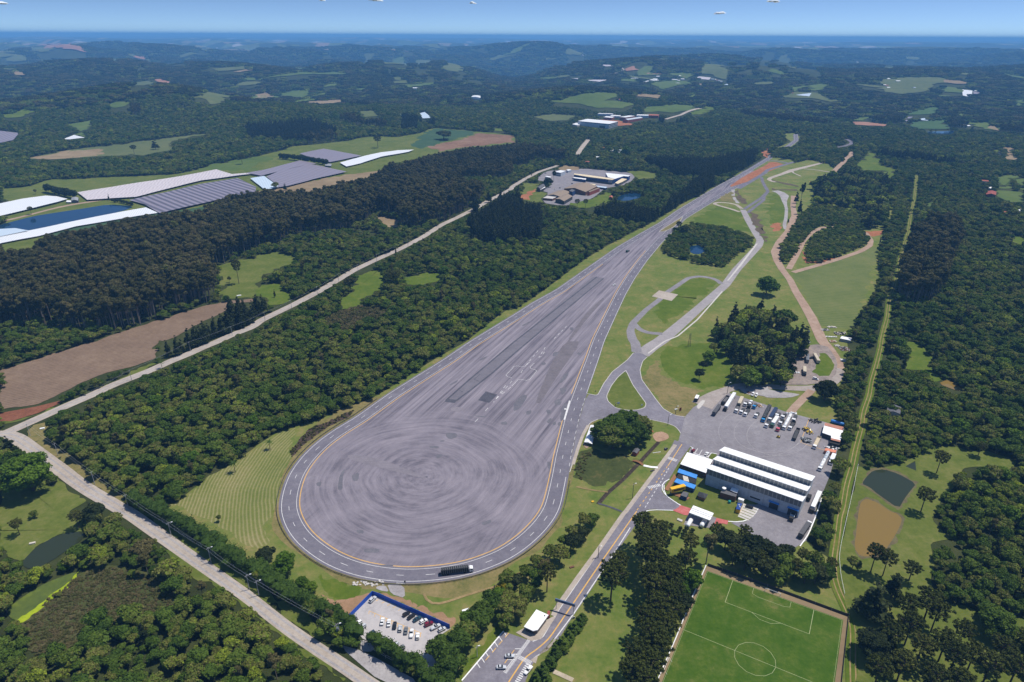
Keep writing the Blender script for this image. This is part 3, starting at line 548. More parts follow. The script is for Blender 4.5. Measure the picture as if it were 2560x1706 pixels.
# country roads on the left
CR_A = P('02:60,840 250,755 430,675 640,580 900,470 1010,412 1210,335 1400,262 1550,190 1740,115 1900,40 2010,0 01:2100,1520 2350,1425 11:0,1400 130,1335 330,1240 560,1120 760,1000 900,915 1100,820 1300,730 1420,670 1550,600 1700,500 1850,430 2030,340 2120,285 2350,165 21:0,150 130,70 250,10 20:420,1522')
CR_B = P('02:-200,870 0,850 130,870 230,940 420,1080 560,1180 700,1290 850,1390 1010,1480 1150,1568 03:1150,-10 1400,170 1750,420 2050,630 2350,840 13:0,850 300,1085 600,1290 850,1450 1010,1568 1300,1750')
area('roadside_grass', P('03:1210,0 1400,90 1700,320 2050,580 2350,780 13:0,780 300,970 700,1210 740,1190 450,960 0,650 03:2300,560 1900,310 1400,0'), M_past); area('roadside_grass', P('02:240,880 300,770 450,740 440,880 480,960 640,1020 800,1180 950,1320 1200,1500 1330,1600 03:1300,0 1200,0 02:1150,1540 900,1380 620,1180'), M_verge)
area('red_bank', P('02:0,660 330,600 560,545 570,560 350,660 100,735 0,735'), gmat('red_earth', [(.2, (.10, .04, .024)), (.5, (.18, .07, .04)), (.8, (.26, .12, .07))], .1, .8, .5), smooth=False); area('roadside_grass', P('02:0,740 120,735 350,665 640,560 900,440 1250,270 1440,180 1450,200 1200,320 800,490 400,660 150,745 0,760'), M_past)
area('roadside_grass', P('03:1470,330 1600,470 1750,600 2000,720 2350,960 13:0,930 200,1130 480,1330 700,1470 850,1600 900,1600 520,1290 0,910 03:2200,790 1750,470'), M_past)
strip('country_road', CR_A, 9.5, M_conc, smooth=12, margin=.5); strip('country_road', CR_B, [10, 10, 9.5, 9, 8.5, 8, 7.5, 7, 6.6, 6.4, 6.4, 6.4], M_conc, smooth=12, margin=.5)
for _o in (-1.7, 1.7): strip('wheel_track', CR_B, 1.1, M_gravel, opn=False, smooth=12, off=_o); strip('wheel_track', CR_A, 1.1, M_gravel, opn=False, smooth=12, off=_o); strip('country_road', P('20:600,1420 650,1345 700,1285'), 12, M_conc)
# fields on the left
area('stubble_field', P('02:0,265 280,180 560,95 840,10 01:880,1568 1150,1470 1500,1360 1900,1240 2120,1200 2350,1175 2330,1200 2110,1230 2080,1290 1950,1340 1720,1460 1500,1568 02:1450,0 1430,140 1420,160 1200,230 900,320 700,400 500,510 330,580 0,620'), M_plow)
area('pasture', P('01:2010,870 2200,820 2350,810 11:0,780 200,745 380,800 360,830 60,960 40,1020 0,1030 01:2350,1170 2200,1165 2050,1190 2030,1020'), M_past); area('pasture', P('11:0,1100 60,1050 220,1040 240,1080 340,1180 230,1230 130,1240 100,1170 0,1150'), M_lush)
area('green_field', P('11:920,970 1140,900 1180,1010 1150,1100 950,1190 960,1250 800,1280 770,1190 900,1110'), M_lush); area('green_field', P('11:1360,990 1560,940 1720,945 1690,1010 1530,1050 1380,1050'), M_lush)
area('bare_patch', P('11:1100,420 1200,430 1320,460 1310,520 1220,520 1120,450'), M_ft)
area('farm_grass', P('01:0,170 250,150 440,80 820,80 1640,30 10:0,1440 300,1350 560,1330 860,1290 1080,1255 1320,1265 1650,1180 2050,1210 2350,1245 2350,1330 2000,1350 1700,1400 1280,1500 1150,1568 11:1100,30 800,130 560,190 400,200 0,210 01:2350,200 1900,330 1880,380 1480,420 1100,490 700,580 420,620 300,740 150,770 0,700'), M_past)
area('grass_field', P('00:200,1465 620,1380 940,1345 1390,1290 1560,1270 1780,1240 1920,1230 1560,1300 1570,1380 1300,1430 850,1440 500,1465'), M_fp); area('tan_field', P('00:260,1460 620,1390 930,1370 920,1430 500,1465'), M_ft); area('grass_field', P('00:1800,1568 1950,1510 2350,1440 10:100,1440 200,1500 0,1568'), M_fg)
area('brown_field', P('10:1560,1350 1850,1290 2060,1225 2350,1250 2350,1310 2000,1340 1700,1390'), gmat('brown_tilth', [(.3, (.14, .075, .045)), (.55, (.21, .125, .08)), (.75, (.27, .18, .125))], .01, .1, .5)); area('green_crop', P('10:1420,1340 1500,1260 1650,1185 2050,1215 1800,1290 1500,1365'), gmat('bluegreen_crop', [(.3, (.03, .065, .03)), (.55, (.045, .085, .04)), (.75, (.06, .1, .045))], .01, .1, .5))
area('dirt_track', P('01:0,465 200,420 500,340 700,300 980,262 985,270 700,312 500,352 200,432 0,477'), M_dirt, opn=False); area('green_crop', P('01:420,590 700,520 1000,465 1340,395 1500,390 1880,330 1890,380 1500,420 1000,490 720,580 450,600'), gmat('bluegreen_crop', []), opn=False)
area('hay_slope', P('11:0,190 300,130 900,30 1160,0 1130,30 860,120 560,190 420,200 0,215'), M_ft, opn=False)
area('marsh', P('03:480,720 750,560 1000,480 1500,600 1780,900 1500,1000 1000,1010 700,1250 200,1300 130,1080 380,900'), gmat('marsh_grass', [(.3, (.035, .05, .014)), (.5, (.06, .068, .022)), (.7, (.1, .08, .04))], .05, .5, .5), opn=False)
# ponds
for nm, q, m in (('pond', '01:-60,520 0,500 300,420 560,380 760,350 1000,310 1240,330 1130,372 780,452 500,505 260,555 -60,610', M_wblue), ('pond', '21:945,270 1000,225 1100,205 1200,215 1180,250 1050,280', M_wblue), ('pond', '21:1605,715 1680,683 1760,703 1785,730 1730,768 1655,765', M_wblue),
                 ('pond', '32:900,1250 960,1190 1060,1175 1200,1220 1360,1310 1310,1370 1250,1450 1200,1540 1000,1400 930,1340 860,1310', M_wdark), ('pond', '32:830,1568 850,1480 900,1445 1000,1480 1130,1568 33:1180,20 1230,70 1210,140 1150,250 1040,410 850,420 790,340 815,150', M_wbrown),
                 ('pond', '32:1260,1150 1350,1100 1360,1190', M_wdark), ('pond', '03:200,470 330,330 550,210 780,180 760,260 600,370 500,440 340,540 230,520', M_wdark), ('pond', '03:60,900 250,760 420,660 720,545 650,640 480,770 350,880 180,1020 90,980', M_walg),
                 ('pond', '32:1560,390 1650,350 1780,430 1750,462', M_wbrown), ('pond', '30:1420,1215 1730,1205 1700,1238 1500,1235', M_wblue), ('pond', 'K:1840,100 1900,75 1950,85 1920,105', M_wblue)):
    if m in (M_wdark, M_wbrown) and q[:2] in ('32', '03'): pass
    area(nm, P(q), m)
area('muddy_margin', P('03:150,1010 350,870 480,760 640,650 730,540 700,650 500,790 380,900 200,1030'), gmat('lime_scum', [(.3, (.17, .24, .01)), (.7, (.32, .38, .02))], .1, .6, .5), opn=False)
# pastures
area('pasture', P('32:800,1140 950,1180 1120,1150 1250,1100 1380,1060 1500,960 1700,960 1850,1010 2000,1010 2280,1100 2200,1180 2060,1150 1780,1180 1700,1350 1600,1400 1560,1568 33:1500,80 1640,230 1780,260 1500,310 1550,500 1480,620 1600,850 1850,880 2000,1000 2250,1000 2350,930 2350,1750 800,1750 780,1050 700,760 650,600 640,400 700,150 740,0'), M_past).name
OPEN.pop(); PAST = np.array([tuple(v) for v in P('32:800,1140 950,1180 1120,1150 1250,1100 1380,1060 1500,960 1700,960 1850,1010 2000,1010 2280,1100 2200,1180 2060,1150 1780,1180 1700,1350 1600,1400 1560,1568 33:1500,80 1640,230 1780,260 1500,310 1550,500 1480,620 1600,850 1850,880 2000,1000 2250,1000 2350,930 2350,1750 800,1750 780,1050 700,760 650,600 640,400 700,150 740,0')]); OPEN.append(PAST)
for q in ('32:800,1590 835,1470 895,1428 1000,1462 1150,1568 33:1200,15 1250,68 1228,145 1165,262 1055,425 845,440 775,340 800,150', '32:880,1260 945,1175 1060,1158 1210,1205 1385,1305 1330,1380 1270,1465 1205,1560 990,1412 915,1355 840,1315'): area('pond_bank', P(q), gmat('pond_mud', [(.2, (.06, .05, .03)), (.5, (.12, .10, .055)), (.8, (.15, .15, .05))], .1, .6, .5), opn=False)
for q in ('32:900,1250 960,1190 1060,1175 1200,1220 1360,1310 1310,1370 1250,1450 1200,1540 1000,1400 930,1340 860,1310', ): area('pond', P(q), M_wdark, opn=False)
area('pond', P('32:830,1568 850,1480 900,1445 1000,1480 1130,1568 33:1180,20 1230,70 1210,140 1150,250 1040,410 850,420 790,340 815,150'), M_wbrown, opn=False); area('pond', P('32:1260,1150 1350,1100 1360,1190'), M_wdark, opn=False)
area('pasture', P('02:0,1240 80,1200 500,1330 540,1260 640,1380 800,1470 640,1568 03:600,60 820,170 780,180 550,210 330,330 200,470 0,330 02:0,1568'), M_past); area('pasture', P('03:0,0 600,0 800,170 560,200 330,320 190,470 100,430 0,300'), M_past)
area('pond', P('03:200,470 330,330 550,210 780,180 760,260 600,370 500,440 340,540 230,520'), M_wdark, opn=False)
area('meadow_strip', P('32:1250,0 1380,10 1500,130 1510,280 1600,340 1540,380 1440,270 1250,250 1310,130'), M_lush)
# factory grounds
area('factory_yard', P('K:450,200 620,180 900,180 1100,150 1500,190 1900,220 2000,300 1850,430 1600,470 1460,500 1280,650 1080,740 730,800 370,740 500,570 380,540 600,400 250,350'), M_yard); area('pasture', P('K:0,410 120,400 350,420 280,540 500,580 370,740 200,740 0,660'), M_past); area('red_soil', P('K:0,640 130,560 270,500 260,530 150,640 180,700 0,680'), M_red)
area('red_soil', P('K:680,150 760,95 1040,130 1000,180 700,180'), M_ft); area('pasture', P('K:850,780 1300,650 1500,560 1620,560 1550,730 1200,830 1100,850'), M_lush); area('pasture', P('K:1850,200 2100,190 2349,240 2349,320 2050,330 1900,230'), M_past)
# ------------------------------------------------------------------ football pitch
area('pitch_track', P('23:1785,505 1800,510 33:0,705 735,970 660,1700 23:1260,1720'), M_ft, smooth=False)
ptl, ptr = P('23:1790,548 33:690,1000'); pl2, pm = P('23:1370,1568 1575,1090')
px_ = (ptr - ptl); PW = px_.length; ux = px_ / PW; uy = Vector((ux.y, -ux.x)); HL = (pm - ptl).dot(uy)
def pt(u, v): return ptl + ux * u + uy * v
area('pitch', [pt(0, 0), pt(PW, 0), pt(PW, 2 * HL), pt(0, 2 * HL)], M_pitch, smooth=False)
def pline(pts, w=.16, **k): strip('pitch_line', pts, w, M_pline, opn=False, smooth=0, **k)
pline([pt(.4, .4), pt(PW - .4, .4)], .1); pline([pt(.4, .4), pt(.4, 2 * HL)], .1); pline([pt(PW - .5, .4), pt(PW - .5, 2 * HL)], .1); pline([pt(0, HL), pt(PW, HL)])
bxl, bxr = P('23:1970,820 33:375,1100'); mid = (bxl + bxr) / 2; ub = (mid - ptl).dot(ux)
pline([pt(ub - 19.5, .4), pt(ub - 19.5, 17)], .2); pline([pt(ub + 19.5, .4), pt(ub + 19.5, 17)], .22); pline([pt(ub - 19.5, 17), pt(ub + 19.5, 17)])
pline([pt(ub - 9, .4), pt(ub - 9, 5.5), pt(ub + 9, 5.5), pt(ub + 9, .4)])
pline([pt(ub + 9 * math.cos(a), 11 + 9 * math.sin(a)) for a in np.linspace(.72, 2.42, 16)]); pline([pt(ub + 9 * math.cos(a), HL + 9 * math.sin(a)) for a in np.linspace(0, 2 * math.pi, 48)])
# ------------------------------------------------------------------ far fields
FAR = '''G 00:0,1075 260,1000 340,1015 170,1085 60,1090|g 00:985,975 1070,940 1200,935 1150,980 1050,995|p 00:1700,920 1830,890 2030,870 2100,890 2040,950 1930,965 1850,900|g 00:2070,885 2350,870 10:300,905 100,905 00:2150,895|g 00:2220,730 2290,715 2350,720 2350,745 2250,745|p 00:1200,765 1400,745 1370,785 1280,785|r 00:1390,740 1500,735 1580,775 1480,765|t 00:2135,670 2250,645 2340,650 2200,672|r 00:430,415 560,405 700,430 830,490 750,485 690,465 500,465|p 00:0,480 80,475 90,530 0,535|p 00:250,450 400,430 480,480 330,490|t 00:90,675 190,660 290,695 150,697|g 00:640,1150 820,1110 850,1160 760,1210 690,1180|g 00:680,1240 750,1220 815,1250 780,1260|p 00:970,560 1100,550 1100,575|p 00:1340,560 1400,548 1390,590|p 00:1820,460 1920,450 1900,480|p 00:2090,440 2350,415 2350,450 2200,465|p 00:1960,640 2200,620 2280,610 2250,640 2000,665|p 00:0,590 60,600 0,610
g 10:0,735 150,705 360,680 450,670 700,665 860,680 690,690 480,690 330,700 100,720 50,745|g 10:170,880 340,835 500,840 480,880 400,905 330,890|t 10:0,880 100,855 170,885 120,905 0,905|G 10:450,895 650,850 660,870 520,890|G 10:310,935 520,910 560,920 400,945|t 10:470,940 790,920 800,940 600,970|g 10:640,780 760,770 720,800|g 10:1370,785 1640,765 1600,785 1400,810|p 10:1700,620 1960,630 1860,670 1730,655|p 10:1450,570 1600,545 1560,600 1460,600|p 10:950,1030 1080,1020 1130,1070 990,1080|p 10:780,510 880,510 860,540|t 10:530,465 690,460 690,472|t 10:1220,465 1300,460 1290,478|p 10:300,515 390,500 380,522|p 10:190,410 300,440 230,447|p 10:960,500 1100,500 1200,520 1000,530|p 10:1560,420 1700,415 1690,450 1580,455|g 10:900,825 1010,815 980,838|p 10:1880,770 1950,765 1940,780|p 10:2080,550 2200,515 2350,520 2250,545|G 10:2170,1185 2280,1185 2270,1210 2190,1205|p 10:1150,600 1300,580 1400,575 1350,600
g 20:300,915 440,930 640,870 700,860 1000,860 950,900 860,920 1140,960 1000,1000 750,990 640,960 450,950|g 20:1220,990 1700,980 1650,1020 1480,1040 1350,1030 1220,1035|G 20:1640,1040 1800,985 1870,990 1780,1050 1650,1060|p 20:190,1075 380,1050 580,1070 480,1110 340,1115|o 20:740,1105 960,1110 1130,1150 960,1160 850,1120|g 20:250,720 400,705 390,730 280,735|g 20:960,735 1120,730 1180,760 1000,750|g 20:1270,770 1450,740 1700,770 1400,830 1300,800|g 20:1120,690 1250,670 1400,690 1200,700|g 20:1430,680 1550,670 1690,690 1600,730|g 20:1590,890 1720,850 1690,900|p 20:1760,600 1850,580 1930,610 2000,680 1950,740 1830,690 1700,680 1760,630|r 20:1040,640 1100,615 1170,650 1050,660|r 20:1230,680 1380,680 1370,690 1240,692|p 20:240,550 320,530 460,540 340,560|p 20:320,500 480,500 660,480 640,520|t 20:1130,870 1380,880 1350,910 1140,890|t 20:1690,775 1770,772 1720,800|p 20:1300,545 1450,550 1400,560|o 20:2290,1420 2350,1370 2350,1450 2310,1440|G 20:1000,1360 1070,1360 1070,1385 1010,1380
g 30:0,660 40,640 165,680 120,700|g 30:180,810 360,790 360,800 250,850|g 30:370,790 500,775 560,780 520,830 400,840|p 30:110,900 240,850 450,860 580,920 740,935 560,940 400,910|p 30:1040,740 1240,715 1560,720 1700,750 1500,790 1450,850 1230,870 1060,850|g 30:1590,820 1640,805 1790,820 1780,860 1600,850|c 30:1230,1060 1350,1015 1570,990 1540,1050 1380,1060|g 30:750,1105 870,1085 960,1050 980,1080 870,1115|r 30:750,1125 860,1125 1080,1145 1070,1165 800,1150|c 30:1320,1130 1600,1110 1640,1190 1370,1190|g 30:1820,1130 2000,1130 2140,1200 2020,1200|g 30:1720,1050 1800,1050 1820,1090|g 30:2250,920 2350,920 2350,990 2300,985|g 30:1540,880 1700,890 1600,895|G 30:820,1500 900,1440 930,1390 1030,1470 1030,1520 1150,1550 1200,1568 31:1160,10 1080,80 1060,0 30:850,1568|p 30:1030,625 1190,610 1150,640|p 30:1850,590 1990,580 1980,600|p 30:2000,480 2100,500 2080,517|p 30:530,565 700,580 660,595|p 30:1600,500 1850,510 1840,524|p 30:1040,510 1150,520 1140,530|p 30:150,620 300,625 250,640|p 30:900,760 960,755 940,780|p 30:2230,545 2350,535 2350,565|p 30:1730,690 1870,680 1850,700|t 30:2010,1180 2060,1150 2130,1210|g 31:1460,300 1530,290 1520,330 1470,330|g 31:2100,180 2350,200 2350,290 2200,290 2100,230|g 31:2280,80 2350,80 2350,190 2290,150|g 31:2120,60 2250,40 2200,170 2130,170|G 31:2240,590 2350,620 2350,690 2250,660|G 30:2050,1380 2140,1385 2100,1400|t 30:2180,1355 2230,1360 2290,1490 2220,1480'''
FM = dict(g=M_fg, G=M_lush, p=M_fp, t=M_ft, r=M_fr, o=M_red, c=M_cane)
FN = dict(g='green_field', G='bright_field', p='pale_field', t='tan_field', r='reddish_field', o='bare_soil', c='vineyard_field')
for row in FAR.split('\n'):
    for it in row.split('|'): area(FN[it[0]], P(it[2:]), FM[it[0]])
strip('far_road', P('20:1410,1100 1550,1060 1730,1000'), 12, M_conc); strip('far_road', P('20:910,690 1000,660 1025,650 1000,630'), 14, M_conc, opn=True)

_fr = np.random.default_rng(77)
for i in range(70):
    az = _fr.uniform(-.68, .68); d = _fr.uniform(3600, 9600); cx_, cy_ = math.sin(az) * d, math.cos(az) * d; w_, l_ = _fr.uniform(30, 100) * d / 6000, _fr.uniform(50, 190) * d / 6000; ro = _fr.uniform(-.7, .7)
    q = [(cx_ + math.cos(ro) * w_ * u * r_ - math.sin(ro) * l_ * v * r_, cy_ + math.sin(ro) * w_ * u * r_ + math.cos(ro) * l_ * v * r_) for a_ in np.linspace(0, 6.28, 9)[:-1] for u, v, r_ in [(math.cos(a_), math.sin(a_), _fr.uniform(.7, 1.25))]]
    ty = _fr.choice(list('gppptr'), p=[.3, .2, .2, .1, .13, .07]); area(FN[ty], q, FM[ty])
# ------------------------------------------------------------------ foliage
def leaf_mat(name, stops, rng_w=.62, isl=.24, warm=None):
    m, t, b = nt(name)
    oi = t.nodes.new('ShaderNodeObjectInfo'); ge = t.nodes.new('ShaderNodeNewGeometry')
    v = pos_scaled(t); n = mth(t, 'ADD', mth(t, 'MULTIPLY', noise(t, v, .012, 3), .6), mth(t, 'MULTIPLY', noise(t, v, .0028, 3), .4))
    f = mth(t, 'ADD', mth(t, 'MULTIPLY', oi.outputs['Random'], rng_w), mth(t, 'MULTIPLY', ge.outputs['Random Per Island'], isl))
    f = mth(t, 'ADD', f, mth(t, 'MULTIPLY', mth(t, 'SUBTRACT', n, .5), 1.5))
    c = ramp(t, f, stops)
    t.links.new(c, b.inputs['Base Color']); b.inputs['Roughness'].default_value = .75; b.inputs['Specular IOR Level'].default_value = .12
    tr = t.nodes.new('ShaderNodeBsdfTranslucent'); t.links.new(c, tr.inputs[0]); ms = t.nodes.new('ShaderNodeMixShader'); ms.inputs[0].default_value = .18
    out = t.nodes['Material Output']; t.links.new(b.outputs[0], ms.inputs[1]); t.links.new(tr.outputs[0], ms.inputs[2]); t.links.new(ms.outputs[0], out.inputs[0])
    return m
L_broad = leaf_mat('broad_leaves', [(.0, (.041, .078, .009)), (.28, (.074, .123, .014)), (.48, (.108, .15, .02)), (.62, (.16, .146, .044)), (.74, (.15, .208, .02)), (.88, (.27, .32, .024))])
L_euc = leaf_mat('eucalyptus_leaves', [(.0, (.048, .054, .016)), (.35, (.078, .078, .025)), (.6, (.106, .097, .034)), (.8, (.142, .12, .05)), (.95, (.115, .15, .028))])
L_pine = leaf_mat('conifer_needles', [(.0, (.018, .03, .009)), (.5, (.033, .046, .014)), (.95, (.058, .07, .02))])
L_arau = leaf_mat('araucaria_needles', [(.0, (.04, .054, .010)), (.5, (.068, .082, .015)), (.95, (.115, .12, .026))])
L_bright = leaf_mat('bright_leaves', [(.0, (.045, .095, .006)), (.5, (.08, .145, .01)), (.95, (.14, .21, .018))])
L_hedge = leaf_mat('hedge_leaves', [(.0, (.03, .06, .007)), (.5, (.055, .095, .012)), (.95, (.11, .155, .02))])
L_scrub = leaf_mat('scrub_leaves', [(.0, (.06, .068, .02)), (.35, (.10, .10, .032)), (.55, (.15, .115, .058)), (.75, (.12, .125, .04)), (.95, (.15, .18, .045))])
M_bark = plain('bark', (.09, .065, .05), .9); M_barkp = plain('pale_bark', (.22, .18, .14), .9)

def leaf_quads(r, lobes, n, size, up=-.35, jit=.55, shell=(.78, 1.06)):
    """lobes: (x,y,z,rx,ry,rz) -> small faces through the outer part of each lobe"""
    L = np.asarray(lobes, float); w = (L[:, 3] * L[:, 4]) ** 1.0; idx = r.choice(len(L), n, p=w / w.sum())
    d = r.normal(size=(n, 3)); d /= np.linalg.norm(d, axis=1)[:, None]
    lo = d[:, 2] < up; d[lo, 2] *= -1
    p = L[idx, :3] + d * L[idx, 3:6] * r.uniform(*shell, n)[:, None]
    nr = d + jit * r.normal(size=(n, 3)); nr /= np.linalg.norm(nr, axis=1)[:, None]
    t = np.cross(nr, r.normal(size=(n, 3))); t /= np.linalg.norm(t, axis=1)[:, None]; b = np.cross(nr, t)
    s = size * r.uniform(.55, 1.25, n)[:, None]; s2 = s * r.uniform(.5, .9, n)[:, None]
    v = np.stack([p - t * s - b * s2 * .6, p + t * s * .7 - b * s2, p + t * s + b * s2 * .6, p - t * s * .6 + b * s2], 1).reshape(-1, 3)
    f = np.arange(n * 4).reshape(-1, 4)
    return v, f
_bm = bmesh.new(); bmesh.ops.create_icosphere(_bm, subdivisions=1, radius=1); ICO_V = np.array([v.co[:] for v in _bm.verts]); ICO_F = np.array([[v.index for v in f.verts] for f in _bm.faces]); _bm.free()
def cores(lobes, k, r):
    V, F = [], []
    for l in lobes:
        l = np.asarray(l); V.append(l[:3] + ICO_V * l[3:6] * k * r.uniform(.85, 1.1, (len(ICO_V), 1))); F.append(ICO_F + len(ICO_V) * (len(V) - 1))
    return np.concatenate(V), np.concatenate(F)
def foliage(name, r, lobes, n, size, m, k=.78, **kw):
    v, f = leaf_quads(r, lobes, n, size, **kw); cv, cf = cores(lobes, k, r)
    me = np_mesh(name, np.r_[v, cv], [tuple(q) for q in f] + [tuple(q + len(v)) for q in cf]); me.materials.append(m); return me
def trunk_mesh(h, r0, limbs, m=None, lean=0):
    mb = MB(); mb.tube((0, 0, -.3), (lean * .5, 0, h * .55), r0, r0 * .75, 7); mb.tube((lean * .5, 0, h * .53), (lean, 0, h), r0 * .75, r0 * .3, 7)
    for p in limbs: mb.tube((lean * .5, 0, h * .5), p, r0 * .45, r0 * .12, 5)
    me = mb.mesh('trunk'); me.materials.append(m or M_bark); return me
def join_mesh(name, a, b):
    va = np.array([v.co[:] for v in a.vertices]); vb = np.array([v.co[:] for v in b.vertices])
    f = [tuple(p.vertices) for p in a.polygons] + [tuple(i + len(va) for i in p.vertices) for p in b.polygons]
    me = np_mesh(name, np.r_[va, vb], f); me.materials.append(a.materials[0]); me.materials.append(b.materials[0])
    me.polygons.foreach_set('material_index', [0] * len(a.polygons) + [1] * len(b.polygons)); return me
PROTO = {}
def proto(kind, tr, cr): PROTO.setdefault(kind, []).append((tr, cr))
for i in range(6):                                             # broadleaf: lumpy dome 10 m high
    r = np.random.default_rng(100 + i); R = r.uniform(4.2, 5.4); Ht = r.uniform(8.5, 11); L = []
    for k in range(int(r.integers(11, 17))):
        a = r.uniform(0, 6.28); q = R * r.uniform(.15, .8) ; rr = R * r.uniform(.26, .46)
        z = Ht - rr - (q / R) ** 2 * Ht * .42 * r.uniform(.7, 1.3)
        L.append((q * math.cos(a), q * math.sin(a), z, rr, rr, rr * r.uniform(.65, .9)))
    L.append((0, 0, Ht * .62, R * .6, R * .6, Ht * .26))
    proto('broadleaf', trunk_mesh(Ht * .75, .28, [(l[0] * .8, l[1] * .8, l[2]) for l in L[:5]]), foliage('crown', r, L, 1500, .52, L_broad, up=-.5))
for i in range(4):                                             # eucalyptus: tall, clumped top
    r = np.random.default_rng(200 + i); Ht = r.uniform(27, 33); L = []
    for k in range(int(r.integers(11, 15))):
        a = r.uniform(0, 6.28); z = Ht * r.uniform(.58, .95); q = r.uniform(.2, 1) * 4.4 * (1 - ((z / Ht - .76) / .3) ** 2 * .6); rr = r.uniform(1.7, 3.0)
        L.append((q * math.cos(a), q * math.sin(a), z, rr, rr, rr * r.uniform(.7, 1.0)))
    proto('eucalyptus', trunk_mesh(Ht * .93, .42, [(l[0] * .9, l[1] * .9, l[2]) for l in L[:7]], M_barkp, r.uniform(-1, 1)), foliage('crown', r, L, 2000, .5, L_euc, k=.74, up=-.7))
for i in range(3):                                             # dark conifer: ragged cone
    r = np.random.default_rng(300 + i); Ht = r.uniform(20, 24); L = []
    for z in np.arange(.2, .99, .1):
        R = 4.4 * (1.08 - z) ** .8
        for k in range(max(1, int(5 * (1.1 - z)) + 1)):
            a = r.uniform(0, 6.28); q = R * r.uniform(.3, .8); rr = R * r.uniform(.35, .5) + .35
            L.append((q * math.cos(a), q * math.sin(a), Ht * z, rr, rr, rr * .8))
    proto('conifer', trunk_mesh(Ht * .95, .35, []), foliage('crown', r, L, 1500, .5, L_pine, k=.75, up=-.6))
for i in range(4):                                             # araucaria: bare trunk, arms turned up, tufts at their ends
    r = np.random.default_rng(400 + i); Ht = r.uniform(18, 21); L = []; arms = MB(); arms.tube((0, 0, -.3), (0, 0, Ht * .98), .42, .2, 8)
    for zt, n, R in ((.62, 7, 4.6), (.74, 9, 5.6), (.84, 11, 6.0), (.92, 9, 4.6), (.98, 6, 2.4)):
        o = r.uniform(0, 6.28)
        for k in range(n):
            a = o + k * 6.283 / n + r.uniform(-.25, .25); q = R * r.uniform(.72, 1.06); z0 = Ht * zt; rr = r.uniform(.75, 1.1); ze = z0 + r.uniform(.4, 1.5)
            mid_ = (q * .6 * math.cos(a), q * .6 * math.sin(a), z0 - .25); end = (q * math.cos(a), q * math.sin(a), ze)
            arms.tube((0, 0, z0 - .3), mid_, .13, .1, 4); arms.tube(mid_, end, .1, .06, 4); L.append((*end, rr, rr, rr * .75))
            if r.random() < .75: L.append((q * .66 * math.cos(a + .12), q * .66 * math.sin(a + .12), z0 + .25, rr * .8, rr * .8, rr * .55))
    L.append((0, 0, Ht * .99, 1.2, 1.2, .8)); tm = arms.mesh('trunk'); tm.materials.append(M_bark)
    proto('araucaria', tm, foliage('crown', r, L, 2300, .34, L_arau, k=.72, up=-.8, jit=.8))
for i in range(3):                                             # bright round tree
    r = np.random.default_rng(500 + i); R, Ht = 5.4, 10.5; L = [(0, 0, Ht * .55, R * .72, R * .72, Ht * .4)]
    for k in range(26):
        a = r.uniform(0, 6.28); el = r.uniform(-.25, 1.45); rr = R * r.uniform(.2, .32)
        L.append((R * .74 * math.cos(a) * math.cos(el), R * .74 * math.sin(a) * math.cos(el), Ht * .55 + Ht * .36 * math.sin(el), rr, rr, rr * .85))
    proto('bright', trunk_mesh(Ht * .6, .3, []), foliage('crown', r, L, 2600, .42, L_bright, k=.8, up=-.9))
for i in range(3):                                             # big single broadleaf, finely lobed (30 m class, modelled at 10 m)
    r = np.random.default_rng(600 + i); R, Ht = 5.6, 10.0; L = [(0, 0, Ht * .55, R * .66, R * .66, Ht * .34)]
    for k in range(60):
        a = r.uniform(0, 6.28); el = r.uniform(-.35, 1.5); rr = R * r.uniform(.11, .24); q = R * r.uniform(.62, .86)
        L.append((q * math.cos(a) * math.cos(el), q * math.sin(a) * math.cos(el), Ht * .54 + Ht * .36 * math.sin(el), rr, rr, rr * .8))
    proto('big', trunk_mesh(Ht * .6, .4, [(2, 1, 5), (-2, 1.5, 5), (.5, -2.4, 5)]), foliage('crown', r, L, 6500, .24, L_broad, k=.82, up=-.9, jit=.7))
for i in range(3):                                             # low shrub
    r = np.random.default_rng(700 + i); L = [(r.uniform(-.8, .8), r.uniform(-.8, .8), r.uniform(.4, 1.1), r.uniform(.5, .9), r.uniform(.5, .9), r.uniform(.4, .7)) for k in range(7)]
    proto('shrub', trunk_mesh(.7, .08, []), foliage('crown', r, L, 240, .2, L_scrub, k=.7))
for i in range(2):                                             # palm
    r = np.random.default_rng(800 + i); v, f = [], []
    for k in range(16):
        a = k * .3927 * 1.03; el = r.uniform(.1, .9)
        for s in range(4):
            q0, q1 = s * .8, s * .8 + .8; z0, z1 = 6 + q0 * el - q0 * q0 * .16, 6 + q1 * el - q1 * q1 * .16; w0, w1 = .38 * (1 - s * .22), .38 * (1 - (s + 1) * .22)
            for q, z, w in ((q0, z0, w0), (q1, z1, w1)):
                for sg in (-1, 1): v.append((q * math.cos(a) - sg * w * math.sin(a), q * math.sin(a) + sg * w * math.cos(a), z - .1))
            n = len(v); f.append((n - 4, n - 3, n - 1, n - 2))
    me = np_mesh('crown', v, f); me.materials.append(L_hedge); proto('palm', trunk_mesh(6, .2, []), me)
BASEH = dict(broadleaf=10, eucalyptus=30, conifer=22, araucaria=20, bright=10.5, big=10, shrub=1.4, palm=7)
NAMES = dict(broadleaf='broadleaf_tree', eucalyptus='eucalyptus_tree', conifer='conifer_tree', araucaria='araucaria_tree', bright='bright_green_tree', big='large_broadleaf_tree', shrub='shrub', palm='palm_tree')
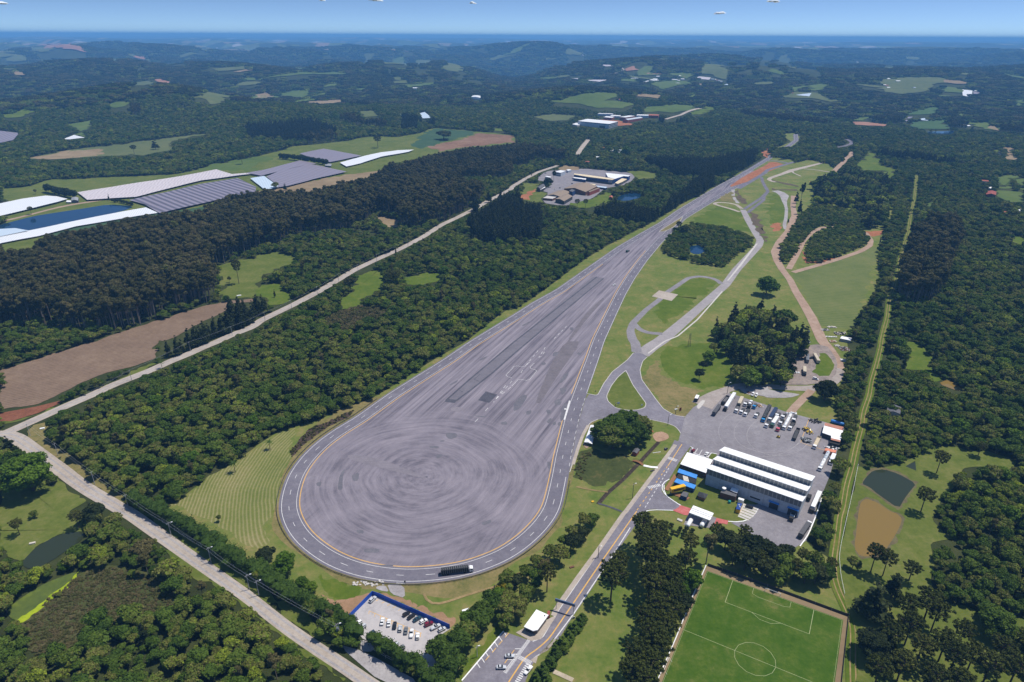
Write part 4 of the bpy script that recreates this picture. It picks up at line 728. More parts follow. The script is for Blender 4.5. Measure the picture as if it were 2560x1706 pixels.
def tree(kind, x, y, h, label, group=None, wide=1.0, leaf=None, cat='tree', rz=None):
    pr = PROTO[kind]; tr, cr = pr[random.randrange(len(pr))]; s = h / BASEH[kind]
    o = thing(NAMES[kind], label, cat, (x, y, H1((x, y)) - .05), random.uniform(0, 6.28) if rz is None else rz, group); o.scale = (s * wide, s * wide, s)
    link('trunk', tr, None, o); c = link('crown', cr, None, o)
    if leaf: paint(c, leaf)
    return o
# hedges: one thing each, a long clipped-out run of foliage
def hedge(txt, w, h, label, n_per_m=55, leaf=L_hedge, name='hedge', size=.36, lob=1.0, seed=1):
    q = resample(P(txt) if isinstance(txt, str) else txt, 1.3 * lob, 0); r = np.random.default_rng(seed); L = []; ox, oy = q.mean(0)
    for x, y in q:
        for k in range(2):
            rr = w * r.uniform(.3, .48); L.append((x - ox + r.normal() * w * .16, y - oy + r.normal() * w * .16, h * (r.uniform(.3, .72) if k else r.uniform(.62, .74)), rr, rr, h * r.uniform(.24, .32)))
    o = thing(name, label, 'hedge', (ox, oy, 0)); ln = len(q) * 1.3 * lob
    link('foliage', foliage('foliage', r, L, int(ln * n_per_m), size, leaf, up=-.6), None, o); mb = MB()
    for x, y in q[::3]: mb.tube((x - ox, y - oy, -.1), (x - ox, y - oy, h * .6), .12, .06, 5)
    t = mb.build('stem', M_bark, o); t['kind'] = 'stuff'
    return o
hedge('02:1230,1490 1350,1568 03:1420,25 1650,150 1950,340 2350,590 13:20,590 400,860 700,1010 940,1170', 9.0, 10.5, 'long dense hedge between the country road and the striped hay meadow', seed=1)
hedge('13:1070,1235 1300,1370 1560,1540 1800,1720', 7.5, 9.5, 'shorter dense hedge between the gravel apron and the car park', seed=2)
# ------------------------------------------------------------------ trees that stand out, one by one
def ex(code, x, y, kind, h, label, group=None, **k):
    p = G(code, x, y); return tree(kind, p[0], p[1], h, label, group, **k)
ex('02', 310, 1370, 'big', 25, 'very large spreading green tree beside the country road below the road junction', wide=1.15, leaf=L_bright)
ex('02', 110, 1040, 'conifer', 16, 'dark dense rounded conifer at the country road junction', wide=1.5, leaf=L_pine)
ex('02', 470, 1390, 'araucaria', 9, 'small thin tree standing in front of the very large spreading tree', wide=.35)
ex('13', 275, 560, 'bright', 11.5, 'round bright green tree at the corner of the hay meadow', wide=1.15); ex('13', 110, 470, 'broadleaf', 10, 'dark tree directly left of the round bright green tree', leaf=L_pine)
ex('13', 430, 690, 'bright', 6, 'small bright green bush below the round bright green tree, left one of two', wide=1.1); ex('13', 510, 740, 'bright', 6, 'small bright green bush below the round bright green tree, right one of two', wide=1.1)
ex('03', 2015, 95, 'broadleaf', 4.5, 'lone little tree standing in the striped hay meadow', wide=.7); ex('12', 130, 990, 'palm', 7, 'thin palm at the upper edge of the hay meadow'); ex('02', 2160, 1200, 'palm', 8, 'palm at the wood edge above the hay meadow'); ex('02', 2255, 1055, 'palm', 8, 'palm at the wood edge nearest the turning circle'); ex('02', 1490, 250, 'palm', 7, 'palm beside the country road near the stubble field')
ex('03', 185, 220, 'araucaria', 11, 'small araucaria left of the dark pond by the country road'); ex('03', 730, 158, 'araucaria', 12, 'araucaria leaning over the dark pond by the country road')
ex('02', 900, 1660, 'broadleaf', 13, 'dark tree overhanging the country road beside the dark pond', leaf=L_pine); ex('03', 1340, 420, 'broadleaf', 10, 'greyish tree on the near side of the country road', leaf=L_euc, wide=1.2); ex('03', 320, 60, 'broadleaf', 5, 'small dark round tree on the lawn above the dark pond')
for k, (x, y, h, wd, lf) in enumerate([(870, 960, 17, 1.2, None), (1080, 900, 18, 1.15, None), (1330, 850, 17, 1.1, L_hedge), (680, 800, 15, 1.1, None), (1400, 700, 15, 1.1, None), (950, 700, 17, 1.2, None), (1180, 650, 18, 1.1, None)]):
    ex('B', x, y, 'big', h, 'big dark broadleaf tree in the clump beside the white tent', 'trees in the clump beside the white tent', wide=wd, leaf=lf)
ex('B', 1190, 1100, 'broadleaf', 5, 'small tree between the clump and the brick hut', wide=.6)
ex('32', 515, 540, 'big', 17, 'lone dark tree by the bend of the dirt road above the yard', wide=1.05, leaf=L_pine)
ex('32', 1545, 1212, 'araucaria', 17, 'lone araucaria with a long bare trunk beside the dark pond', wide=.9); ex('32', 1400, 1568, 'araucaria', 17, 'dark araucaria on the bank between the dark and the muddy pond'); ex('32', 1925, 1055, 'araucaria', 11, 'umbrella shaped araucaria on the meadow behind the ponds', wide=1.2)
ex('33', 940, 560, 'araucaria', 17, 'left one of the pair of tall araucarias below the muddy pond', wide=.9); ex('33', 1050, 595, 'araucaria', 17, 'right one of the pair of tall araucarias below the muddy pond', wide=.9)
ex('33', 770, 530, 'broadleaf', 8, 'small green tree left of the araucaria pair'); ex('33', 1290, 640, 'araucaria', 12, 'flat wide araucaria right of the araucaria pair', wide=1.2)
ex('33', 930, 960, 'conifer', 22, 'massive dark tree beside the corner of the football pitch', wide=2.0); ex('33', 1130, 800, 'conifer', 17, 'dark conifer behind the massive dark tree by the pitch corner', wide=1.5); ex('33', 960, 1330, 'big', 14, 'grey green tree overhanging the rutted track beside the pitch', wide=1.2, leaf=L_pine)
for k, (x, y, h) in enumerate([(1420, 1020, 20), (1490, 1110, 18), (1640, 1540, 19), (1250, 1230, 18), (1090, 1290, 17), (1740, 1240, 15), (1960, 1600, 19), (2200, 1620, 19), (1350, 1420, 18), (1560, 1380, 18), (1180, 1560, 17), (960, 1640, 17), (1450, 1700, 18), (2330, 1400, 18), (1820, 1480, 17), (2080, 1420, 17), (1230, 1040, 17), (1700, 1760, 18)]):
    ex('33', x, y, 'araucaria', h, 'dark araucaria in the loose grove right of the football pitch', 'araucarias right of the football pitch', wide=1.05)
ex('33', 2050, 1130, 'big', 15, 'dark round tree casting a large shadow on the bottom right meadow', wide=1.15, leaf=L_broad)
ex('33', 1120, 1480, 'broadleaf', 9, 'bluish green tree in the grove right of the football pitch', leaf=L_pine)
for k, (x, y, h) in enumerate([(1225, 600, 23), (1265, 510, 22), (1200, 420, 20), (1330, 380, 19), (1180, 330, 21), (1330, 690, 21), (1440, 740, 20), (1290, 900, 21), (1400, 960, 20), (1310, 1060, 20), (1220, 1190, 20), (1400, 1230, 19), (1260, 1370, 20), (1330, 1440, 19), (1130, 1510, 20), (1250, 1600, 20), (1080, 1700, 20), (1180, 1760, 20), (1460, 870, 18), (1480, 1080, 16), (1380, 800, 21), (1250, 800, 20)]):
    ex('23', x, y, 'araucaria', h, 'dark araucaria in the tall row between the entry road and the football pitch', 'araucarias between the entry road and the pitch', wide=1.0)
ex('23', 905, 815, 'araucaria', 22, 'tall araucaria with its trunk in full view right beside the entry road', wide=1.05); ex('23', 970, 620, 'araucaria', 17, 'araucaria behind the tall one beside the entry road'); ex('23', 320, 740, 'araucaria', 17, 'araucaria on the lawn left of the entry road above the gatehouse', wide=.9)
ex('23', 1580, 590, 'araucaria', 17, 'araucaria at the upper left corner of the football pitch, right of the bright green tree'); ex('23', 1620, 420, 'araucaria', 15, 'araucaria between the fuel station and the football pitch')
ex('23', 1640, 700, 'bright', 11, 'bright green tree at the upper left corner of the football pitch', wide=1.0); ex('23', 1560, 780, 'bright', 8, 'low bright green tree below the bright one at the pitch corner'); ex('23', 1780, 480, 'eucalyptus', 20, 'grey brown tree standing above the corner of the pitch wall', wide=1.1); ex('23', 1590, 920, 'broadleaf', 10, 'dark green tree leaning over the white pitch wall', leaf=L_pine)
for k, (x, y, h) in enumerate([(640, 1010, 6), (565, 1120, 7.5), (520, 1190, 7.5), (460, 1260, 8), (400, 1340, 8), (340, 1430, 8), (280, 1510, 8), (220, 1590, 8), (610, 1060, 7), (310, 1590, 8)]):
    ex('23', x, y, 'conifer', h, 'short bushy dark conifer in the row along the right edge of the entry road', 'conifers along the entry road', wide=2.3, leaf=L_hedge)
for k, (x, y, h, lf) in enumerate([(735, 130, 8, None), (650, 150, 9, None), (640, 270, 9, L_pine), (560, 250, 9, None), (560, 360, 10, L_pine), (480, 330, 8, None), (440, 470, 10, None), (350, 450, 9, None), (300, 560, 9, L_euc), (210, 690, 10, None), (120, 830, 10, None), (60, 960, 10, None), (20, 700, 9, L_pine), (130, 620, 8, None), (230, 520, 8, None), (-40, 850, 9, None), (-60, 1060, 9, None)]):
    ex('23', x, y, 'broadleaf', h, 'dense broadleaf tree in the belt between turning circle and entry road', 'trees along the drain', leaf=lf)
for k, (x, y, h, lf) in enumerate([(1790, 1420, 10, L_hedge), (1700, 1330, 9, L_hedge), (1860, 1290, 10, L_hedge), (1960, 1200, 10, None), (2040, 1100, 10, L_hedge), (2090, 1010, 9, L_hedge), (2160, 930, 9, L_hedge), (1960, 1060, 8, L_bright), (2230, 830, 7, L_bright), (2300, 960, 9, None), (1780, 1520, 9, L_hedge), (2320, 700, 8, None)]):
    ex('13', x, y, 'broadleaf', h * 1.25, 'leafy hedge tree on the right side of the car park', 'hedge trees right of the car park', leaf=lf, wide=1.12)
ex('13', 2275, 745, 'bright', 6, 'yellowish flowering bush at the upper end of the hedge trees by the drain', wide=1.4, leaf=leaf_mat('yellow_leaves', [(.0, (.12, .13, .008)), (.5, (.24, .2, .012)), (.95, (.4, .3, .015))]))
for k, (x, y, h) in enumerate([(1860, 230, 13), (1950, 290, 13), (2040, 330, 14), (2120, 250, 13), (2200, 380, 14), (2130, 480, 14), (2260, 480, 13), (2330, 560, 13), (2330, 400, 13), (2020, 440, 14)]):
    ex('23', x, y + 60, 'araucaria' if k % 3 == 0 else 'broadleaf', h, 'dark %s in the belt between the yard and the football pitch' % ('araucaria' if k % 3 == 0 else 'broadleaf tree'), 'dark trees between the yard and the pitch', leaf=None if k % 3 == 0 else L_pine)
for k, (x, y, h) in enumerate([(40, 480, 13), (130, 560, 13), (230, 600, 12), (330, 640, 13), (430, 640, 12), (500, 600, 11), (300, 480, 11), (400, 520, 11), (150, 460, 11), (70, 640, 11), (560, 560, 10)]):
    ex('33', x, y + 20, 'araucaria' if k % 4 == 2 else 'broadleaf', h, 'dark %s in the belt above the far goal line of the football pitch' % ('araucaria' if k % 4 == 2 else 'broadleaf tree'), 'dark trees above the goal line', leaf=[L_pine, L_hedge, None, L_broad][k % 4])
for x, y in [(35, 1255), (105, 1285), (200, 1400), (290, 1445), (370, 1470), (85, 1485), (135, 1385), (335, 1345), (412, 1365), (20, 1450), (240, 1330), (300, 1380), (45, 1560)]:
    ex('W', x, y, 'broadleaf', 2.8, 'little round orchard tree on the lawn left of the fuel station', 'orchard trees left of the fuel station', leaf=L_pine, wide=1.1)
ex('21', 2330, 1140, 'bright', 20, 'bright green tall round tree between the service road and the dirt road', wide=1.25); ex('22', 1800, 200, 'bright', 11, 'bright green tree on the mown lawn beside the dark grove', wide=1.2); ex('22', 1750, 260, 'broadleaf', 8, 'dark tree just below the bright one on the mown lawn', leaf=L_pine); ex('22', 1715, 355, 'broadleaf', 9, 'lowest dark tree on the mown lawn', leaf=L_pine); ex('22', 1850, 110, 'broadleaf', 10, 'olive tree behind the bright one on the mown lawn')
ex('21', 1525, 565, 'araucaria', 16, 'flat topped araucaria at the tip of the grass island of the highway', wide=.9); ex('21', 1575, 590, 'broadleaf', 15, 'dark broad tree right of the flat topped araucaria', leaf=L_pine, wide=1.1)
ex('31', 290, 330, 'eucalyptus', 42, 'tallest thin eucalyptus beside the dirt road', wide=.6, leaf=L_pine); ex('31', 285, 400, 'conifer', 26, 'dark tall conifer standing right in front of the tallest eucalyptus', wide=.8); ex('31', 255, 300, 'conifer', 22, 'dark conifer behind the tallest eucalyptus', wide=.9); ex('31', 185, 480, 'conifer', 8, 'small dark conifer between the gravel track and the dirt road')
ex('01', 2195, 1040, 'araucaria', 29, 'very tall thin araucaria with a bare trunk on the pasture beside the eucalyptus grove', wide=.55); ex('01', 2110, 1030, 'broadleaf', 8, 'slim little tree left of the very tall thin araucaria', wide=.5); ex('01', 2080, 1205, 'bright', 7, 'yellow green young tree at the top of the stubble field', wide=1.1)
ex('01', 1275, 545, 'conifer', 20, 'single dark conifer at the far edge of the eucalyptus grove'); ex('01', 1005, 280, 'conifer', 13, 'dark upright conifer on the bank of the blue pond', wide=.8); ex('01', 290, 405, 'araucaria', 13, 'lone araucaria on the bank below the white crop cover'); ex('01', 330, 220, 'araucaria', 9, 'small araucaria on the farm meadow')
ex('11', 1235, 1075, 'araucaria', 20, 'left araucaria of the pair between the two small green fields'); ex('11', 1290, 1065, 'araucaria', 19, 'right araucaria of the pair between the two small green fields'); ex('11', 1285, 770, 'conifer', 11, 'slim dark tree at the edge of the country road', wide=.6); ex('11', 870, 1100, 'broadleaf', 15, 'brownish tree at the road beside the small green field', leaf=L_euc); ex('11', 1735, 1090, 'conifer', 17, 'dark conifer right of the small bright field'); ex('11', 1910, 1010, 'conifer', 17, 'dark conifer in the wood right of the small bright field'); ex('11', 175, 1165, 'conifer', 10, 'small dark conifer on the lower pasture', wide=.7); ex('11', 185, 170, 'broadleaf', 14, 'tall green tree at the foot of the grey crop cover, left one'); ex('11', 270, 185, 'conifer', 14, 'dark tree at the foot of the grey crop cover, right one', wide=1.3)
ex('K', 985, 835, 'araucaria', 15, 'left araucaria of the pair in front of the old factory sheds'); ex('K', 1130, 835, 'araucaria', 14, 'right araucaria of the pair in front of the old factory sheds'); ex('K', 1830, 205, 'araucaria', 26, 'tall araucaria behind the blue factory'); ex('K', 480, 470, 'broadleaf', 17, 'dark leafy tree beside the factory car park', leaf=L_pine); ex('K', 580, 380, 'eucalyptus', 21, 'thin taller tree behind the dark one at the factory car park', leaf=L_pine)
ex('10', 1120, 1360, 'araucaria', 30, 'lone tall araucaria on the far farm meadow'); ex('00', 1430, 1375, 'conifer', 26, 'dark bulky tree on the long tan field', wide=1.7); ex('00', 1235, 1420, 'araucaria', 22, 'flat topped araucaria at the edge of the long tan field'); ex('00', 2225, 1510, 'araucaria', 22, 'flat topped araucaria on the far left meadow'); ex('10', 1725, 1285, 'broadleaf', 24, 'dark rounded clump tree beside the brown tilled field', wide=2.0, leaf=L_pine)
ex('20', 1045, 1440, 'bright', 24, 'yellow green tree among the houses beyond the factory')
hedge('01:1035,295 1100,295 1220,325', 4, 6, 'dark clipped hedge on the far bank of the blue pond', leaf=L_pine, size=.6, n_per_m=30, seed=3)
hedge('01:430,200 560,235 700,260', 10, 15, 'dark conifer windbreak beside the farm hut', leaf=L_pine, size=.8, n_per_m=60, seed=4, lob=2); hedge('10:230,1460 400,1480 560,1505 660,1520', 9, 13, 'dark conifer windbreak between the crop covers', leaf=L_pine, size=.9, n_per_m=40, seed=5, lob=2)

# ------------------------------------------------------------------ materials of built things
M_glass = plain('dark_glass', (.02, .025, .03), .12, spec=.6); M_tyre = plain('tyre_rubber', (.022, .022, .024), .85); M_steel = plain('grey_steel', (.3, .31, .32), .5)
M_dsteel = plain('dark_steel', (.05, .052, .058), .6); M_wall = plain('pale_wall', (.46, .5, .55), .8); M_brown = plain('brick_wall', (.16, .075, .05), .9)
M_blue = plain('blue_panel', (.012, .05, .24), .55); M_bluer = plain('bright_blue_roof', (.06, .26, .65), .5); M_navy = plain('navy_cladding', (.02, .05, .15), .6); M_yelp = plain('yellow_paint', (.75, .42, .02), .5)
M_black = plain('black_canvas', (.02, .021, .024), .75); M_grey = plain('grey_canvas', (.11, .11, .12), .8); M_wood = plain('brown_wood', (.27, .13, .06), .85); M_rust = plain('rusty_roof', (.42, .19, .13), .8)
M_oldroof = plain('weathered_roof', (.26, .2, .15), .9); M_cream = plain('cream_roof', (.7, .58, .38), .6); M_redc = plain('red_brick', (.28, .07, .05), .85); M_silver = plain('silver_cladding', (.5, .55, .6), .45)
M_orange = plain('orange_container', (.62, .22, .13), .7); M_teal = plain('teal_plastic', (.02, .3, .26), .5); M_beige = plain('beige_panel', (.55, .5, .42), .7); M_tile = plain('tile_roof', (.4, .13, .08), .85); M_pole = plain('concrete_pole', (.36, .36, .36), .85)
PAINT = {n: plain('paint_' + n, c, .3, .0, .5) for n, c in dict(white=(.8, .8, .8), silver=(.5, .52, .55), black=(.015, .015, .017), grey=(.16, .17, .18), navy=(.03, .045, .09), teal=(.02, .06, .09), red=(.2, .012, .025), maroon=(.16, .01, .03), blue=(.02, .25, .55), pink=(.6, .12, .16), beige=(.55, .47, .34), green=(.04, .1, .07), yellow=(.6, .4, .02)).items()}
def glazing(name, per, dark=(.03, .035, .04), bar=(.3, .3, .28), ang=0.0):
    m, t, b = nt(name); v = pos_scaled(t, (1, 1, 1), ang); s = t.nodes.new('ShaderNodeSeparateXYZ'); t.links.new(v, s.inputs[0])
    fr = mth(t, 'FRACT', mth(t, 'DIVIDE', s.outputs[0], per)); k = mth(t, 'GREATER_THAN', fr, .8); n = noise(t, v, .35, 4, .7)
    c = mix(t, k, mix(t, n, dark, tuple(x * 6 for x in dark)), bar); t.links.new(c, b.inputs['Base Color']); b.inputs['Roughness'].default_value = .3; return m

# ------------------------------------------------------------------ buildings
def prism_building(name, label, cat, pts, h, wallm, roofm, over=.35, thick=.3, group=None, rise=0, z0=-.2, gable_axis=None):
    """pts: footprint corners on the ground; flat or gabled roof"""
    c = sum((Vector(p) for p in pts), Vector((0, 0))) / len(pts); zb = H1(c)
    o = thing(name, label, cat, (c.x, c.y, zb), 0, group); q = [Vector(p) - c for p in pts]
    if c.length > 900: OPEN.append(np.array([tuple(c + p * 1.25) for p in q]))
    MB().prism(q, z0, h - .02).build('wall', wallm, o)
    e = [p + p.normalized() * over for p in q]
    if rise and len(q) == 4:
        a, b, cc, d = e
        if (b - a).length < (d - a).length: a, b, cc, d = b, cc, d, a
        m0, m1 = (a + d) / 2, (b + cc) / 2; zz = h - thick * .3
        v = [(*a, zz), (*b, zz), (*cc, zz), (*d, zz), (*m0, zz + rise), (*m1, zz + rise)]; v += [(x, y, z + thick) for x, y, z in v]
        f = [(0, 1, 5, 4), (2, 3, 4, 5), (6, 10, 11, 7), (8, 11, 10, 9), (0, 6, 7, 1), (2, 8, 9, 3), (0, 4, 10, 6), (4, 3, 9, 10), (1, 7, 11, 5), (5, 11, 8, 2)]
        MB().add(v, f).build('roof', roofm, o)
        g = MB().add([(*q[0], h - .02), (*q[1], h - .02), (*q[2], h - .02), (*q[3], h - .02)] + [(*((q[0] + q[3]) / 2), h + rise * .9), (*((q[1] + q[2]) / 2), h + rise * .9)] if (q[1] - q[0]).length >= (q[3] - q[0]).length else
                     [(*q[1], h - .02), (*q[2], h - .02), (*q[3], h - .02), (*q[0], h - .02)] + [(*((q[0] + q[1]) / 2), h + rise * .9), (*((q[2] + q[3]) / 2), h + rise * .9)], [(0, 3, 4), (1, 5, 2)]); g.build('gable', wallm, o)
    else: MB().prism(e, h, h + thick).build('roof', roofm, o)
    return o, c
def base3(code, a, b, c):
    A, B, C_ = G(code, *a), G(code, *b), G(code, *c); return [A, B, C_, A + C_ - B]
def roofpoly(code, txt, h): return P(code + ':' + txt, h)
def panel(parent, c0, a, b, z0, z1, name, m, out=.05, t=.12):
    """a flat part set on the wall running from a to b (world points)"""
    d = (b - a).normalized(); n = Vector((d.y, -d.x)); 
    if n.dot((a + b) / 2 - c0) < 0: n = -n
    q = [a + n * out - c0, b + n * out - c0, b + n * (out + t) - c0, a + n * (out + t) - c0]; return MB().prism(q, z0, z1).build(name, m, parent)
# workshop: three saw-tooth bays with glazing facing the camera side
wA, wB = G('W', 600, 656), G('W', 1968, 1150); wu = (wB - wA); WL = wu.length; wu = wu / WL; wv = Vector((-wu.y, wu.x))
if wv.y < 0: wv = -wv
WD = (G('W', 870, 85, 9.0) - wA).dot(wv); ws = thing('workshop_hall', 'large workshop hall with three white saw tooth roof bays beside the lorry yard', 'workshop', (wA.x, wA.y, 0), math.atan2(wu.y, wu.x)); print('hall', WL, WD)
sg = 1 if wu.x * wv.y - wu.y * wv.x > 0 else -1
M_win = glazing('hall_glazing', 2.4, ang=math.atan2(wu.y, wu.x)); bd = WD / 3; HB = 7.9
MB().box((WL / 2, sg * WD / 2, HB / 2 - .2), (WL, WD, HB + .4 - .1)).build('wall', M_wall, ws)
for k in range(3):
    y0_, y1_ = k * bd * sg, (k + 1) * bd * sg; zt = 12.2
    MB().add([(0, y0_, HB), (WL, y0_, HB), (0, y0_, zt), (WL, y0_, zt), (0, y1_, HB), (WL, y1_, HB)], [(0, 1, 3, 2), (0, 2, 4), (1, 5, 3), (0, 4, 5, 1)]).build('clerestory_window', M_win, ws)
    e = .5; yf, yb = y0_ - sg * .6, y1_ - sg * (.02 if k < 2 else -.4)
    rf = MB(); v = [(-e, yf, zt + .05), (WL + e, yf, zt + .05), (WL + e, yb, HB + .12), (-e, yb, HB + .12)]; rf.add(v + [(x, y, z + .3) for x, y, z in v], [(3, 2, 1, 0), (4, 5, 6, 7), (0, 1, 5, 4), (1, 2, 6, 5), (2, 3, 7, 6), (3, 0, 4, 7)]); rf.build('roof', M_roofw, ws)
for x0, x1, z1 in ((.70 * WL, .79 * WL, 4.8), (.89 * WL, .985 * WL, 5.2)):
    MB().box(((x0 + x1) / 2, -sg * .06, z1 / 2), (x1 - x0, .14, z1)).build('door', M_dsteel, ws); MB().box(((x0 + x1) / 2, -sg * .7, z1 + .3), (x1 - x0 + 1, 1.4, .25)).build('canopy', M_bluer, ws)
for k in range(1, 6): MB().box((WL * k / 6.3, -sg * .05, HB / 2), (.14, .12, HB)).build('downpipe', M_steel, ws)
for f_ in (.55,): MB().box((WL * f_, -sg * .06, 3.0), (6, .1, .9)).build('window', M_glass, ws)
an, c_ = prism_building('annex_office', 'flat white roofed office annex joined to the left end of the workshop hall', 'office', roofpoly('W', '345,192 246,360 612,488 712,300', 4.0), 4.0, M_brown, M_roofw)
A_, B_ = roofpoly('W', '246,360 612,488', 4.0)
panel(an, c_, A_.lerp(B_, .05), A_.lerp(B_, .95), 1.2, 2.6, 'window', M_glass)
for q, lb in (('222,428 200,482 474,575 490,520', 'upper'), ('188,570 150,625 438,725 470,672', 'lower')):
    o, c_ = prism_building('container_office', 'dark blue container office with bright blue roof, %s one of the pair' % lb, 'container', roofpoly('W', q, 3.0), 3.0, M_navy, M_bluer, over=.1); a, b = roofpoly('W', ' '.join(q.split()[1:3]), 3.0); panel(o, c_, a.lerp(b, .2), a.lerp(b, .35), .4, 2.3, 'door', M_dsteel); panel(o, c_, a.lerp(b, .5), a.lerp(b, .8), 1.0, 2.2, 'window', M_glass)
o, c_ = prism_building('pergola', 'dark slatted pergola with a beige strip between the two blue roofs', 'pergola', roofpoly('W', '215,500 180,560 455,650 480,580', 2.8), 2.6, M_dsteel, M_black, over=.05); MB().prism([p - c_ for p in roofpoly('W', '275,525 290,600 370,620 350,545', 2.95)], 2.96, 3.02).build('awning', M_beige, o)
yc = thing('yellow_container', 'bright yellow container propped askew over the blue container offices', 'container', (0, 0, 0)); p0, p1 = G('W', 105, 730, 4.2), G('W', 300, 690, 4.2); yc.location = (*((p0 + p1) / 2), 2.6); yc.rotation_euler = (0, 0, math.atan2((p1 - p0).y, (p1 - p0).x)); YL = (p1 - p0).length + .6
MB().box((0, 0, 1.4), (YL, 2.5, 2.6), pitch=-.05).build('body', M_yelp, yc); MB().box((0, -1.29, 1.4), (YL * .7, .06, .9), pitch=-.05).build('panel', M_black, yc)
for x in (-YL / 2 + .5, YL / 2 - .5): MB().box((x, 0, -1.25), (.3, 1.8, 2.5)).build('support', M_dsteel, yc)
prism_building('small_container', 'small dark blue container under the yellow container', 'container', roofpoly('W', '285,765 240,820 330,850 362,785', 2.6), 2.6, M_navy, M_grey, over=.05)
prism_building('wooden_deck', 'brown wooden deck left of the blue container offices', 'deck', P('W:150,510 5,740 60,760 180,560'), .3, M_wood, M_wood, over=0); prism_building('wooden_deck', 'brown wooden deck below the yellow container', 'deck', P('W:90,770 165,830 345,890 380,860 200,790'), .25, M_wood, M_wood, over=0)
kq = roofpoly('W', '515,760 650,800 605,865 485,820', 2.5); kc = sum(kq, Vector((0, 0))) / 4; kt = thing('garden_kiosk', 'square kiosk with a dark pyramid roof on the lawn', 'kiosk', (*kc, 0)); kk_ = [p - kc for p in kq]
MB().prism([p * .8 for p in kk_], -.1, 2.4).build('wall', M_wood, kt); MB().add([(*p, 2.4) for p in kk_] + [(0, 0, 4.3)], [(0, 1, 4), (1, 2, 4), (2, 3, 4), (3, 0, 4), (3, 2, 1, 0)]).build('roof', M_dsteel, kt)
pl, c_ = prism_building('plant_house', 'brick plant house with an open top against the workshop hall', 'plant house', base3('W', (818, 850), (1040, 915), (1075, 850)), 3.6, M_brown, M_grey, over=.05); prism_building('roof_canopy', 'small square white canopy right above the brick plant house', 'canopy', roofpoly('W', '1005,690 975,745 1075,785 1100,725', 4.6), 4.5, M_brown, M_roofw, over=.1)
tk = thing('water_tank', 'round grey tank standing in the brick plant house', 'tank', (*G('W', 880, 745, 3.6), 3.9)); MB().tube((0, 0, 0), (0, 0, 1.6), 1.3, 1.3, 14).build('body', M_steel, tk, False); MB().tube((0, 0, 1.6), (0, 0, 1.9), 1.2, .3, 14).build('lid', M_wpaint, tk)
prism_building('white_canopy', 'small white flat canopy at the corner of the plant house', 'canopy', roofpoly('W', '1100,850 1090,875 1170,900 1180,875', 2.8), 2.7, M_wpaint, M_roofw, over=.05); o, c_ = prism_building('kiosk_container', 'blue topped yellow container beside the parking bays', 'container', roofpoly('W', '1085,930 1058,1020 1120,1035 1150,945', 2.7), 2.7, M_yelp, M_blue, over=.05)
for f_ in (.3, .65): MB().tube((.2, (f_ - .5) * 5, 3.0), (.2, (f_ - .5) * 5, 3.4), .5, .4, 10).build('vent', M_silver, o)
gb = thing('garbage_skip', 'teal round bin on the lawn beside the plant house', 'bin', (*G('W', 960, 930), 0)); MB().tube((0, 0, 0), (0, 0, 1.6), .9, .8, 12).build('body', M_teal, gb); MB().tube((0, 0, 1.6), (0, 0, 2.0), .85, .3, 12).build('lid', M_teal, gb)
# fuel station
fq = roofpoly('W', '430,965 370,1070 675,1185 732,1080', 5.2); fc = sum(fq, Vector((0, 0))) / 4; fs = thing('fuel_station_canopy', 'white roofed fuel station canopy between the two red pavings', 'canopy', (*fc, 0)); fl = [p - fc for p in fq]
MB().prism(fl, 4.7, 5.3).build('roof', M_roofw, fs)
for p in fl: MB().tube((*(p * .82), -.1), (*(p * .82), 4.7), .22, .22, 8).build('post', M_steel, fs)
r0 = (fl[0] + fl[1]) / 2; r1 = (fl[2] + fl[3]) / 2; rd = (fl[3] - fl[0]).normalized()
for f_ in (.4, .62): a, b = fl[0].lerp(fl[1], f_), fl[3].lerp(fl[2], f_); n_ = (b - a).normalized(); n_ = Vector((-n_.y, n_.x)) * .15; MB().prism([a + n_, b + n_, b - n_, a - n_], 5.302, 5.36).build('roof_rib', M_steel, fs)
for x, lb in ((375, 'left'), (580, 'right')):
    p0, p1 = G('W', x + 22, 1180, 1.6), G('W', x - 28, 1265, 1.6); o = thing('fuel_tank', 'white horizontal fuel tank in front of the canopy, %s one' % lb, 'tank', (*((p0 + p1) / 2), 0), math.atan2((p1 - p0).y, (p1 - p0).x)); L2 = (p1 - p0).length / 2
    MB().rings([[(x_, 1.25 * r_ * math.cos(a), 1.7 + 1.25 * r_ * math.sin(a)) for a in np.linspace(0, 6.283, 17)[:-1]] for x_, r_ in ((-L2 - .5, .5), (-L2, 1), (L2, 1), (L2 + .5, .5))]).build('vessel', M_wpaint, o, True)
    for s in (-.6, .6): MB().box((L2 * s, 0, .3), (.4, 1.8, .9)).build('saddle', M_conw, o)
prism_building('pump_box', 'small orange box under the fuel station canopy', 'box', base3('W', (525, 1275), (560, 1285), (570, 1255)), 2.0, M_cream, M_cream, over=.02)
prism_building('concrete_slab', 'pale slab lying on the lawn left of the fuel station', 'slab', P('W:200,1160 190,1185 260,1215 275,1190'), .3, M_conw, M_conw, over=0)
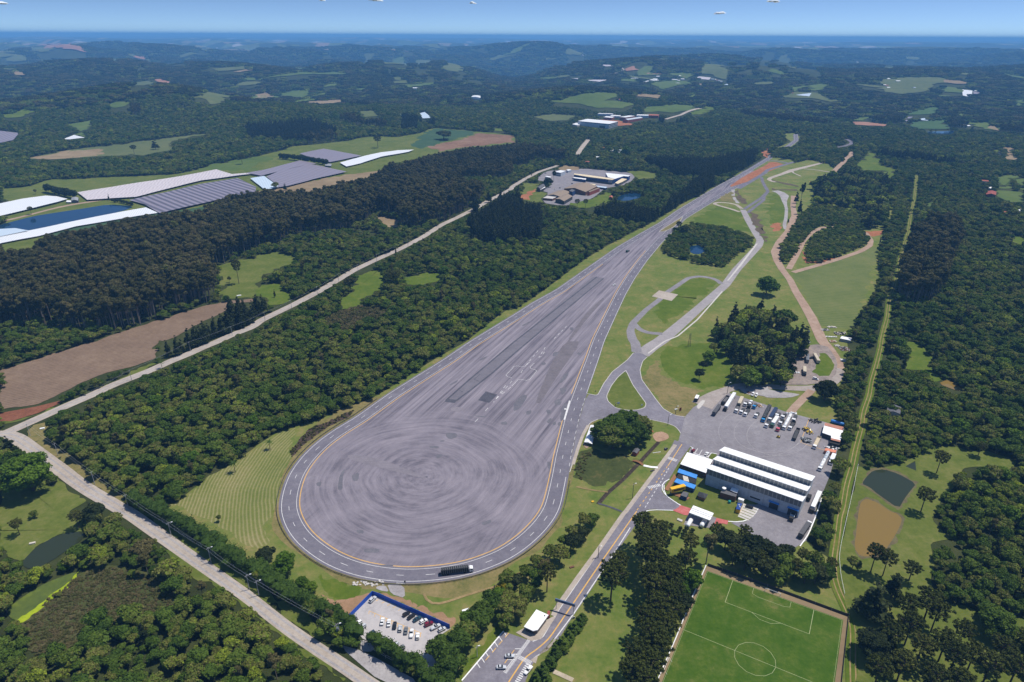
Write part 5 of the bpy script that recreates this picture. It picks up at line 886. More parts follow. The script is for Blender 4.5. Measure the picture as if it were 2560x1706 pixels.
# sheds of the yard
o, c_ = prism_building('equipment_shed', 'open shed with a white and rust red roof in the corner of the yard', 'shed', roofpoly('Y', '1910,640 1870,800 2010,850 2010,890 2160,930 2215,720', 3.6), 3.5, M_dsteel, M_roofw, over=.2)
MB().prism([p - c_ for p in roofpoly('Y', '1910,635 1900,680 2205,760 2220,705', 3.9)], 3.82, 3.9).build('roof_patch', M_rust, o); MB().prism([p - c_ for p in roofpoly('Y', '2012,885 2005,912 2155,950 2165,920', 3.9)], 3.82, 3.9).build('roof_patch', M_rust, o)
bt = thing('blue_tank', 'long blue cylinder tank behind the equipment shed', 'tank', (*G('Y', 2115, 640, 1.5), 0)); p0, p1 = G('Y', 2050, 612, 1.5), G('Y', 2185, 650, 1.5); bt.location = (*((p0 + p1) / 2), 0); bt.rotation_euler = (0, 0, math.atan2((p1 - p0).y, (p1 - p0).x))
MB().rings([[(x_, 1.2 * r_ * math.cos(a), 1.5 + 1.2 * r_ * math.sin(a)) for a in np.linspace(0, 6.283, 15)[:-1]] for x_, r_ in ((-4.6, .5), (-4.2, 1), (4.2, 1), (4.6, .5))]).build('vessel', M_bluer, bt, True)
for s in (-2.5, 2.5): MB().box((s, 0, .2), (.5, 1.6, .6)).build('saddle', M_dsteel, bt)
def container(code, a, b, c, h, m, label, mr=None): return prism_building('container', label, 'container', base3(code, a, b, c), h, m, mr or m, over=.03, thick=.1)
container('Y', (1890, 1140), (2065, 1180), (2085, 1140), 2.6, M_orange, 'orange shipping container beside the long white tanker'); container('D', (1985, 630), (2290, 690), (2330, 620), 2.8, M_steel, 'white topped container at the edge of the dump ground', M_wpaint)
# tent
tq = roofpoly('B', '440,490 315,825 475,862 560,520', 2.6); tcn = sum(tq, Vector((0, 0))) / 4; te = thing('event_tent', 'long white tent beside the clump of big trees at the junction', 'tent', (*tcn, 0)); tl = [p - tcn for p in tq]; a, b, c, d = tl
m0, m1 = (a + d) / 2, (b + c) / 2
MB().add([(*a, 2.4), (*b, 2.4), (*c, 2.4), (*d, 2.4), (*m0, 3.2), (*m1, 3.2), (*a, 2.25), (*b, 2.25), (*c, 2.25), (*d, 2.25)], [(0, 1, 5, 4), (2, 3, 4, 5), (1, 2, 5), (3, 0, 4), (0, 6, 7, 1), (1, 7, 8, 2), (2, 8, 9, 3), (3, 9, 6, 0)]).build('roof', M_wpaint, te)
for k in range(5):
    for p, q in ((a, b), (d, c)): s_ = p.lerp(q, k / 4) * .98; MB().tube((*s_, 0), (*s_, 2.4), .07, .07, 6).build('post', M_steel, te)
o, c_ = prism_building('brick_hut', 'little brick hut with a grey roof behind the clump of big trees', 'hut', base3('B', (1255, 1085), (1340, 1110), (1395, 1040)), 2.4, M_redc, M_grey, rise=.8); prism_building('guard_box', 'small white topped booth beside the yard entrance track', 'booth', base3('22', (1672, 555), (1700, 560), (1715, 530)), 3.2, M_dsteel, M_wpaint, over=.2)
# footbridge
bp0, bp1 = P('B:1265,1195 1470,1280'); bl = (bp1 - bp0).length; fb = thing('footbridge', 'arched brown wooden footbridge over the ditch', 'bridge', (*bp0, 0), math.atan2((bp1 - bp0).y, (bp1 - bp0).x)); arc_ = [(bl * t, .25 + 1.1 * math.sin(math.pi * t)) for t in np.linspace(0, 1, 9)]
dk = MB()
for (x0_, z0_), (x1_, z1_) in zip(arc_, arc_[1:]): dk.add([(x0_, -1, z0_), (x0_, 1, z0_), (x1_, 1, z1_), (x1_, -1, z1_), (x0_, -1, z0_ - .25), (x0_, 1, z0_ - .25), (x1_, 1, z1_ - .25), (x1_, -1, z1_ - .25)], [(0, 3, 2, 1), (4, 5, 6, 7), (0, 4, 7, 3), (1, 2, 6, 5), (0, 1, 5, 4), (3, 7, 6, 2)])
dk.build('deck', M_wood, fb)
for s in (-1, 1):
    rl = MB()
    for (x0_, z0_), (x1_, z1_) in zip(arc_, arc_[1:]): rl.tube((x0_, s, z0_ + 1), (x1_, s, z1_ + 1), .07, .07, 5); rl.tube((x0_, s, z0_), (x0_, s, z0_ + 1), .06, .06, 5)
    rl.build('railing', M_wood, fb)
# gatehouse and gantry sign
gq = roofpoly('E', '1262,505 1018,840 1195,925 1285,905 1500,612', 3.4); gc = sum(gq, Vector((0, 0))) / 5; gh = thing('gatehouse', 'gatehouse with a large white roof beside the entry road', 'gatehouse', (*gc, 0)); gl = [p - gc for p in gq]
MB().prism([p * .84 for p in gl], -.1, 1.0).build('wall', M_grey, gh); MB().prism([p * .82 for p in gl], 1.0, 2.6).build('window', M_glass, gh); MB().prism([p * .84 for p in gl], 2.6, 3.1).build('fascia', M_dsteel, gh); MB().prism(gl, 3.1, 3.5).build('roof', M_roofw, gh)
MB().box((*(G('E', 1425, 625, 3.6) - gc), 3.7), (.5, .5, .4)).build('roof_vent', M_dsteel, gh)
s0, s1 = G('E', 1648, 497), G('E', 1985, 600); gd = (s1 - s0); GLn = gd.length; gs = thing('gantry_sign', 'long dark blue sign on two posts spanning the entry road', 'sign', (*s0, 0), math.atan2(gd.y, gd.x))
for x in (0, GLn): MB().tube((x, 0, -.1), (x, 0, 5.4), .16, .14, 8).build('post', M_steel, gs)
MB().box((GLn / 2, 0, 6.1), (GLn + 1.2, .5, 1.6)).build('panel', plain('sign_blue', (.09, .14, .23), .5), gs); MB().box((GLn * .42, -.27, 6.1), (2.2, .04, .9)).build('panel', M_navy, gs)
prism_building('parcel_box', 'dark red small shed at the back of the gatehouse', 'shed', base3('E', (1470, 685), (1525, 680), (1530, 600)), 2.2, M_redc, M_redc, over=.05)
sn = thing('ground_sign', 'white low sign board at the right edge of the entry road by the gantry', 'sign', (*G('E', 1980, 690), 0), .3); MB().box((0, 0, .8), (2, .12, 1.2)).build('panel', M_wpaint, sn); MB().box((.2, -.08, .8), (.5, .05, .8)).build('letter', M_black, sn)
for x in (-.8, .8): MB().tube((x, .1, -.1), (x, .1, 1.0), .05, .05, 5).build('post', M_steel, sn)
# pitch surround and goal
def wall_run(name, label, cat, txt, h, t, m, posts=None):
    q = P(txt); c = q[0]; o = thing(name, label, cat, (*c, 0)); mb = MB()
    for a, b in zip(q, q[1:]):
        d = (b - a).normalized(); n = Vector((-d.y, d.x)) * t / 2; mb.prism([a + n - c, b + n - c, b - n - c, a - n - c], -.1, h)
    mb.build('panel' if posts else 'wall', m, o)
    if posts:
        pts = resample(q, posts, 0)
        for x, y in pts[:99]: MB().tube((x - c.x, y - c.y, -.1), (x - c.x, y - c.y, h + .25), .08, .08, 5).build('post', M_steel, o)
    return o
wall_run('pitch_wall', 'low white wall along the left side of the football pitch', 'wall', '23:1780,505 1660,780 1500,1180 1330,1568 1270,1720', 1.0, .35, M_wpaint)
wall_run('pitch_fence', 'dark fence behind the far goal line of the football pitch', 'fence', '23:1795,500 33:0,695 738,968', 1.8, .06, M_dsteel, 7); wall_run('pitch_fence', 'dark fence along the right side of the football pitch', 'fence', '33:738,968 715,1180 670,1600 655,1720', 1.6, .06, M_dsteel, 7)
wall_run('car_park_fence', 'bright blue solid fence around two sides of the car park', 'fence', '13:842,1000 1070,770 1130,790 1780,1078', 2.9, .12, plain('blue_fence', (.008, .09, .5), .5), 6)
def goal(p, rz, label):
    o = thing('football_goal', label, 'goal', (*p, 0), rz); 
    for x in (-3.66, 3.66): MB().tube((x, 0, 0), (x, 0, 2.44), .08, .08, 6).build('post', M_wpaint, o); MB().tube((x, 0, 2.44), (x, 1.8, 0), .05, .05, 5).build('stay', M_wpaint, o)
    MB().tube((-3.66, 0, 2.44), (3.66, 0, 2.44), .08, .08, 6).build('crossbar', M_wpaint, o)
p = pt(ub, -.2); goal(p, math.atan2(ux.y, ux.x), 'white goal frame on the far goal line of the football pitch'); g0 = G('23', 1415, 1430); goal(g0, math.atan2(uy.y, uy.x) + 0, 'small white goal frame standing at the left side of the pitch')
# kerb-side fences: perimeter along the hedge, guard rail of the turning circle
def rail_run(name, label, cat, txt, h, m, sp, r=.06, rails=(1.0,), q=None):
    q = resample(P(txt), sp, 0) if q is None else q; c = Vector(q[0]); o = thing(name, label, cat, (*c, 0)); mb = MB()
    for a, b in zip(q, q[1:]):
        for k in rails: mb.tube((a[0] - c.x, a[1] - c.y, h * k), (b[0] - c.x, b[1] - c.y, h * k), r, r, 5)
    mb.build('rail', m, o)
    for k, p in enumerate(q[:99]): MB().tube((p[0] - c.x, p[1] - c.y, -.1), (p[0] - c.x, p[1] - c.y, h + .05), r * 1.2, r * 1.2, 5).build('post', m, o)
    return o
rail_run('perimeter_fence', 'pale wire fence with a top rail in front of the long hedge', 'fence', '02:1280,1530 1340,1568 03:1350,10 1650,210 1950,390 2350,650 13:0,640 400,880 700,1060 985,1230', 2.3, M_pole, 4, .09, (1.0, .5)); rail_run('perimeter_fence', 'pale wire fence with a top rail in front of the shorter hedge', 'fence', '13:1060,1275 1300,1410 1570,1568 1750,1670', 2.3, M_pole, 4, .09, (1.0, .5))
lo_, hi_ = at_s('12', 1100, 520), at_s('22', 530, 1240)
rail_run('guard_rail', 'dark guard rail round the outer edge of the turning circle', 'guard rail', '', .8, M_dsteel, 4, .12, (1.0, .7), q=resample(LOOP[lo_:hi_] - np.c_[np.gradient(-LOOP[:, 1]), np.gradient(LOOP[:, 0])][lo_:hi_] / 4 * 1.3, 4.6, 0))
rail_run('field_fence', 'thin white post fence left of the ponds beside the grass track', 'fence', '32:825,1140 790,1320 735,1568 33:735,0 700,160 665,320 650,430 665,600 700,770', 1.3, M_wpaint, 5, .07)
for q, lb in (('13:1290,668 1362,672', 'low white barrier at the opening of the guard rail'),): rail_run('barrier', lb, 'barrier', q, .8, M_wpaint, 2, .12)
# ------------------------------------------------------------------ poles
def pole(code, x, y, h, label, group, arm=None, double=False, m=None):
    p = G(code, x, y); o = thing('utility_pole' if not arm else 'street_lamp', label, 'pole' if not arm else 'street lamp', (*p, 0), 0, group); mb = MB(); mb.tube((0, 0, -.2), (0, 0, h), .2, .13, 7); mb.build('mast', m or M_pole, o)
    MB().box((0, 0, h - .6), (2.0, .14, .14), rz=1.0).build('crossarm', M_pole, o)
    if arm: MB().tube((0, 0, h - 1.2), (*arm, h - .2), .07, .05, 5).build('arm', M_steel, o); MB().box((arm[0] * 1.1, arm[1] * 1.1, h - .2), (.9, .4, .2), rz=math.atan2(arm[1], arm[0])).build('lamp_head', M_wpaint, o)
    if double: MB().tube((.9, .5, -.2), (.9, .5, h), .2, .13, 7).build('mast', M_pole, o); MB().box((.45, .25, h * .7), (1.1, .9, 1.2)).build('transformer', M_steel, o)
    return o
for x, y, h in ((280, 868, 10), (535, 1050, 10), (872, 1315, 10), (1182, 1530, 10)): pole('02', x, y, h, 'concrete utility pole on the weedy verge between the road junction and the hedge', 'poles on the weedy verge')
for x, y, h in ((1575, 232, 10), (1940, 472, 10.5), (2290, 720, 10)): pole('03', x, y, h, 'street lamp on a concrete pole on the grass verge in front of the long hedge', 'lamps in front of the long hedge', (1.6, .6))
pole('13', 28, 775, 10, 'street lamp pole in front of the hedge near the bright green tree', None, (1.6, .6)); pole('13', 755, 1185, 10.5, 'double pole with a transformer beside the gravel apron', None, (1.6, .6), True); pole('13', 1262, 1240, 5, 'slim lamp between the parked cars and the shorter hedge', None, (.6, .2)); pole('13', 2030, 1335, 7, 'thin lamp on the bright lawn beside the visitor parking', None, (.9, .2))
for x, y in ((1210, 358), (1750, 92)): pole('02', x, y, 9.5, 'utility pole along the country road beside the stubble field', 'poles beside the stubble field')
pole('01', 2133, 1515, 9.5, 'utility pole on the country road in front of the dark tree row', None)
for x, y in ((85, 1382), (328, 1268), (565, 1142), (760, 1022), (938, 932), (1110, 838), (1396, 697)): pole('11', x, y, 10, 'utility pole along the straight country road between pasture and wood', 'poles on the straight country road')
for x, y in ((2235, 262), (2280, 222)): pole('11', x, y, 10, 'utility pole on the far country road near the factory', 'poles near the factory')
for x, y in ((95, 395), (195, 735)): pole('K', x, y, 11, 'utility pole on the meadow left of the factory', 'poles left of the factory')
for code, x, y, h, lb in (('22', 1105, 1438, 11, 'tall dark lamp mast on the lawn beside the ditch'), ('22', 1430, 770, 9, 'dark lamp mast at the kerb between junction and yard'), ('22', 1500, 668, 7, 'dark post on the dry grass at the yard corner'), ('22', 1975, 480, 10, 'lamp mast at the upper left corner of the yard'), ('23', 790, 425, 8, 'street lamp on the pavement of the entry road'), ('22', 950, 600, 4, 'dark sign post on the teardrop island, left one'), ('22', 1280, 760, 5, 'thin post at the right edge of the clump of big trees')): pole(code, x, y, h, lb, None, (1.2, .2) if h > 6 else None, m=M_dsteel)
wires = MB()
for row in ('02:280,868 535,1050 872,1315 1182,1530 03:1575,232 1940,472 2290,720 13:28,775', '13:28,775 755,1185', '02:280,868 1210,358 1750,92 01:2133,1515 11:85,1382 328,1268 565,1142 760,1022 938,932 1110,838 1396,697'):
    q = P(row)
    for a, b in zip(q, q[1:]):
        for of in (-.7, .7):
            pr_ = None
            for t in np.linspace(0, 1, 7): c = a.lerp(b, t); z = 9.4 - 4 * .9 * t * (1 - t); p3 = (c.x + of, c.y + of * .5, z); (wires.tube(pr_, p3, .035, .035, 4) if pr_ else None); pr_ = p3
wo = wires.build('power_line', plain('wire', (.3, .31, .33), .5)); tag(wo, 'sagging power line wires strung along the country road poles', 'wires')
# small signs and markers
def board(code, x, y, w, h, z, label, m, rz=.3, name='sign_board'):
    o = thing(name, label, 'sign', (*G(code, x, y), 0), rz); MB().tube((0, 0, -.1), (0, 0, z + h), .07, .07, 6).build('post', M_steel, o); MB().box((0, -.1, z + h / 2), (w, .08, h)).build('panel', m, o)
board('22', 975, 590, 2.2, 1.6, 1.6, 'pale sign board on the teardrop island', M_silver); board('22', 1190, 600, 1.4, 1, 1.2, 'small grey sign at the right tip of the teardrop island', M_silver); board('22', 1543, 640, 1.8, 2.8, 0.3, 'dark red upright board on the dry grass near the yard', M_redc); board('22', 765, 465, .8, .8, .6, 'small dark marker at the end of the grass strip by the junction', M_black); board('13', 1368, 668, .8, 1.2, 1.2, 'small dark sign beside the guard rail opening', M_black); board('22', 1420, 1000, 1.6, 1.2, .8, 'small box sign beside the entry road above the crosswalk', M_grey)
lm = thing('lattice_mast', 'slim dark lattice mast on the mown lawn left of the dark grove', 'mast', (*G('22', 1625, 45), 0)); mb = MB()
for sx, sy in ((-1, -1), (1, -1), (1, 1), (-1, 1)): mb.tube((sx * 1.1, sy * 1.1, 0), (sx * .4, sy * .4, 13), .09, .07, 5)
for z in range(0, 12, 2): w0, w1 = 1.1 - z * .054, 1.1 - (z + 2) * .054; [mb.tube((a_ * w0, b_ * w0, z), (c_ * w1, d_ * w1, z + 2), .05, .05, 4) for a_, b_, c_, d_ in ((-1, -1, 1, -1), (1, -1, 1, 1), (1, 1, -1, 1), (-1, 1, -1, -1))]
mb.build('frame', M_dsteel, lm)
pb = thing('low_pipe', 'white pipe lying on the lawn beside the ditch', 'pipe', (0, 0, 0)); a, b = P('B:1660,1045 1815,1025'); pb.location = (*a, 0); d = b - a; MB().tube((0, 0, .2), (d.x, d.y, .2), .18, .18, 7).build('body', M_wpaint, pb)
for code, x, y, sx, sy, h, m, nm, lb in (('22', 740, 1475, 1.6, 1.2, .5, M_yelp, 'yellow_box', 'yellow and white boxes lying at the end of the drain'), ('22', 1290, 1190, 3, .8, .5, M_dsteel, 'scrap_beam', 'dark scrap lying on the pavement below the crosswalk'), ('13', 1925, 915, 3.6, 1.5, .7, M_wpaint, 'concrete_block', 'white block at the edge of the hedge trees beside the car park'), ('23', 550, 515, 2.6, 1, .5, M_brown, 'garden_bench', 'bench on the lawn left of the entry road'), ('01', 2195, 1152, 4.5, 2, .9, M_wpaint, 'water_trough', 'white trough on the pasture beside the stubble field'), ('03', 300, 300, 3, 1.4, .9, M_beige, 'garden_bench', 'brown bench on the bank of the dark pond'), ('02', 390, 805, 3, 1.6, .8, M_wpaint, 'white_tarp', 'white tarpaulin lying on the weedy verge by the junction'), ('23', 45, 600, 4, 2, 1.2, M_tile, 'soil_box', 'red topped box between the belt trees by the drain'), ('22', 1505, 625, 2.2, 1, .4, M_wpaint, 'white_slab', 'white slab on the dry grass near the yard corner'), ('22', 1410, 995, 1.6, 1.6, 1.2, M_grey, 'pump_box', 'dark little pump box beside the entry road')):
    o = thing(nm, lb, 'box', (*G(code, x, y), 0), .4); MB().box((0, 0, h / 2), (sx, sy, h), taper=.92).build('body', m, o); MB().box((0, 0, h + .06), (sx * .96, sy * .96, .1)).build('lid', m, o)
# ------------------------------------------------------------------ cars
CARK = {}
def car_meshes(kind):
    if kind in CARK: return CARK[kind]
    S = dict(sedan=(4.4, 1.45, .5, 1.5, 3.75, .95), hatch=(3.9, 1.5, .45, 1.2, 3.8, .92), suv=(4.4, 1.75, .6, 1.35, 4.25, 1.05), pickup=(5.1, 1.75, .65, 1.5, 3.1, 1.05), van=(4.6, 1.9, .6, .9, 4.45, 1.05))[kind]
    L, Ht, _, hood, cab_end, belt = S; x = lambda q: L / 2 - q; w = .87
    b = MB(); b.loft([(-L / 2, .35, belt * .85, w * .86, .12), (-L / 2 + .25, .28, belt, w * .97, .12), (x(cab_end), .25, belt, w, .12), (x(hood), .25, belt, w, .12), (L / 2 - .35, .28, belt * .86, w * .96, .14), (L / 2, .38, belt * .7, w * .82, .14)])
    rf0, rf1 = hood + .75, cab_end - (.55 if kind in ('sedan', 'pickup') else .25)
    b.loft([(x(rf1), Ht - .07, Ht, .62, .03), (x(rf1) + .1, Ht - .07, Ht + .02, .64, .03), (x(rf0) - .1, Ht - .07, Ht + .02, .64, .03), (x(rf0), Ht - .07, Ht, .62, .03)])
    if kind == 'pickup': b.box((x(4.05), 0, belt + .04), (1.5, 1.4, .06))
    g = MB(); g.loft([(x(cab_end), belt - .05, belt + .02, .78, .02), (x(rf1), belt - .05, Ht - .05, .66, .02), (x(rf0), belt - .05, Ht - .05, .66, .02), (x(hood), belt - .05, belt + .02, .78, .02)])
    wh = MB(); wh.tube((0, -.11, 0), (0, .11, 0), .32, .32, 12)
    out = []
    for mb, m in ((b, PAINT['white']), (g, M_glass), (wh, M_tyre)):
        me = mb.mesh('car'); me.materials.append(m); out.append(me)
    out.append(L); CARK[kind] = out; return out
def car(code, rx, ry, fx, fy, kind, col, label, group=None, z=.9):
    a, b = G(code, rx, ry, z), G(code, fx, fy, z); p = (a + b) / 2; bm_, gm, wm, L = car_meshes(kind)
    nm = {'pickup': 'parked_pickup', 'van': 'parked_van'}.get(kind, 'parked_car'); 
    o = thing(nm, label, {'pickup': 'pickup', 'van': 'van'}.get(kind, 'car'), (*p, .02 + .3), math.atan2((b - a).y, (b - a).x), group); o.location.z = .45
    for n_, me in (('body', bm_), ('window', gm)):
        c = link(n_, me, None, o)
        if n_ == 'body': paint(c, PAINT[col])
    for sx in (-.29, .29):
        for sy in (-.78, .78): c = link('wheel', wm, None, o); c.location = (L * sx, sy, .32)
    o.location.z = .45 if False else .42 - .4 + .43
    return o
GP = 'cars in the fenced car park'
for a in [(540, 390, 665, 268, 'suv', 'silver', 'silver car alone in the upper left corner of the blue fence'),
          (1245, 672, 1372, 592, 'hatch', 'black', 'black car, first of the row along the blue fence'), (1350, 732, 1478, 640, 'sedan', 'black', 'black car second in the row along the blue fence'), (1462, 782, 1612, 690, 'sedan', 'teal', 'dark teal car third in the row along the blue fence'), (1597, 825, 1742, 742, 'hatch', 'white', 'white car between the dark teal car and the dark red one'), (1680, 890, 1880, 800, 'suv', 'maroon', 'dark red car in the row along the blue fence'), (1828, 955, 2015, 858, 'pickup', 'silver', 'silver pickup beside the dark red car at the blue fence'), (1982, 995, 2130, 918, 'hatch', 'silver', 'silver white car last in the row at the right end of the blue fence'),
          (790, 868, 820, 712, 'sedan', 'white', 'white saloon, first car on the left in the middle row'), (936, 890, 948, 750, 'sedan', 'white', 'white car second in the middle row beside the black one'), (1055, 945, 1072, 806, 'sedan', 'black', 'black car in the middle row of the car park'), (1172, 1002, 1184, 878, 'hatch', 'silver', 'silver car right of the black one in the middle row'), (1292, 1052, 1308, 912, 'sedan', 'grey', 'dark grey car in the middle row left of the pickup'), (1408, 1128, 1428, 955, 'pickup', 'white', 'white pickup with dark bed in the middle row'), (1542, 1168, 1552, 1030, 'hatch', 'white', 'white car at the right end of the middle row'),
          (255, 722, 140, 775, 'hatch', 'grey', 'dark grey car half hidden by the hedge at the left corner'), (345, 805, 250, 850, 'hatch', 'white', 'white car parked against the hedge right below the dark grey one'), (432, 880, 345, 930, 'hatch', 'silver', 'silver car under the hedge below the white one'), (650, 1012, 482, 1118, 'van', 'navy', 'dark blue van at the gap in the hedge'), (722, 1105, 598, 1180, 'suv', 'grey', 'grey car behind the shorter hedge beside the dark blue van'), (852, 1165, 772, 1220, 'hatch', 'silver', 'silver car behind the shorter hedge, between grey and white cars'), (948, 1222, 872, 1268, 'hatch', 'white', 'white car mostly hidden behind the shorter hedge'), (1112, 1265, 1042, 1330, 'hatch', 'silver', 'silver car behind the shorter hedge by the slim lamp'), (1248, 1330, 1128, 1402, 'suv', 'grey', 'grey car last in the row behind the shorter hedge')]:
    car('L', *a, group=GP)
car('E', 640, 1415, 842, 1412, 'sedan', 'silver', 'silver saloon in the visitor parking nearest the gatehouse'); car('13', 2205, 1430, 2300, 1430, 'sedan', 'silver', 'silver saloon lower left in the visitor parking'); car('23', 178, 1425, 122, 1490, 'pickup', 'white', 'white pickup driving on the entry road near the crosswalk')
car('W', 405, 182, 455, 132, 'hatch', 'red', 'dark red car in the parking bay left of the workshop hall'); car('W', 603, 232, 660, 182, 'sedan', 'white', 'white car in the parking bay left of the workshop hall'); car('W', 1200, 968, 1312, 1000, 'sedan', 'black', 'black car on the striped parking bays in front of the workshop hall')
car('Y', 755, 142, 712, 205, 'van', 'white', 'white van on the grass above the lorry yard, left one'); car('Y', 812, 158, 768, 222, 'van', 'white', 'white van on the grass above the lorry yard, right one')
car('21', 955, 1045, 922, 1055, 'hatch', 'white', 'white car driving alone on the narrow part of the test pad'); car('D', 1195, 1110, 1115, 1130, 'hatch', 'black', 'dark car between two box trailers on the dump ground'); car('32', 415, 340, 455, 348, 'van', 'white', 'white van at the lower edge of the dump ground'); car('D', 1100, 345, 1050, 380, 'hatch', 'navy', 'dark car beside the dirt road at the dark grove'); car('K', 190, 268, 212, 258, 'suv', 'black', 'dark car driving on the country road by the factory')
for i, (x, y) in enumerate([(600, 510), (460, 490), (690, 485), (440, 230), (900, 410)]): car('K', x - 22, y + 4, x + 22, y - 4, 'sedan', ['white', 'silver', 'grey', 'black', 'black'][i], ['white', 'silver', 'grey', 'black', 'dark'][i] + [' car in the middle of the factory car park', ' car beside the dark tree of the factory car park', ' car at the right edge of the factory car park', ' car at the upper factory entrance', ' car in front of the navy factory hall'][i])
for k, (x, y) in enumerate([(1995, 1108), (1950, 1165), (1900, 1238), (1858, 1278), (1828, 1330), (1793, 1362)]):
    o = thing('motorcycle', 'black motorcycle in the row at the right edge of the car park', 'motorcycle', (*G('L', x, y), 0), math.atan2(-.4, .9) + random.uniform(-.1, .1), 'motorcycles at the edge of the car park')
    for s in (-.65, .65): MB().tube((s, -.06, .3), (s, .06, .3), .3, .3, 12).build('wheel', M_tyre, o)
    MB().loft([(-.8, .6, .85, .12, .03), (-.2, .4, .9, .17, .04), (.3, .4, 1.0, .18, .04), (.6, .55, .95, .1, .03)]).build('body', PAINT['black'], o); MB().tube((.45, -.38, 1.05), (.45, .38, 1.05), .03, .03, 5).build('handlebar', M_steel, o)
# ------------------------------------------------------------------ lorries and trailers
def ring(x, r, zc, n=14, sx=1.0): return [(x, r * sx * math.cos(a), zc + r * math.sin(a)) for a in np.linspace(0, 2 * math.pi, n + 1)[:-1]]
_wm = MB().tube((0, -.14, 0), (0, .14, 0), .5, .5, 12).mesh('wheel'); _wm.materials.append(M_tyre)
def lorry(code, rx, ry, fx, fy, label, cab='white', cargo=(('box', 'white', 1.0),), L=None, cargo_h=2.6, z=1.6, group=None, name='lorry', cat='lorry', wid=2.5):
    """rear point -> front point; cargo: pieces from the front to the rear"""
    a, b = G(code, rx, ry, z), G(code, fx, fy, z); d = b - a; Lm = L or d.length; p = b - d.normalized() * Lm / 2
    o = thing(name, label, cat, (*p, .02), math.atan2(d.y, d.x), group); x1 = Lm / 2; ch = 1.05
    if cab:
        cl = 2.1; MB().loft([(x1 - cl, .7, 2.85, 1.2, .12), (x1 - cl + .5, .6, 3.0, 1.22, .14), (x1 - .25, .55, 2.75, 1.22, .14), (x1, .6, 1.7, 1.18, .12)]).build('cab', PAINT[cab], o)
        MB().add([(x1 + .01, -1.05, 1.75), (x1 + .01, 1.05, 1.75), (x1 - .22, 1.02, 2.62), (x1 - .22, -1.02, 2.62)], [(0, 1, 2, 3)]).build('windscreen', M_glass, o)
        for s in (-1, 1): MB().box((x1 - 1.0, s * 1.225, 2.05), (1.0, .03, .7)).build('window', M_glass, o)
        xe = x1 - cl - .35
    else: xe = x1
    MB().box(((xe - Lm / 2) / 2 + .15 if cab else 0, 0, .85), (Lm - .3, 1.0, .3)).build('chassis', M_dsteel, o)
    span = xe + Lm / 2; tot = sum(c[2] for c in cargo); x = xe
    for ty, col, fr in cargo:
        l = span * fr / tot; xa, xb = x - l + .12, x - .12; x -= l; xc = (xa + xb) / 2
        m = PAINT.get(col) or {'canvas': M_grey, 'dark': M_black, 'steel': M_silver, 'rust': M_rust, 'frame': M_dsteel}[col]
        if ty == 'box': MB().loft([(xa, ch, ch + cargo_h, wid / 2, .04), (xb, ch, ch + cargo_h, wid / 2, .04)]).build('cargo_box', m, o)
        elif ty == 'canvas':
            MB().loft([(xa, ch, ch + cargo_h, wid / 2, .25), (xb, ch, ch + cargo_h, wid / 2, .25)]).build('cargo_canvas', m, o); rb = MB(); n = max(3, int(l / 1.1))
            for k in range(n + 1): q = xa + .1 + (xb - xa - .2) * k / n; rb.box((q, 0, ch + cargo_h + .03), (.12, wid * .8, .08)); [rb.box((q, s * (wid / 2 + .02), ch + cargo_h * .45), (.12, .06, cargo_h * .85)) for s in (-1, 1)]
            rb.build('bow', M_steel if col == 'dark' else M_dsteel, o)
        elif ty == 'tank':
            r_ = 1.15; MB().rings([ring(xa, r_ * .5, ch + r_), ring(xa + .3, r_, ch + r_), ring(xb - .3, r_, ch + r_), ring(xb, r_ * .5, ch + r_)]).build('tank', m, o, True)
            for k in (.3, .7): MB().tube((xa + l * k, 0, ch + 2 * r_ - .05), (xa + l * k, 0, ch + 2 * r_ + .2), .35, .35, 8).build('hatch', M_steel, o)
        elif ty == 'bulk':
            for k in (.27, .73): MB().tube((xa + l * k, 0, ch + .2), (xa + l * k, 0, ch + 2.3), .4, 1.15, 10).build('silo', m, o)
        elif ty == 'flat': MB().box((xc, 0, ch + .12), (xb - xa, wid, .24)).build('flatbed', m, o); MB().box((xb - .1, 0, ch + .7), (.12, wid, 1.0)).build('headboard', M_dsteel, o)
        elif ty == 'open':
            bb = MB(); bb.box((xc, 0, ch + .1), (xb - xa, wid, .2)); [bb.box((xc, s * (wid / 2 - .05), ch + .8), (xb - xa, .1, 1.3)) for s in (-1, 1)]; [bb.box((q, 0, ch + .8), (.1, wid - .2, 1.3)) for q in (xa + .05, xb - .05)]; bb.build('cargo_body', m, o)
    ax = ([x1 - 1.2] if cab else []) + [-Lm / 2 + 1.2, -Lm / 2 + 2.4] + ([-Lm / 2 + 3.6] if Lm > 13 else []) + ([x1 - 4.6] if Lm > 11 and cab else [])
    for q in ax:
        for s in (-1, 1): w = link('wheel', _wm, None, o); w.location = (q, s * 1.08, .5)
    return o
lorry('13', 1695, 560, 1995, 525, 'long lorry with ribbed black canvas and white cab driving on the turning circle', 'white', (('canvas', 'dark', 1),), cargo_h=2.7, z=1.5)
lorry('21', 1082, 722, 1052, 742, 'dark flatbed lorry driving up the narrow part of the test pad', 'green', (('flat', 'frame', 1),), L=8.5)
GY = 'lorries parked in the yard'
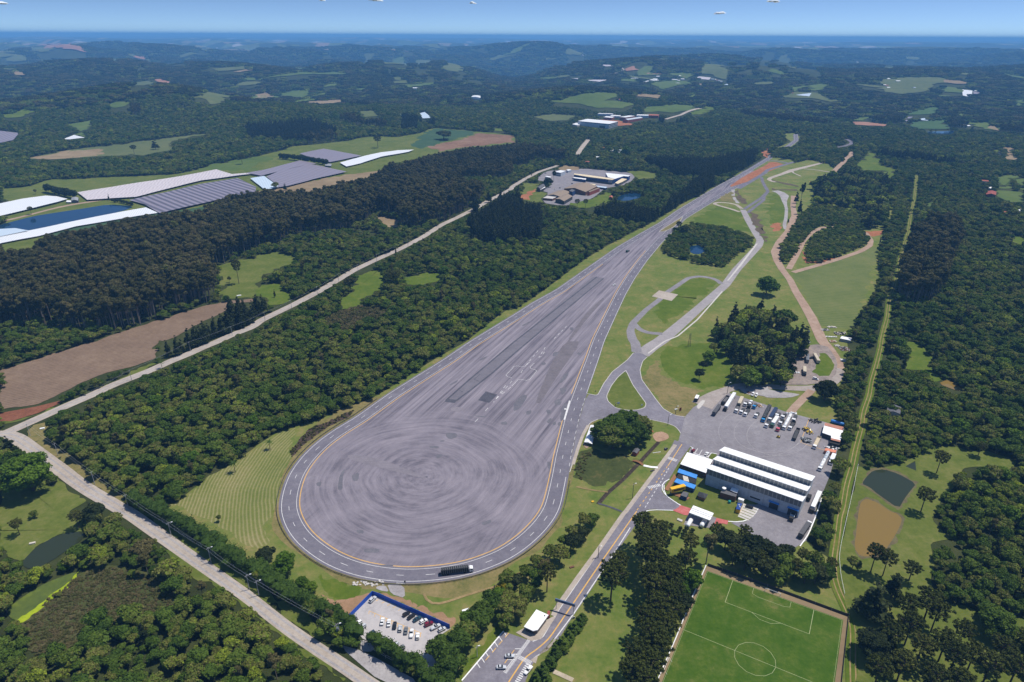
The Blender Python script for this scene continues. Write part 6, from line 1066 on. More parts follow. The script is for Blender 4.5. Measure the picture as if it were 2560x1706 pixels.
for a in [(185, 372, 92, 500, 'grey canvas lorry alone at the left end of the yard', None, (('canvas', 'canvas', 1),)), (325, 205, 235, 325, 'dark lorry with an empty flat bed left of the long white bus trailer', 'black', (('open', 'canvas', 1),)), (430, 175, 275, 425, 'long white double box lorry at the left of the parked rows', 'black', (('box', 'white', 1), ('box', 'white', 1))), (555, 240, 455, 455, 'white cab lorry with dark bed and beige rear box', 'white', (('open', 'canvas', .8), ('box', 'beige', 1.2))), (638, 285, 598, 348, 'small white cab lorry behind the row next to the cement tanker', 'white', (('flat', 'frame', 1),)), (588, 392, 532, 475, 'white cab flatbed in the front row beside the beige box lorry', 'white', (('flat', 'frame', 1),)), (672, 405, 600, 510, 'white cab tractor in front of the cement tanker', 'white', (('flat', 'frame', 1),)), (712, 285, 660, 388, 'white cement tanker with round silos', 'black', (('bulk', 'white', 1),)), (790, 318, 745, 388, 'bright blue cab lorry beside the stack of pallets', 'blue', (('flat', 'frame', 1),)), (822, 460, 775, 535, 'white tractor standing alone below the stack of pallets', 'white', (('flat', 'frame', 1),)), (1005, 375, 895, 605, 'blue cab lorry with a long dark grey trailer', 'blue', (('canvas', 'dark', 1),)), (1110, 420, 1000, 595, 'white cab lorry with a navy trailer', 'white', (('box', 'navy', 1),)), (1015, 600, 945, 695, 'white and dark tractor in front of the navy trailer', 'white', (('flat', 'frame', 1),)), (1128, 560, 1040, 695, 'white box lorry with a dark cab in the front row', 'green', (('box', 'white', 1),)), (1170, 465, 1115, 530, 'white tractor behind the white box lorry', 'white', (('flat', 'frame', 1),)), (1265, 485, 1210, 555, 'dark and white tractor at the upper edge of the yard', 'white', (('flat', 'dark', 1),)), (1230, 575, 1170, 655, 'white topped tractor behind the pinkish red one', 'white', (('flat', 'dark', 1),)), (1195, 668, 1130, 755, 'pinkish red tractor at the front of the row', 'pink', (('flat', 'dark', 1),)), (1350, 510, 1235, 730, 'long white tanker lorry in the middle of the yard', 'white', (('tank', 'white', 1),)), (1408, 620, 1330, 735, 'white cab lorry with a dark bed right of the long tanker', 'white', (('open', 'frame', 1),)), (1440, 505, 1392, 605, 'white cab lorry behind the one with the dark bed', 'white', (('flat', 'frame', 1),)), (1820, 868, 1735, 1040, 'beige topped lorry with a white cab in front of the equipment shed', 'white', (('open', 'beige', 1),)), (1965, 1125, 1820, 1400, 'long double white tanker at the right edge of the yard', 'white', (('tank', 'white', 1), ('tank', 'steel', 1))), (2055, 1175, 2000, 1300, 'white box van beside the long double tanker', 'white', (('box', 'white', 1),))]:
    lorry('Y', *a, group=GY)
lorry('Y', 1475, 735, 1405, 905, 'dark low trailer with two outrigger arms in the open yard', None, (('open', 'frame', 1),), name='trailer', cat='trailer')
lorry('W', 2285, 790, 2165, 1055, 'white semitrailer lorry beside the right end of the workshop hall', 'black', (('box', 'white', 1),)); lorry('W', 2000, 1425, 2145, 1215, 'dark grey canvas lorry with a white cab in the lower corner of the yard', 'white', (('canvas', 'canvas', 1),)); lorry('W', 1905, 1070, 1865, 1180, 'dark lorry with a white roof frame coming out of the hall door', 'black', (('open', 'white', 1),))
lorry('Y', 2150, 1010, 1975, 965, 'dark trailer under a pale canopy below the equipment shed', None, (('box', 'dark', 1),), name='trailer', cat='trailer', cargo_h=1.6); lorry('D', 1035, 1045, 1040, 1240, 'dark grey box trailer on the dump ground', None, (('box', 'grey', 1),), name='trailer', cat='trailer'); lorry('D', 1240, 1030, 1370, 1260, 'white box trailer beside the small lawn on the dump ground', None, (('box', 'beige', 1),), name='trailer', cat='trailer'); lorry('D', 1090, 650, 915, 745, 'white lorry beside the pile of white bags', 'black', (('open', 'white', 1),)); lorry('D', 950, 1420, 960, 1620, 'lorry with a pale box and black cab at the lower dump ground', 'black', (('box', 'beige', 1),))
# machines, piles, pallets
def pile(name, label, cat, code, x, y, w, d, h, n, mats, seed, flat=.6, rz=0):
    r = np.random.default_rng(seed); o = thing(name, label, cat, (*G(code, x, y), 0), rz)
    for k, m in enumerate(mats):
        mb = MB()
        for i in range(n):
            u, v = r.uniform(-1, 1, 2); hh = h * (1 - .6 * max(abs(u), abs(v))) * r.uniform(.2, 1)
            mb.box((u * w / 2, v * d / 2, hh), (r.uniform(.5, 1.8), r.uniform(.3, 1.2), r.uniform(.2, .8) * flat * 1.6), rz=r.uniform(0, 6.28), pitch=r.uniform(-.35, .35))
        mb.build('heap' if k == 0 else 'loose_pieces', m, o)
    return o
pile('bag_pile', 'long pile of bulging white bags on the dump ground', 'bags', 'D', 630, 770, 13, 5, 1.8, 110, (M_wpaint, M_silver), 1, rz=.12)
for k, (x, y, w, d, h, mt, lb) in enumerate([(1760, 220, 8, 3, .9, (M_beige, M_conw), 'pale rubble heap at the top of the scrap strip'), (1560, 300, 7, 4, 1.0, (M_conw, M_dsteel), 'grey rubble heap beside the dirt road at the top'), (2010, 410, 11, 6, 1.4, (M_black, M_dsteel, M_beige), 'black heap of old tyres above the white container'), (1740, 505, 10, 1.4, .5, (M_wpaint, M_conw), 'row of white beams left of the white container'), (1790, 640, 6, 4, .8, (M_beige, M_wood), 'pale timber heap below the white beams'), (1910, 770, 4, 3, 1.0, (M_conw, M_beige), 'rounded pale concrete pieces below the timber heap'), (2120, 860, 8, 9, 1.2, (M_dsteel, M_brown, M_conw), 'large dark scrap heap below the white container'), (2130, 1200, 5, 4, .8, (M_wpaint, M_beige), 'white broken frames at the lower end of the scrap strip'), (640, 1560, 9, 2, .5, (M_wpaint, M_silver), 'white frames lying on the lower dump ground'), (380, 1540, 5, 2, .8, (M_rust, M_orange), 'rusty pieces at the foot of the dark grove'), (370, 980, 4, 2.5, 1.2, (M_wpaint, M_silver), 'white wrapped goods beside the dark grove'), (1010, 610, 4, 2.5, 1.3, (M_beige, M_wpaint), 'beige machine parts above the white lorry')]):
    pile('scrap_heap', lb, 'scrap', 'D', x, y, w, d, h, 32, mt, 20 + k)
pile('machine_pile', 'yellow machinery crowded beside the yellow yard line', 'machinery', 'Y', 1625, 775, 5, 9, 2.2, 26, (PAINT['yellow'], M_dsteel), 41); pile('tyre_pile', 'heap of black tyres inside the yellow yard line', 'tyres', 'Y', 1605, 930, 6, 6, 1.8, 46, (M_black, M_dsteel, M_steel), 42); pile('axle_row', 'row of black axles and wheels above the orange container', 'axles', 'Y', 2020, 1050, 9, 3, 1.0, 34, (M_black, M_wpaint), 43); pile('trailer_parts', 'black trailer frames at the upper edge of the yard', 'trailer parts', 'Y', 1745, 615, 8, 6, 1.5, 22, (M_black, M_dsteel), 44); pile('pallet_stack', 'flat stack of pale pallets beside the blue cab lorry', 'pallets', 'Y', 848, 365, 3, 4, .8, 20, (M_wood, M_beige), 45); pile('white_crates', 'white crates along the upper edge of the yard behind the long tanker', 'crates', 'Y', 1360, 485, 8, 1.6, 1.4, 10, (M_wpaint, M_silver), 46); pile('debris_heap', 'brown wooden debris on the bare soil above the white vans', 'debris', 'Y', 665, 150, 3, 2, .8, 14, (M_brown, M_dsteel), 47)
pile('stone_rubble', 'scattered pale stones on the bank outside the turning circle', 'stones', '13', 1040, 660, 16, 3, .3, 40, (M_conw,), 48)
fk = thing('forklift', 'small dark forklift standing in the open yard', 'forklift', (*G('Y', 1145, 880), 0), -.6); MB().box((0, 0, .8), (2.2, 1.2, .9), taper=.9).build('body', PAINT['yellow'], fk); MB().box((1.2, 0, 1.3), (.15, 1.0, 2.4)).build('mast', M_dsteel, fk); MB().box((-.1, 0, 1.9), (1.1, 1.1, .08)).build('roof', M_dsteel, fk)
for sx in (-.7, .8):
    for sy in (-.6, .6): MB().tube((sx, sy - .1, .35), (sx, sy + .1, .35), .35, .35, 10).build('wheel', M_tyre, fk)
prism_building('shelter', 'small black canopy beside the right end of the workshop hall', 'shelter', roofpoly('W', '2095,790 2085,835 2150,865 2175,810', 2.8), 2.7, M_dsteel, M_black, over=.1)
# ------------------------------------------------------------------ crop covers on the farm
def cover_mat(name, base, line, per, ang, st=.55, dist=2.0):
    m, t, b = nt(name); v = pos_scaled(t, (1, 1, 1), ang); w = t.nodes.new('ShaderNodeTexWave'); w.inputs['Scale'].default_value = 2 * math.pi / (20 * per); w.inputs['Distortion'].default_value = dist; w.inputs['Detail'].default_value = 2; t.links.new(v, w.inputs[0])
    n = noise(t, v, .03, 6, .7); c = mix(t, mth(t, 'MULTIPLY', w.outputs[1], st), base, line); c = mix(t, mth(t, 'MULTIPLY', n, .35), c, tuple(x * .72 for x in base)); t.links.new(c, b.inputs['Base Color']); b.inputs['Roughness'].default_value = .45
    bp = t.nodes.new('ShaderNodeBump'); bp.inputs['Distance'].default_value = .5; bp.inputs['Strength'].default_value = .7; t.links.new(w.outputs[1], bp.inputs['Height']); t.links.new(bp.outputs[0], b.inputs['Normal']); return m
M_cw = cover_mat('white_film', (.78, .79, .8), (.62, .66, .7), 3.2, rad(20)); M_cp = cover_mat('pinkish_film', (.62, .56, .56), (.46, .4, .41), 6, rad(15), .6, 5); _e0, _e1 = P('01:1185,268 1465,390'); NA = math.atan2((_e1 - _e0).y, (_e1 - _e0).x) + math.pi / 2
M_cm = cover_mat('mauve_net', (.27, .235, .28), (.055, .05, .065), 11, NA, .95, .5); M_cl = cover_mat('pale_mauve_net', (.27, .235, .275), (.16, .14, .17), 9, NA, .8, .8); M_cb = cover_mat('bluish_film', (.55, .65, .74), (.45, .55, .65), 3, rad(15))
def cover(txt, m, label, h=3.2, post_edge=None, group=None, step=14):
    q = P(txt, None); c = sum(q, Vector((0, 0))) / len(q); OPEN.append(np.array([tuple(p) for p in q])); q = [p * (1 - h / CAM_H) for p in q]; c = c * (1 - h / CAM_H); zc = H1(c); o = thing('crop_cover', label, 'crop cover', (*c, zc), 0, group)
    bm = bmesh.new(); f = bm.faces.new([bm.verts.new((*(p - c), 0)) for p in q]); f.normal_update(); (f.normal_flip() if f.normal.z < 0 else None); bmesh.ops.triangulate(bm, faces=[f])
    for _ in range(5):
        E_ = [e for e in bm.edges if e.calc_length() > 30]
        if not E_: break
        bmesh.ops.subdivide_edges(bm, edges=E_, cuts=1); bmesh.ops.triangulate(bm, faces=bm.faces)
    for v in bm.verts: v.co.z = H1((v.co.x + c.x, v.co.y + c.y)) - zc + h + .35 * math.sin(v.co.x * .05) * math.cos(v.co.y * .06)
    r = bmesh.ops.extrude_face_region(bm, geom=bm.faces[:]); [setattr(v.co, 'z', v.co.z + .15) for v in r['geom'] if isinstance(v, bmesh.types.BMVert)]
    me = bpy.data.meshes.new('cover_sheet'); bm.to_mesh(me); bm.free(); link('cover_sheet', me, m, o)
    if post_edge:
        e = resample([q[i] for i in post_edge], step, 0)
        for x, y in e[:90]: z = H1((x, y)) - zc; MB().tube((x - c.x, y - c.y, z), (x - c.x, y - c.y, z + h), .35, .35, 5).build('post', M_dsteel, o)
    return o
cover('01:-100,340 0,300 200,260 420,230 520,235 620,258 520,290 400,320 230,360 0,415 -100,440', M_cw, 'white crop cover at the left edge above the blue pond', post_edge=(7, 8, 9, 10), step=12)
cover('01:710,198 1150,128 1640,55 1985,-12 2050,10 2130,32 2350,12 2350,24 2200,42 1850,90 1640,140 1400,200 1250,240 1050,252 800,267', M_cp, 'long pinkish white crop cover behind the blue pond', post_edge=(10, 11, 12, 13, 14))
cover('01:1185,268 1550,192 1850,120 2180,68 2350,150 2350,205 1990,268 1465,390 1330,310', M_cm, 'dark striped mauve crop net in front of the pinkish cover', post_edge=(5, 6, 7), step=13)
cover('F:612,406 690,373 722,379 797,395 720,412 660,428 625,432 640,428', M_cl, 'pale mauve crop net at the right end of the striped one', post_edge=(3, 4, 5, 6), step=14); cover('F:575,410 607,405 642,430 608,436', M_cb, 'narrow pale blue strip between the striped and the pale mauve nets')
cover('01:-150,660 0,608 260,550 900,418 1340,338 1452,386 1100,442 700,512 350,602 30,662 -150,700', M_cw, 'bright white crop cover along the near bank of the blue pond', h=2.2, post_edge=(5, 6, 7, 8, 9))
cover('F:565,398 600,392 690,369 728,376 700,380 600,404', M_cl, 'small pale mauve crop net behind the striped one'); cover('10:400,1410 620,1365 800,1398 970,1430 680,1490 570,1480 480,1440', M_cl, 'mauve crop net behind the dark windbreak', post_edge=(3, 4), step=16)
cover('10:770,1495 1000,1430 1150,1400 1300,1382 1450,1375 1400,1395 1150,1440 960,1500 830,1530', M_cw, 'curved white crop cover strip on the far farm slope', post_edge=(6, 7, 8), step=18); cover('00:-60,1205 0,1198 180,1220 120,1285 0,1312 -60,1320', M_cl, 'pale crop net at the far left edge of the photo')
cover('01:-80,540 0,535 140,528 262,552 0,605 -80,625', M_cb, 'row of greenhouse roofs at the lower left tip of the blue pond', h=3.0)
FC = 'far white crop covers'
for q, m, lb in [('00:570,1280 680,1240 780,1265 640,1280', M_cw, 'white plastic strips on a clearing above the long tan field'), ('20:1050,720 1170,705 1180,715', M_cw, 'white cover left of the village in the far centre'), ('20:1670,710 1720,685 1830,695 1810,718', M_cp, 'square beige white cover right of the far village'), ('20:1200,755 1250,740 1270,755', M_cw, 'small white cover in front of the far village, left one'), ('20:1500,765 1560,742 1600,755 1530,770', M_cw, 'white cover in front of the far village, right one'), ('20:1920,785 1950,765 2020,772 1980,785', M_cb, 'bluish cover at the right end of the far village'), ('20:660,735 900,735 800,747', M_cp, 'long pale cover strip left of the far village'), ('20:550,718 630,720 630,735', M_cp, 'short pale cover left of the long pale strip'), ('20:800,588 960,598 860,606', M_cp, 'pale strip cover on the far ridge in the centre'), ('20:460,602 530,595 520,608', M_cw, 'small pale cover on the far slope left of the centre ridge'), ('30:1785,815 1880,825 1870,890 1790,870', M_cw, 'big bright white cover in the far right woods'), ('30:1885,832 1950,835 1945,855 1890,855', M_cl, 'grey cover beside the big bright white one'), ('30:770,545 870,545 930,560 850,578', M_cw, 'bright white cover on the far right plateau'), ('30:755,600 800,598 805,614', M_cw, 'small white cover below the bright one on the far plateau'), ('30:255,865 400,850 380,878', M_cb, 'striped pale cover on the meadow right of the far village'), ('30:1330,1090 1510,1080 1470,1105', M_cb, 'bluish cover above the right hand lake'), ('30:1230,1070 1330,1070 1270,1112', M_cl, 'grey cover left of the bluish one above the right hand lake'), ('30:120,488 180,488 180,499', M_cw, 'tiny white cover on the far right blue slope'), ('30:580,520 650,520 650,532', M_cw, 'tiny white strip on the far right slope'), ('30:1610,1020 1670,1020 1680,1050 1640,1045', M_cb, 'striped cover half hidden by dark trees on the right'), ('10:1500,1040 1550,1030 1610,1080 1530,1085', M_cb, 'pale teal cover in the far left centre woods'), ('20:1260,735 1300,715 1370,722 1330,745', M_cw, 'bright cover beside the houses of the far village')]:
    cover(q, m, lb, h=3.5, group=FC)
# ------------------------------------------------------------------ factories beyond the wood
o, c_ = prism_building('navy_factory', 'long navy blue factory hall with a cream edged roof', 'factory', roofpoly('K', '935,238 1160,262 1635,330 1592,348 1155,292 932,256', 9), 9, M_navy, M_cream); 
a, b = roofpoly('K', '1155,292 1592,348', 9); panel(o, c_, a, b, 1, 3.2, 'window', M_glass); panel(o, c_, a.lerp(b, .85), b, 3.5, 8.8, 'window', M_steel); panel(o, c_, a.lerp(b, .02), b, 8.0, 8.7, 'stripe', M_cream, out=.2)
o, c_ = prism_building('blue_factory_wing', 'blue factory wing with a white roof behind the navy hall', 'factory', roofpoly('K', '1480,228 1900,270 1868,290 1785,283 1640,330 1522,303', 8.5), 8.5, M_blue, M_roofw); prism_building('factory_link', 'low beige roofed link at the right end of the navy hall', 'factory', roofpoly('K', '1640,400 1700,360 1760,322 1850,335 1760,385 1690,415', 5), 5, M_grey, M_cream)
prism_building('factory_canopy', 'cream roofed loading canopy in front of the navy hall', 'canopy', roofpoly('K', '1070,395 1060,408 1290,440 1310,425', 4), 4, M_navy, M_cream); prism_building('factory_canopy', 'pale blue long canopy in front of the navy hall', 'canopy', roofpoly('K', '1235,438 1225,452 1480,490 1505,470', 3.5), 3.5, M_navy, M_cb)
prism_building('factory_terrace', 'white railed terrace at the left end of the navy hall', 'terrace', roofpoly('K', '930,300 925,315 1135,345 1140,325', 5.5), 5.5, M_navy, M_wpaint)
o, c_ = prism_building('factory_office', 'pale blue office block with a white roof at the factory entrance', 'office', roofpoly('K', '612,208 700,182 785,195 705,225', 7.5), 7.5, M_silver, M_roofw); a, b = roofpoly('K', '612,208 705,225', 7.5); panel(o, c_, a, b, 1.2, 2.6, 'window', M_glass); panel(o, c_, a, b, 4.2, 5.8, 'window', M_glass)
prism_building('factory_office', 'small pale building behind the factory office block', 'office', roofpoly('K', '800,172 860,165 890,178 830,190', 4.5), 4.5, M_silver, M_roofw); prism_building('entrance_canopy', 'low white canopy left of the factory office block', 'canopy', roofpoly('K', '435,290 455,280 540,295 520,308', 4), 4, M_steel, M_wpaint)
prism_building('old_factory_shed', 'large old shed with a weathered brown gabled roof', 'shed', base3('K', (760, 560), (1130, 620), (1330, 520)), 6.5, M_brown, M_oldroof, rise=4); prism_building('old_factory_shed', 'old brown shed with an open front at the right of the large one', 'shed', base3('K', (1160, 625), (1200, 622), (1375, 552)), 6.5, M_redc, M_oldroof, rise=1.5)
prism_building('old_factory_shed', 'old dark roofed shed in front of the large brown one', 'shed', base3('K', (470, 660), (700, 690), (880, 610)), 5.0, M_grey, M_oldroof, rise=2.5); prism_building('old_factory_shed', 'lowest old shed with a dark open front nearest the wood', 'shed', base3('K', (610, 740), (760, 778), (905, 690)), 6.0, M_dsteel, M_oldroof, rise=2); prism_building('old_factory_shed', 'ruined shed with a pale patched roof at the left', 'shed', base3('K', (395, 700), (560, 715), (700, 650)), 4.0, M_brown, M_conw)
prism_building('dark_tower', 'dark blue block standing between the old sheds', 'block', base3('K', (845, 615), (905, 635), (950, 605)), 8, M_navy, M_grey, over=.05)
prism_building('dark_barn', 'dark barn with a grey gabled roof on the factory meadow', 'barn', base3('K', (285, 540), (345, 560), (430, 500)), 6, M_dsteel, M_grey, rise=2.0); prism_building('lean_to', 'white lean to roof beside the dark barn', 'roof', roofpoly('K', '335,495 350,520 440,475 415,460', 4), 4, M_dsteel, M_wpaint); prism_building('orange_hut', 'little hut with an orange roof by the factory pond', 'hut', base3('K', (1535, 690), (1590, 695), (1600, 672)), 4, M_brown, M_tile, rise=1.5)
o, c_ = prism_building('silver_factory', 'long silver blue factory with a white roof beyond the wood', 'factory', base3('20', (605, 1152), (888, 1184), (970, 1160)), 13, M_silver, M_roofw); a, b = P('20:605,1152 888,1184'); panel(o, c_, a.lerp(b, .7), a.lerp(b, .88), 0, 6, 'door', M_glass); panel(o, c_, a, b, 10.5, 12, 'window', M_navy); a2, b2 = P('20:888,1184 970,1160')
for z in (2, 6, 10): panel(o, c_, a2, b2, z, z + 1.8, 'window', M_glass)
prism_building('red_factory', 'red brick shed with a pale roof behind the silver factory, front one', 'factory', base3('20', (1015, 1130), (1062, 1134), (1200, 1100)), 8, M_redc, M_silver, rise=3)
for k, (A3, B3, C3, h, wm_, rm_, lb) in enumerate([((840, 1100), (915, 1108), (940, 1092), 7, M_redc, M_roofw, 'red walled shed with a white roof behind the silver factory, left one'), ((985, 1103), (1040, 1110), (1130, 1085), 8, M_redc, M_roofw, 'white roofed shed in the middle behind the silver factory'), ((900, 1085), (985, 1090), (1000, 1075), 6, M_silver, M_roofw, 'low white shed behind the silver factory'), ((785, 1066), (915, 1068), (930, 1058), 6, M_silver, M_roofw, 'long thin white shed at the back of the silver factory'), ((1140, 1085), (1250, 1088), (1260, 1072), 7, M_silver, M_roofw, 'pale shed right of the red sheds'), ((1250, 1085), (1340, 1088), (1350, 1070), 7, M_redc, M_tile, 'red roofed houses at the right of the red sheds'), ((550, 1155), (600, 1165), (640, 1150), 4, M_conw, M_wpaint, 'low pale store left of the silver factory')]): prism_building('factory_shed', lb, 'shed', base3('20', A3, B3, C3), h, wm_, rm_)
# ------------------------------------------------------------------ far houses
HS = [('00', '935,490,30 1050,507,28 1255,512,26 1905,465,26 1990,445,38 55,402,28', 'far white farm building on the blue hills at the far left', 'farm buildings at the far left'), ('10', '1465,820,26 1520,832,16 1630,805,14 2270,958,14 1340,1065,12 1210,925,10 1300,922,9 75,748,12 2140,958,8', 'small white house in the woods left of the far valley', 'houses left of the far valley'), ('10', '170,445,34 1765,510,24 1560,582,26 680,448,20 1860,380,20', 'tiny pale building on the far blue slopes left of centre', 'far buildings left of centre'),
      ('20', '700,460,22 1000,467,20 890,480,40 920,487,22 650,512,18 675,505,20 705,507,20 740,503,18', 'pale building on the far ridge in the upper centre', 'buildings on the far ridge'), ('20', '1470,662,12 1540,705,16 1565,735,20 1500,742,24 1530,748,14 1420,735,12 1395,722,10 1345,712,26 1450,740,12 1475,738,14 1840,735,14 1880,745,12 1920,755,12 1865,738,10 1900,748,10 1580,715,8', 'white house of the village in the far centre', 'houses of the far village'), ('20', '440,685,16 480,688,14 520,692,14 320,657,16 345,657,14 290,660,14 380,660,12', 'pale house of the hamlet left of the far village', 'houses of the hamlet'), ('20', '990,925,10 1480,945,12 1560,942,10 1640,945,12 1470,955,9 2140,940,10 2190,955,14 2175,948,8', 'white house in the woods behind the vineyard field', 'houses behind the vineyard field'),
      ('20', '840,1375,12 960,1402,14 920,1400,10 1000,1398,9 690,1505,9 790,1462,10', 'pale house among the trees behind the factory', 'houses behind the factory'), ('30', '1100,735,22 1190,755,20 1090,795,14 1100,815,16 1070,790,12 1340,815,14 220,865,10 40,868,20 1905,845,16 2230,908,18 960,1105,7', 'white farm building among the fields in the upper right', 'farm buildings in the upper right'), ('30', '1780,1165,16 1830,1170,16 1740,1162,12', 'pale house beside the right hand lake', 'houses beside the right hand lake'),
      ('30', '1190,472,26 1140,472,22 1080,475,24 1325,520,14 1075,515,14 330,470,14 350,475,14 380,470,14 400,468,14 430,475,14 450,480,14 480,478,14 500,482,14 530,480,14 560,485,14 590,480,14 360,482,14 1350,470,12', 'tiny pale house of the town on the far right slope', 'houses of the far town'), ('30', '1910,1440,10 1880,1438,9 2040,1445,9 1990,1350,11 2130,1420,10 1960,1340,9', 'white house in the woods at the upper right edge', 'houses at the upper right edge'), ('31', '1985,115,11 2030,178,8 2050,182,6 2160,348,8 2150,405,9 2300,388,10 2225,562,10 2190,555,6', 'pale roofed house in the clearings on the right edge', 'houses in the right hand clearings')]
HM = [plain('house_white', (.72, .71, .68), .7), plain('house_cream', (.6, .53, .42), .8)]
k = 0
for code, txt, lb, gp in HS:
    for it in txt.split():
        x, y, w = (float(v) for v in it.split(',')); p = G(code, x, y); a = (k * .7) % 1.2 - .6; d = w * .55; u = Vector((math.cos(a), math.sin(a))) * w / 2; v = Vector((-math.sin(a), math.cos(a))) * d / 2
        prism_building('house', lb, 'house', [p - u - v, p + u - v, p + u + v, p - u + v], 3.4 + w * .07, HM[k % 2], [M_roofw, M_roofw, M_silver, M_tile][k % 4] if w < 18 else M_roofw, group=gp, rise=1 + w * .06); k += 1
prism_building('dark_red_house', 'dark red roofed house in the right hand clearing', 'house', base3('31', (1995, 240), (2085, 245), (2090, 215)), 4, M_brown, M_redc, rise=2); prism_building('white_hall', 'large white hall in the woods left of the far valley', 'hall', base3('10', (1978, 915), (2070, 918), (2080, 900)), 8, M_wpaint, M_roofw, rise=2)
o, c_ = prism_building('farm_hut', 'grey farm hut between the blue pond and the crop covers', 'hut', base3('01', (660, 298), (722, 298), (725, 270)), 4, M_grey, M_steel, rise=1.5); prism_building('farm_hut', 'small white annex left of the grey farm hut', 'hut', base3('01', (612, 302), (655, 304), (660, 290)), 2.5, M_steel, M_wpaint); prism_building('farm_hut', 'flat grey shed at the end of the crop nets', 'hut', base3('10', (635, 1535), (690, 1540), (695, 1520)), 3, M_grey, M_steel)
prism_building('slate_house', 'house with a grey slate roof among the trees right of the grass track', 'house', base3('32', (1075, 700), (1195, 720), (1205, 660)), 5.0, M_beige, M_grey, rise=1.2); prism_building('white_hut', 'little white hut in the wood edge by the country road bend', 'hut', base3('11', (545, 880), (575, 885), (580, 868)), 3, M_wpaint, M_roofw); prism_building('grey_hut', 'grey roofed hut at the lower edge of the left pasture', 'hut', base3('11', (165, 975), (190, 978), (195, 960)), 3, M_grey, M_steel)
prism_building('white_house', 'white roofed house at the edge of the eucalyptus grove below the crop nets', 'house', base3('11', (465, 240), (505, 242), (510, 225)), 3.5, M_wpaint, M_roofw)
# ------------------------------------------------------------------ clouds, well above the haze
M_cloud = nt('cloud_white')[0]; M_cloud.node_tree.nodes['Principled BSDF'].inputs['Base Color'].default_value = (.93, .97, 1, 1); _t = M_cloud.node_tree; _tr = _t.nodes.new('ShaderNodeBsdfTranslucent'); _tr.inputs[0].default_value = (.93, .97, 1, 1); _ms = _t.nodes.new('ShaderNodeMixShader'); _ms.inputs[0].default_value = .3; _t.links.new(_t.nodes['Principled BSDF'].outputs[0], _ms.inputs[1]); _t.links.new(_tr.outputs[0], _ms.inputs[2]); _t.links.new(_ms.outputs[0], _t.nodes['Material Output'].inputs[0])
for k, (code, x, y, w, h, lb) in enumerate([('10', 1085, 12, 120, 34, 'largest white puff of cloud at the top centre left'), ('10', 1990, 36, 46, 18, 'tiny cloud right of the largest puff'), ('20', 1905, 132, 70, 24, 'flat little cloud right of centre'), ('30', 45, 26, 74, 22, 'slanting little cloud at the upper right'), ('10', 612, 10, 44, 14, 'faint tiny cloud left of the largest puff'), ('00', 5, 42, 28, 26, 'small cloud at the left edge')]):
    x0, y0, s = frame_of(code); a, b, c = ray_np(x0 + x / s, y0 + y / s); D = 26000 / math.hypot(a, b); r = np.random.default_rng(50 + k); pxm = 26000 / FPX / s; wm_, hm_ = w * pxm * 1.25, h * pxm * 1.3; LB = []
    for i in range(9):
        u = (i - 4) * .085 + r.normal() * .03; q = hm_ * r.uniform(.22, .42) * (1.15 - abs(u)); LB.append((u * wm_, r.normal() * hm_ * .15, q * .3 + r.uniform(-.15, .2) * hm_, q * 1.9, q * 4.5, q))
    V, F = [], []                                # open billows: sunlight passes through them to the underside
    for l in LB:
        bq = bmesh.new(); bmesh.ops.create_icosphere(bq, subdivisions=3, radius=1); bmesh.ops.delete(bq, geom=[w_ for w_ in bq.verts if w_.co.z < .12], context='VERTS'); bq.verts.index_update()
        F += [tuple(w_.index + sum(len(k_) for k_ in V) for w_ in f_.verts) for f_ in bq.faces]; V.append(np.array([w_.co[:] for w_ in bq.verts]) * np.array(l[3:6]) * r.uniform(.9, 1.08, (len(bq.verts), 1)) + np.array(l[:3])); bq.free()
    me = np_mesh('cloud', np.concatenate(V), F, True); o = link('cloud', me, M_cloud); o.location = (a * D, b * D, CAM_H + c * D); tag(o, lb, 'cloud')
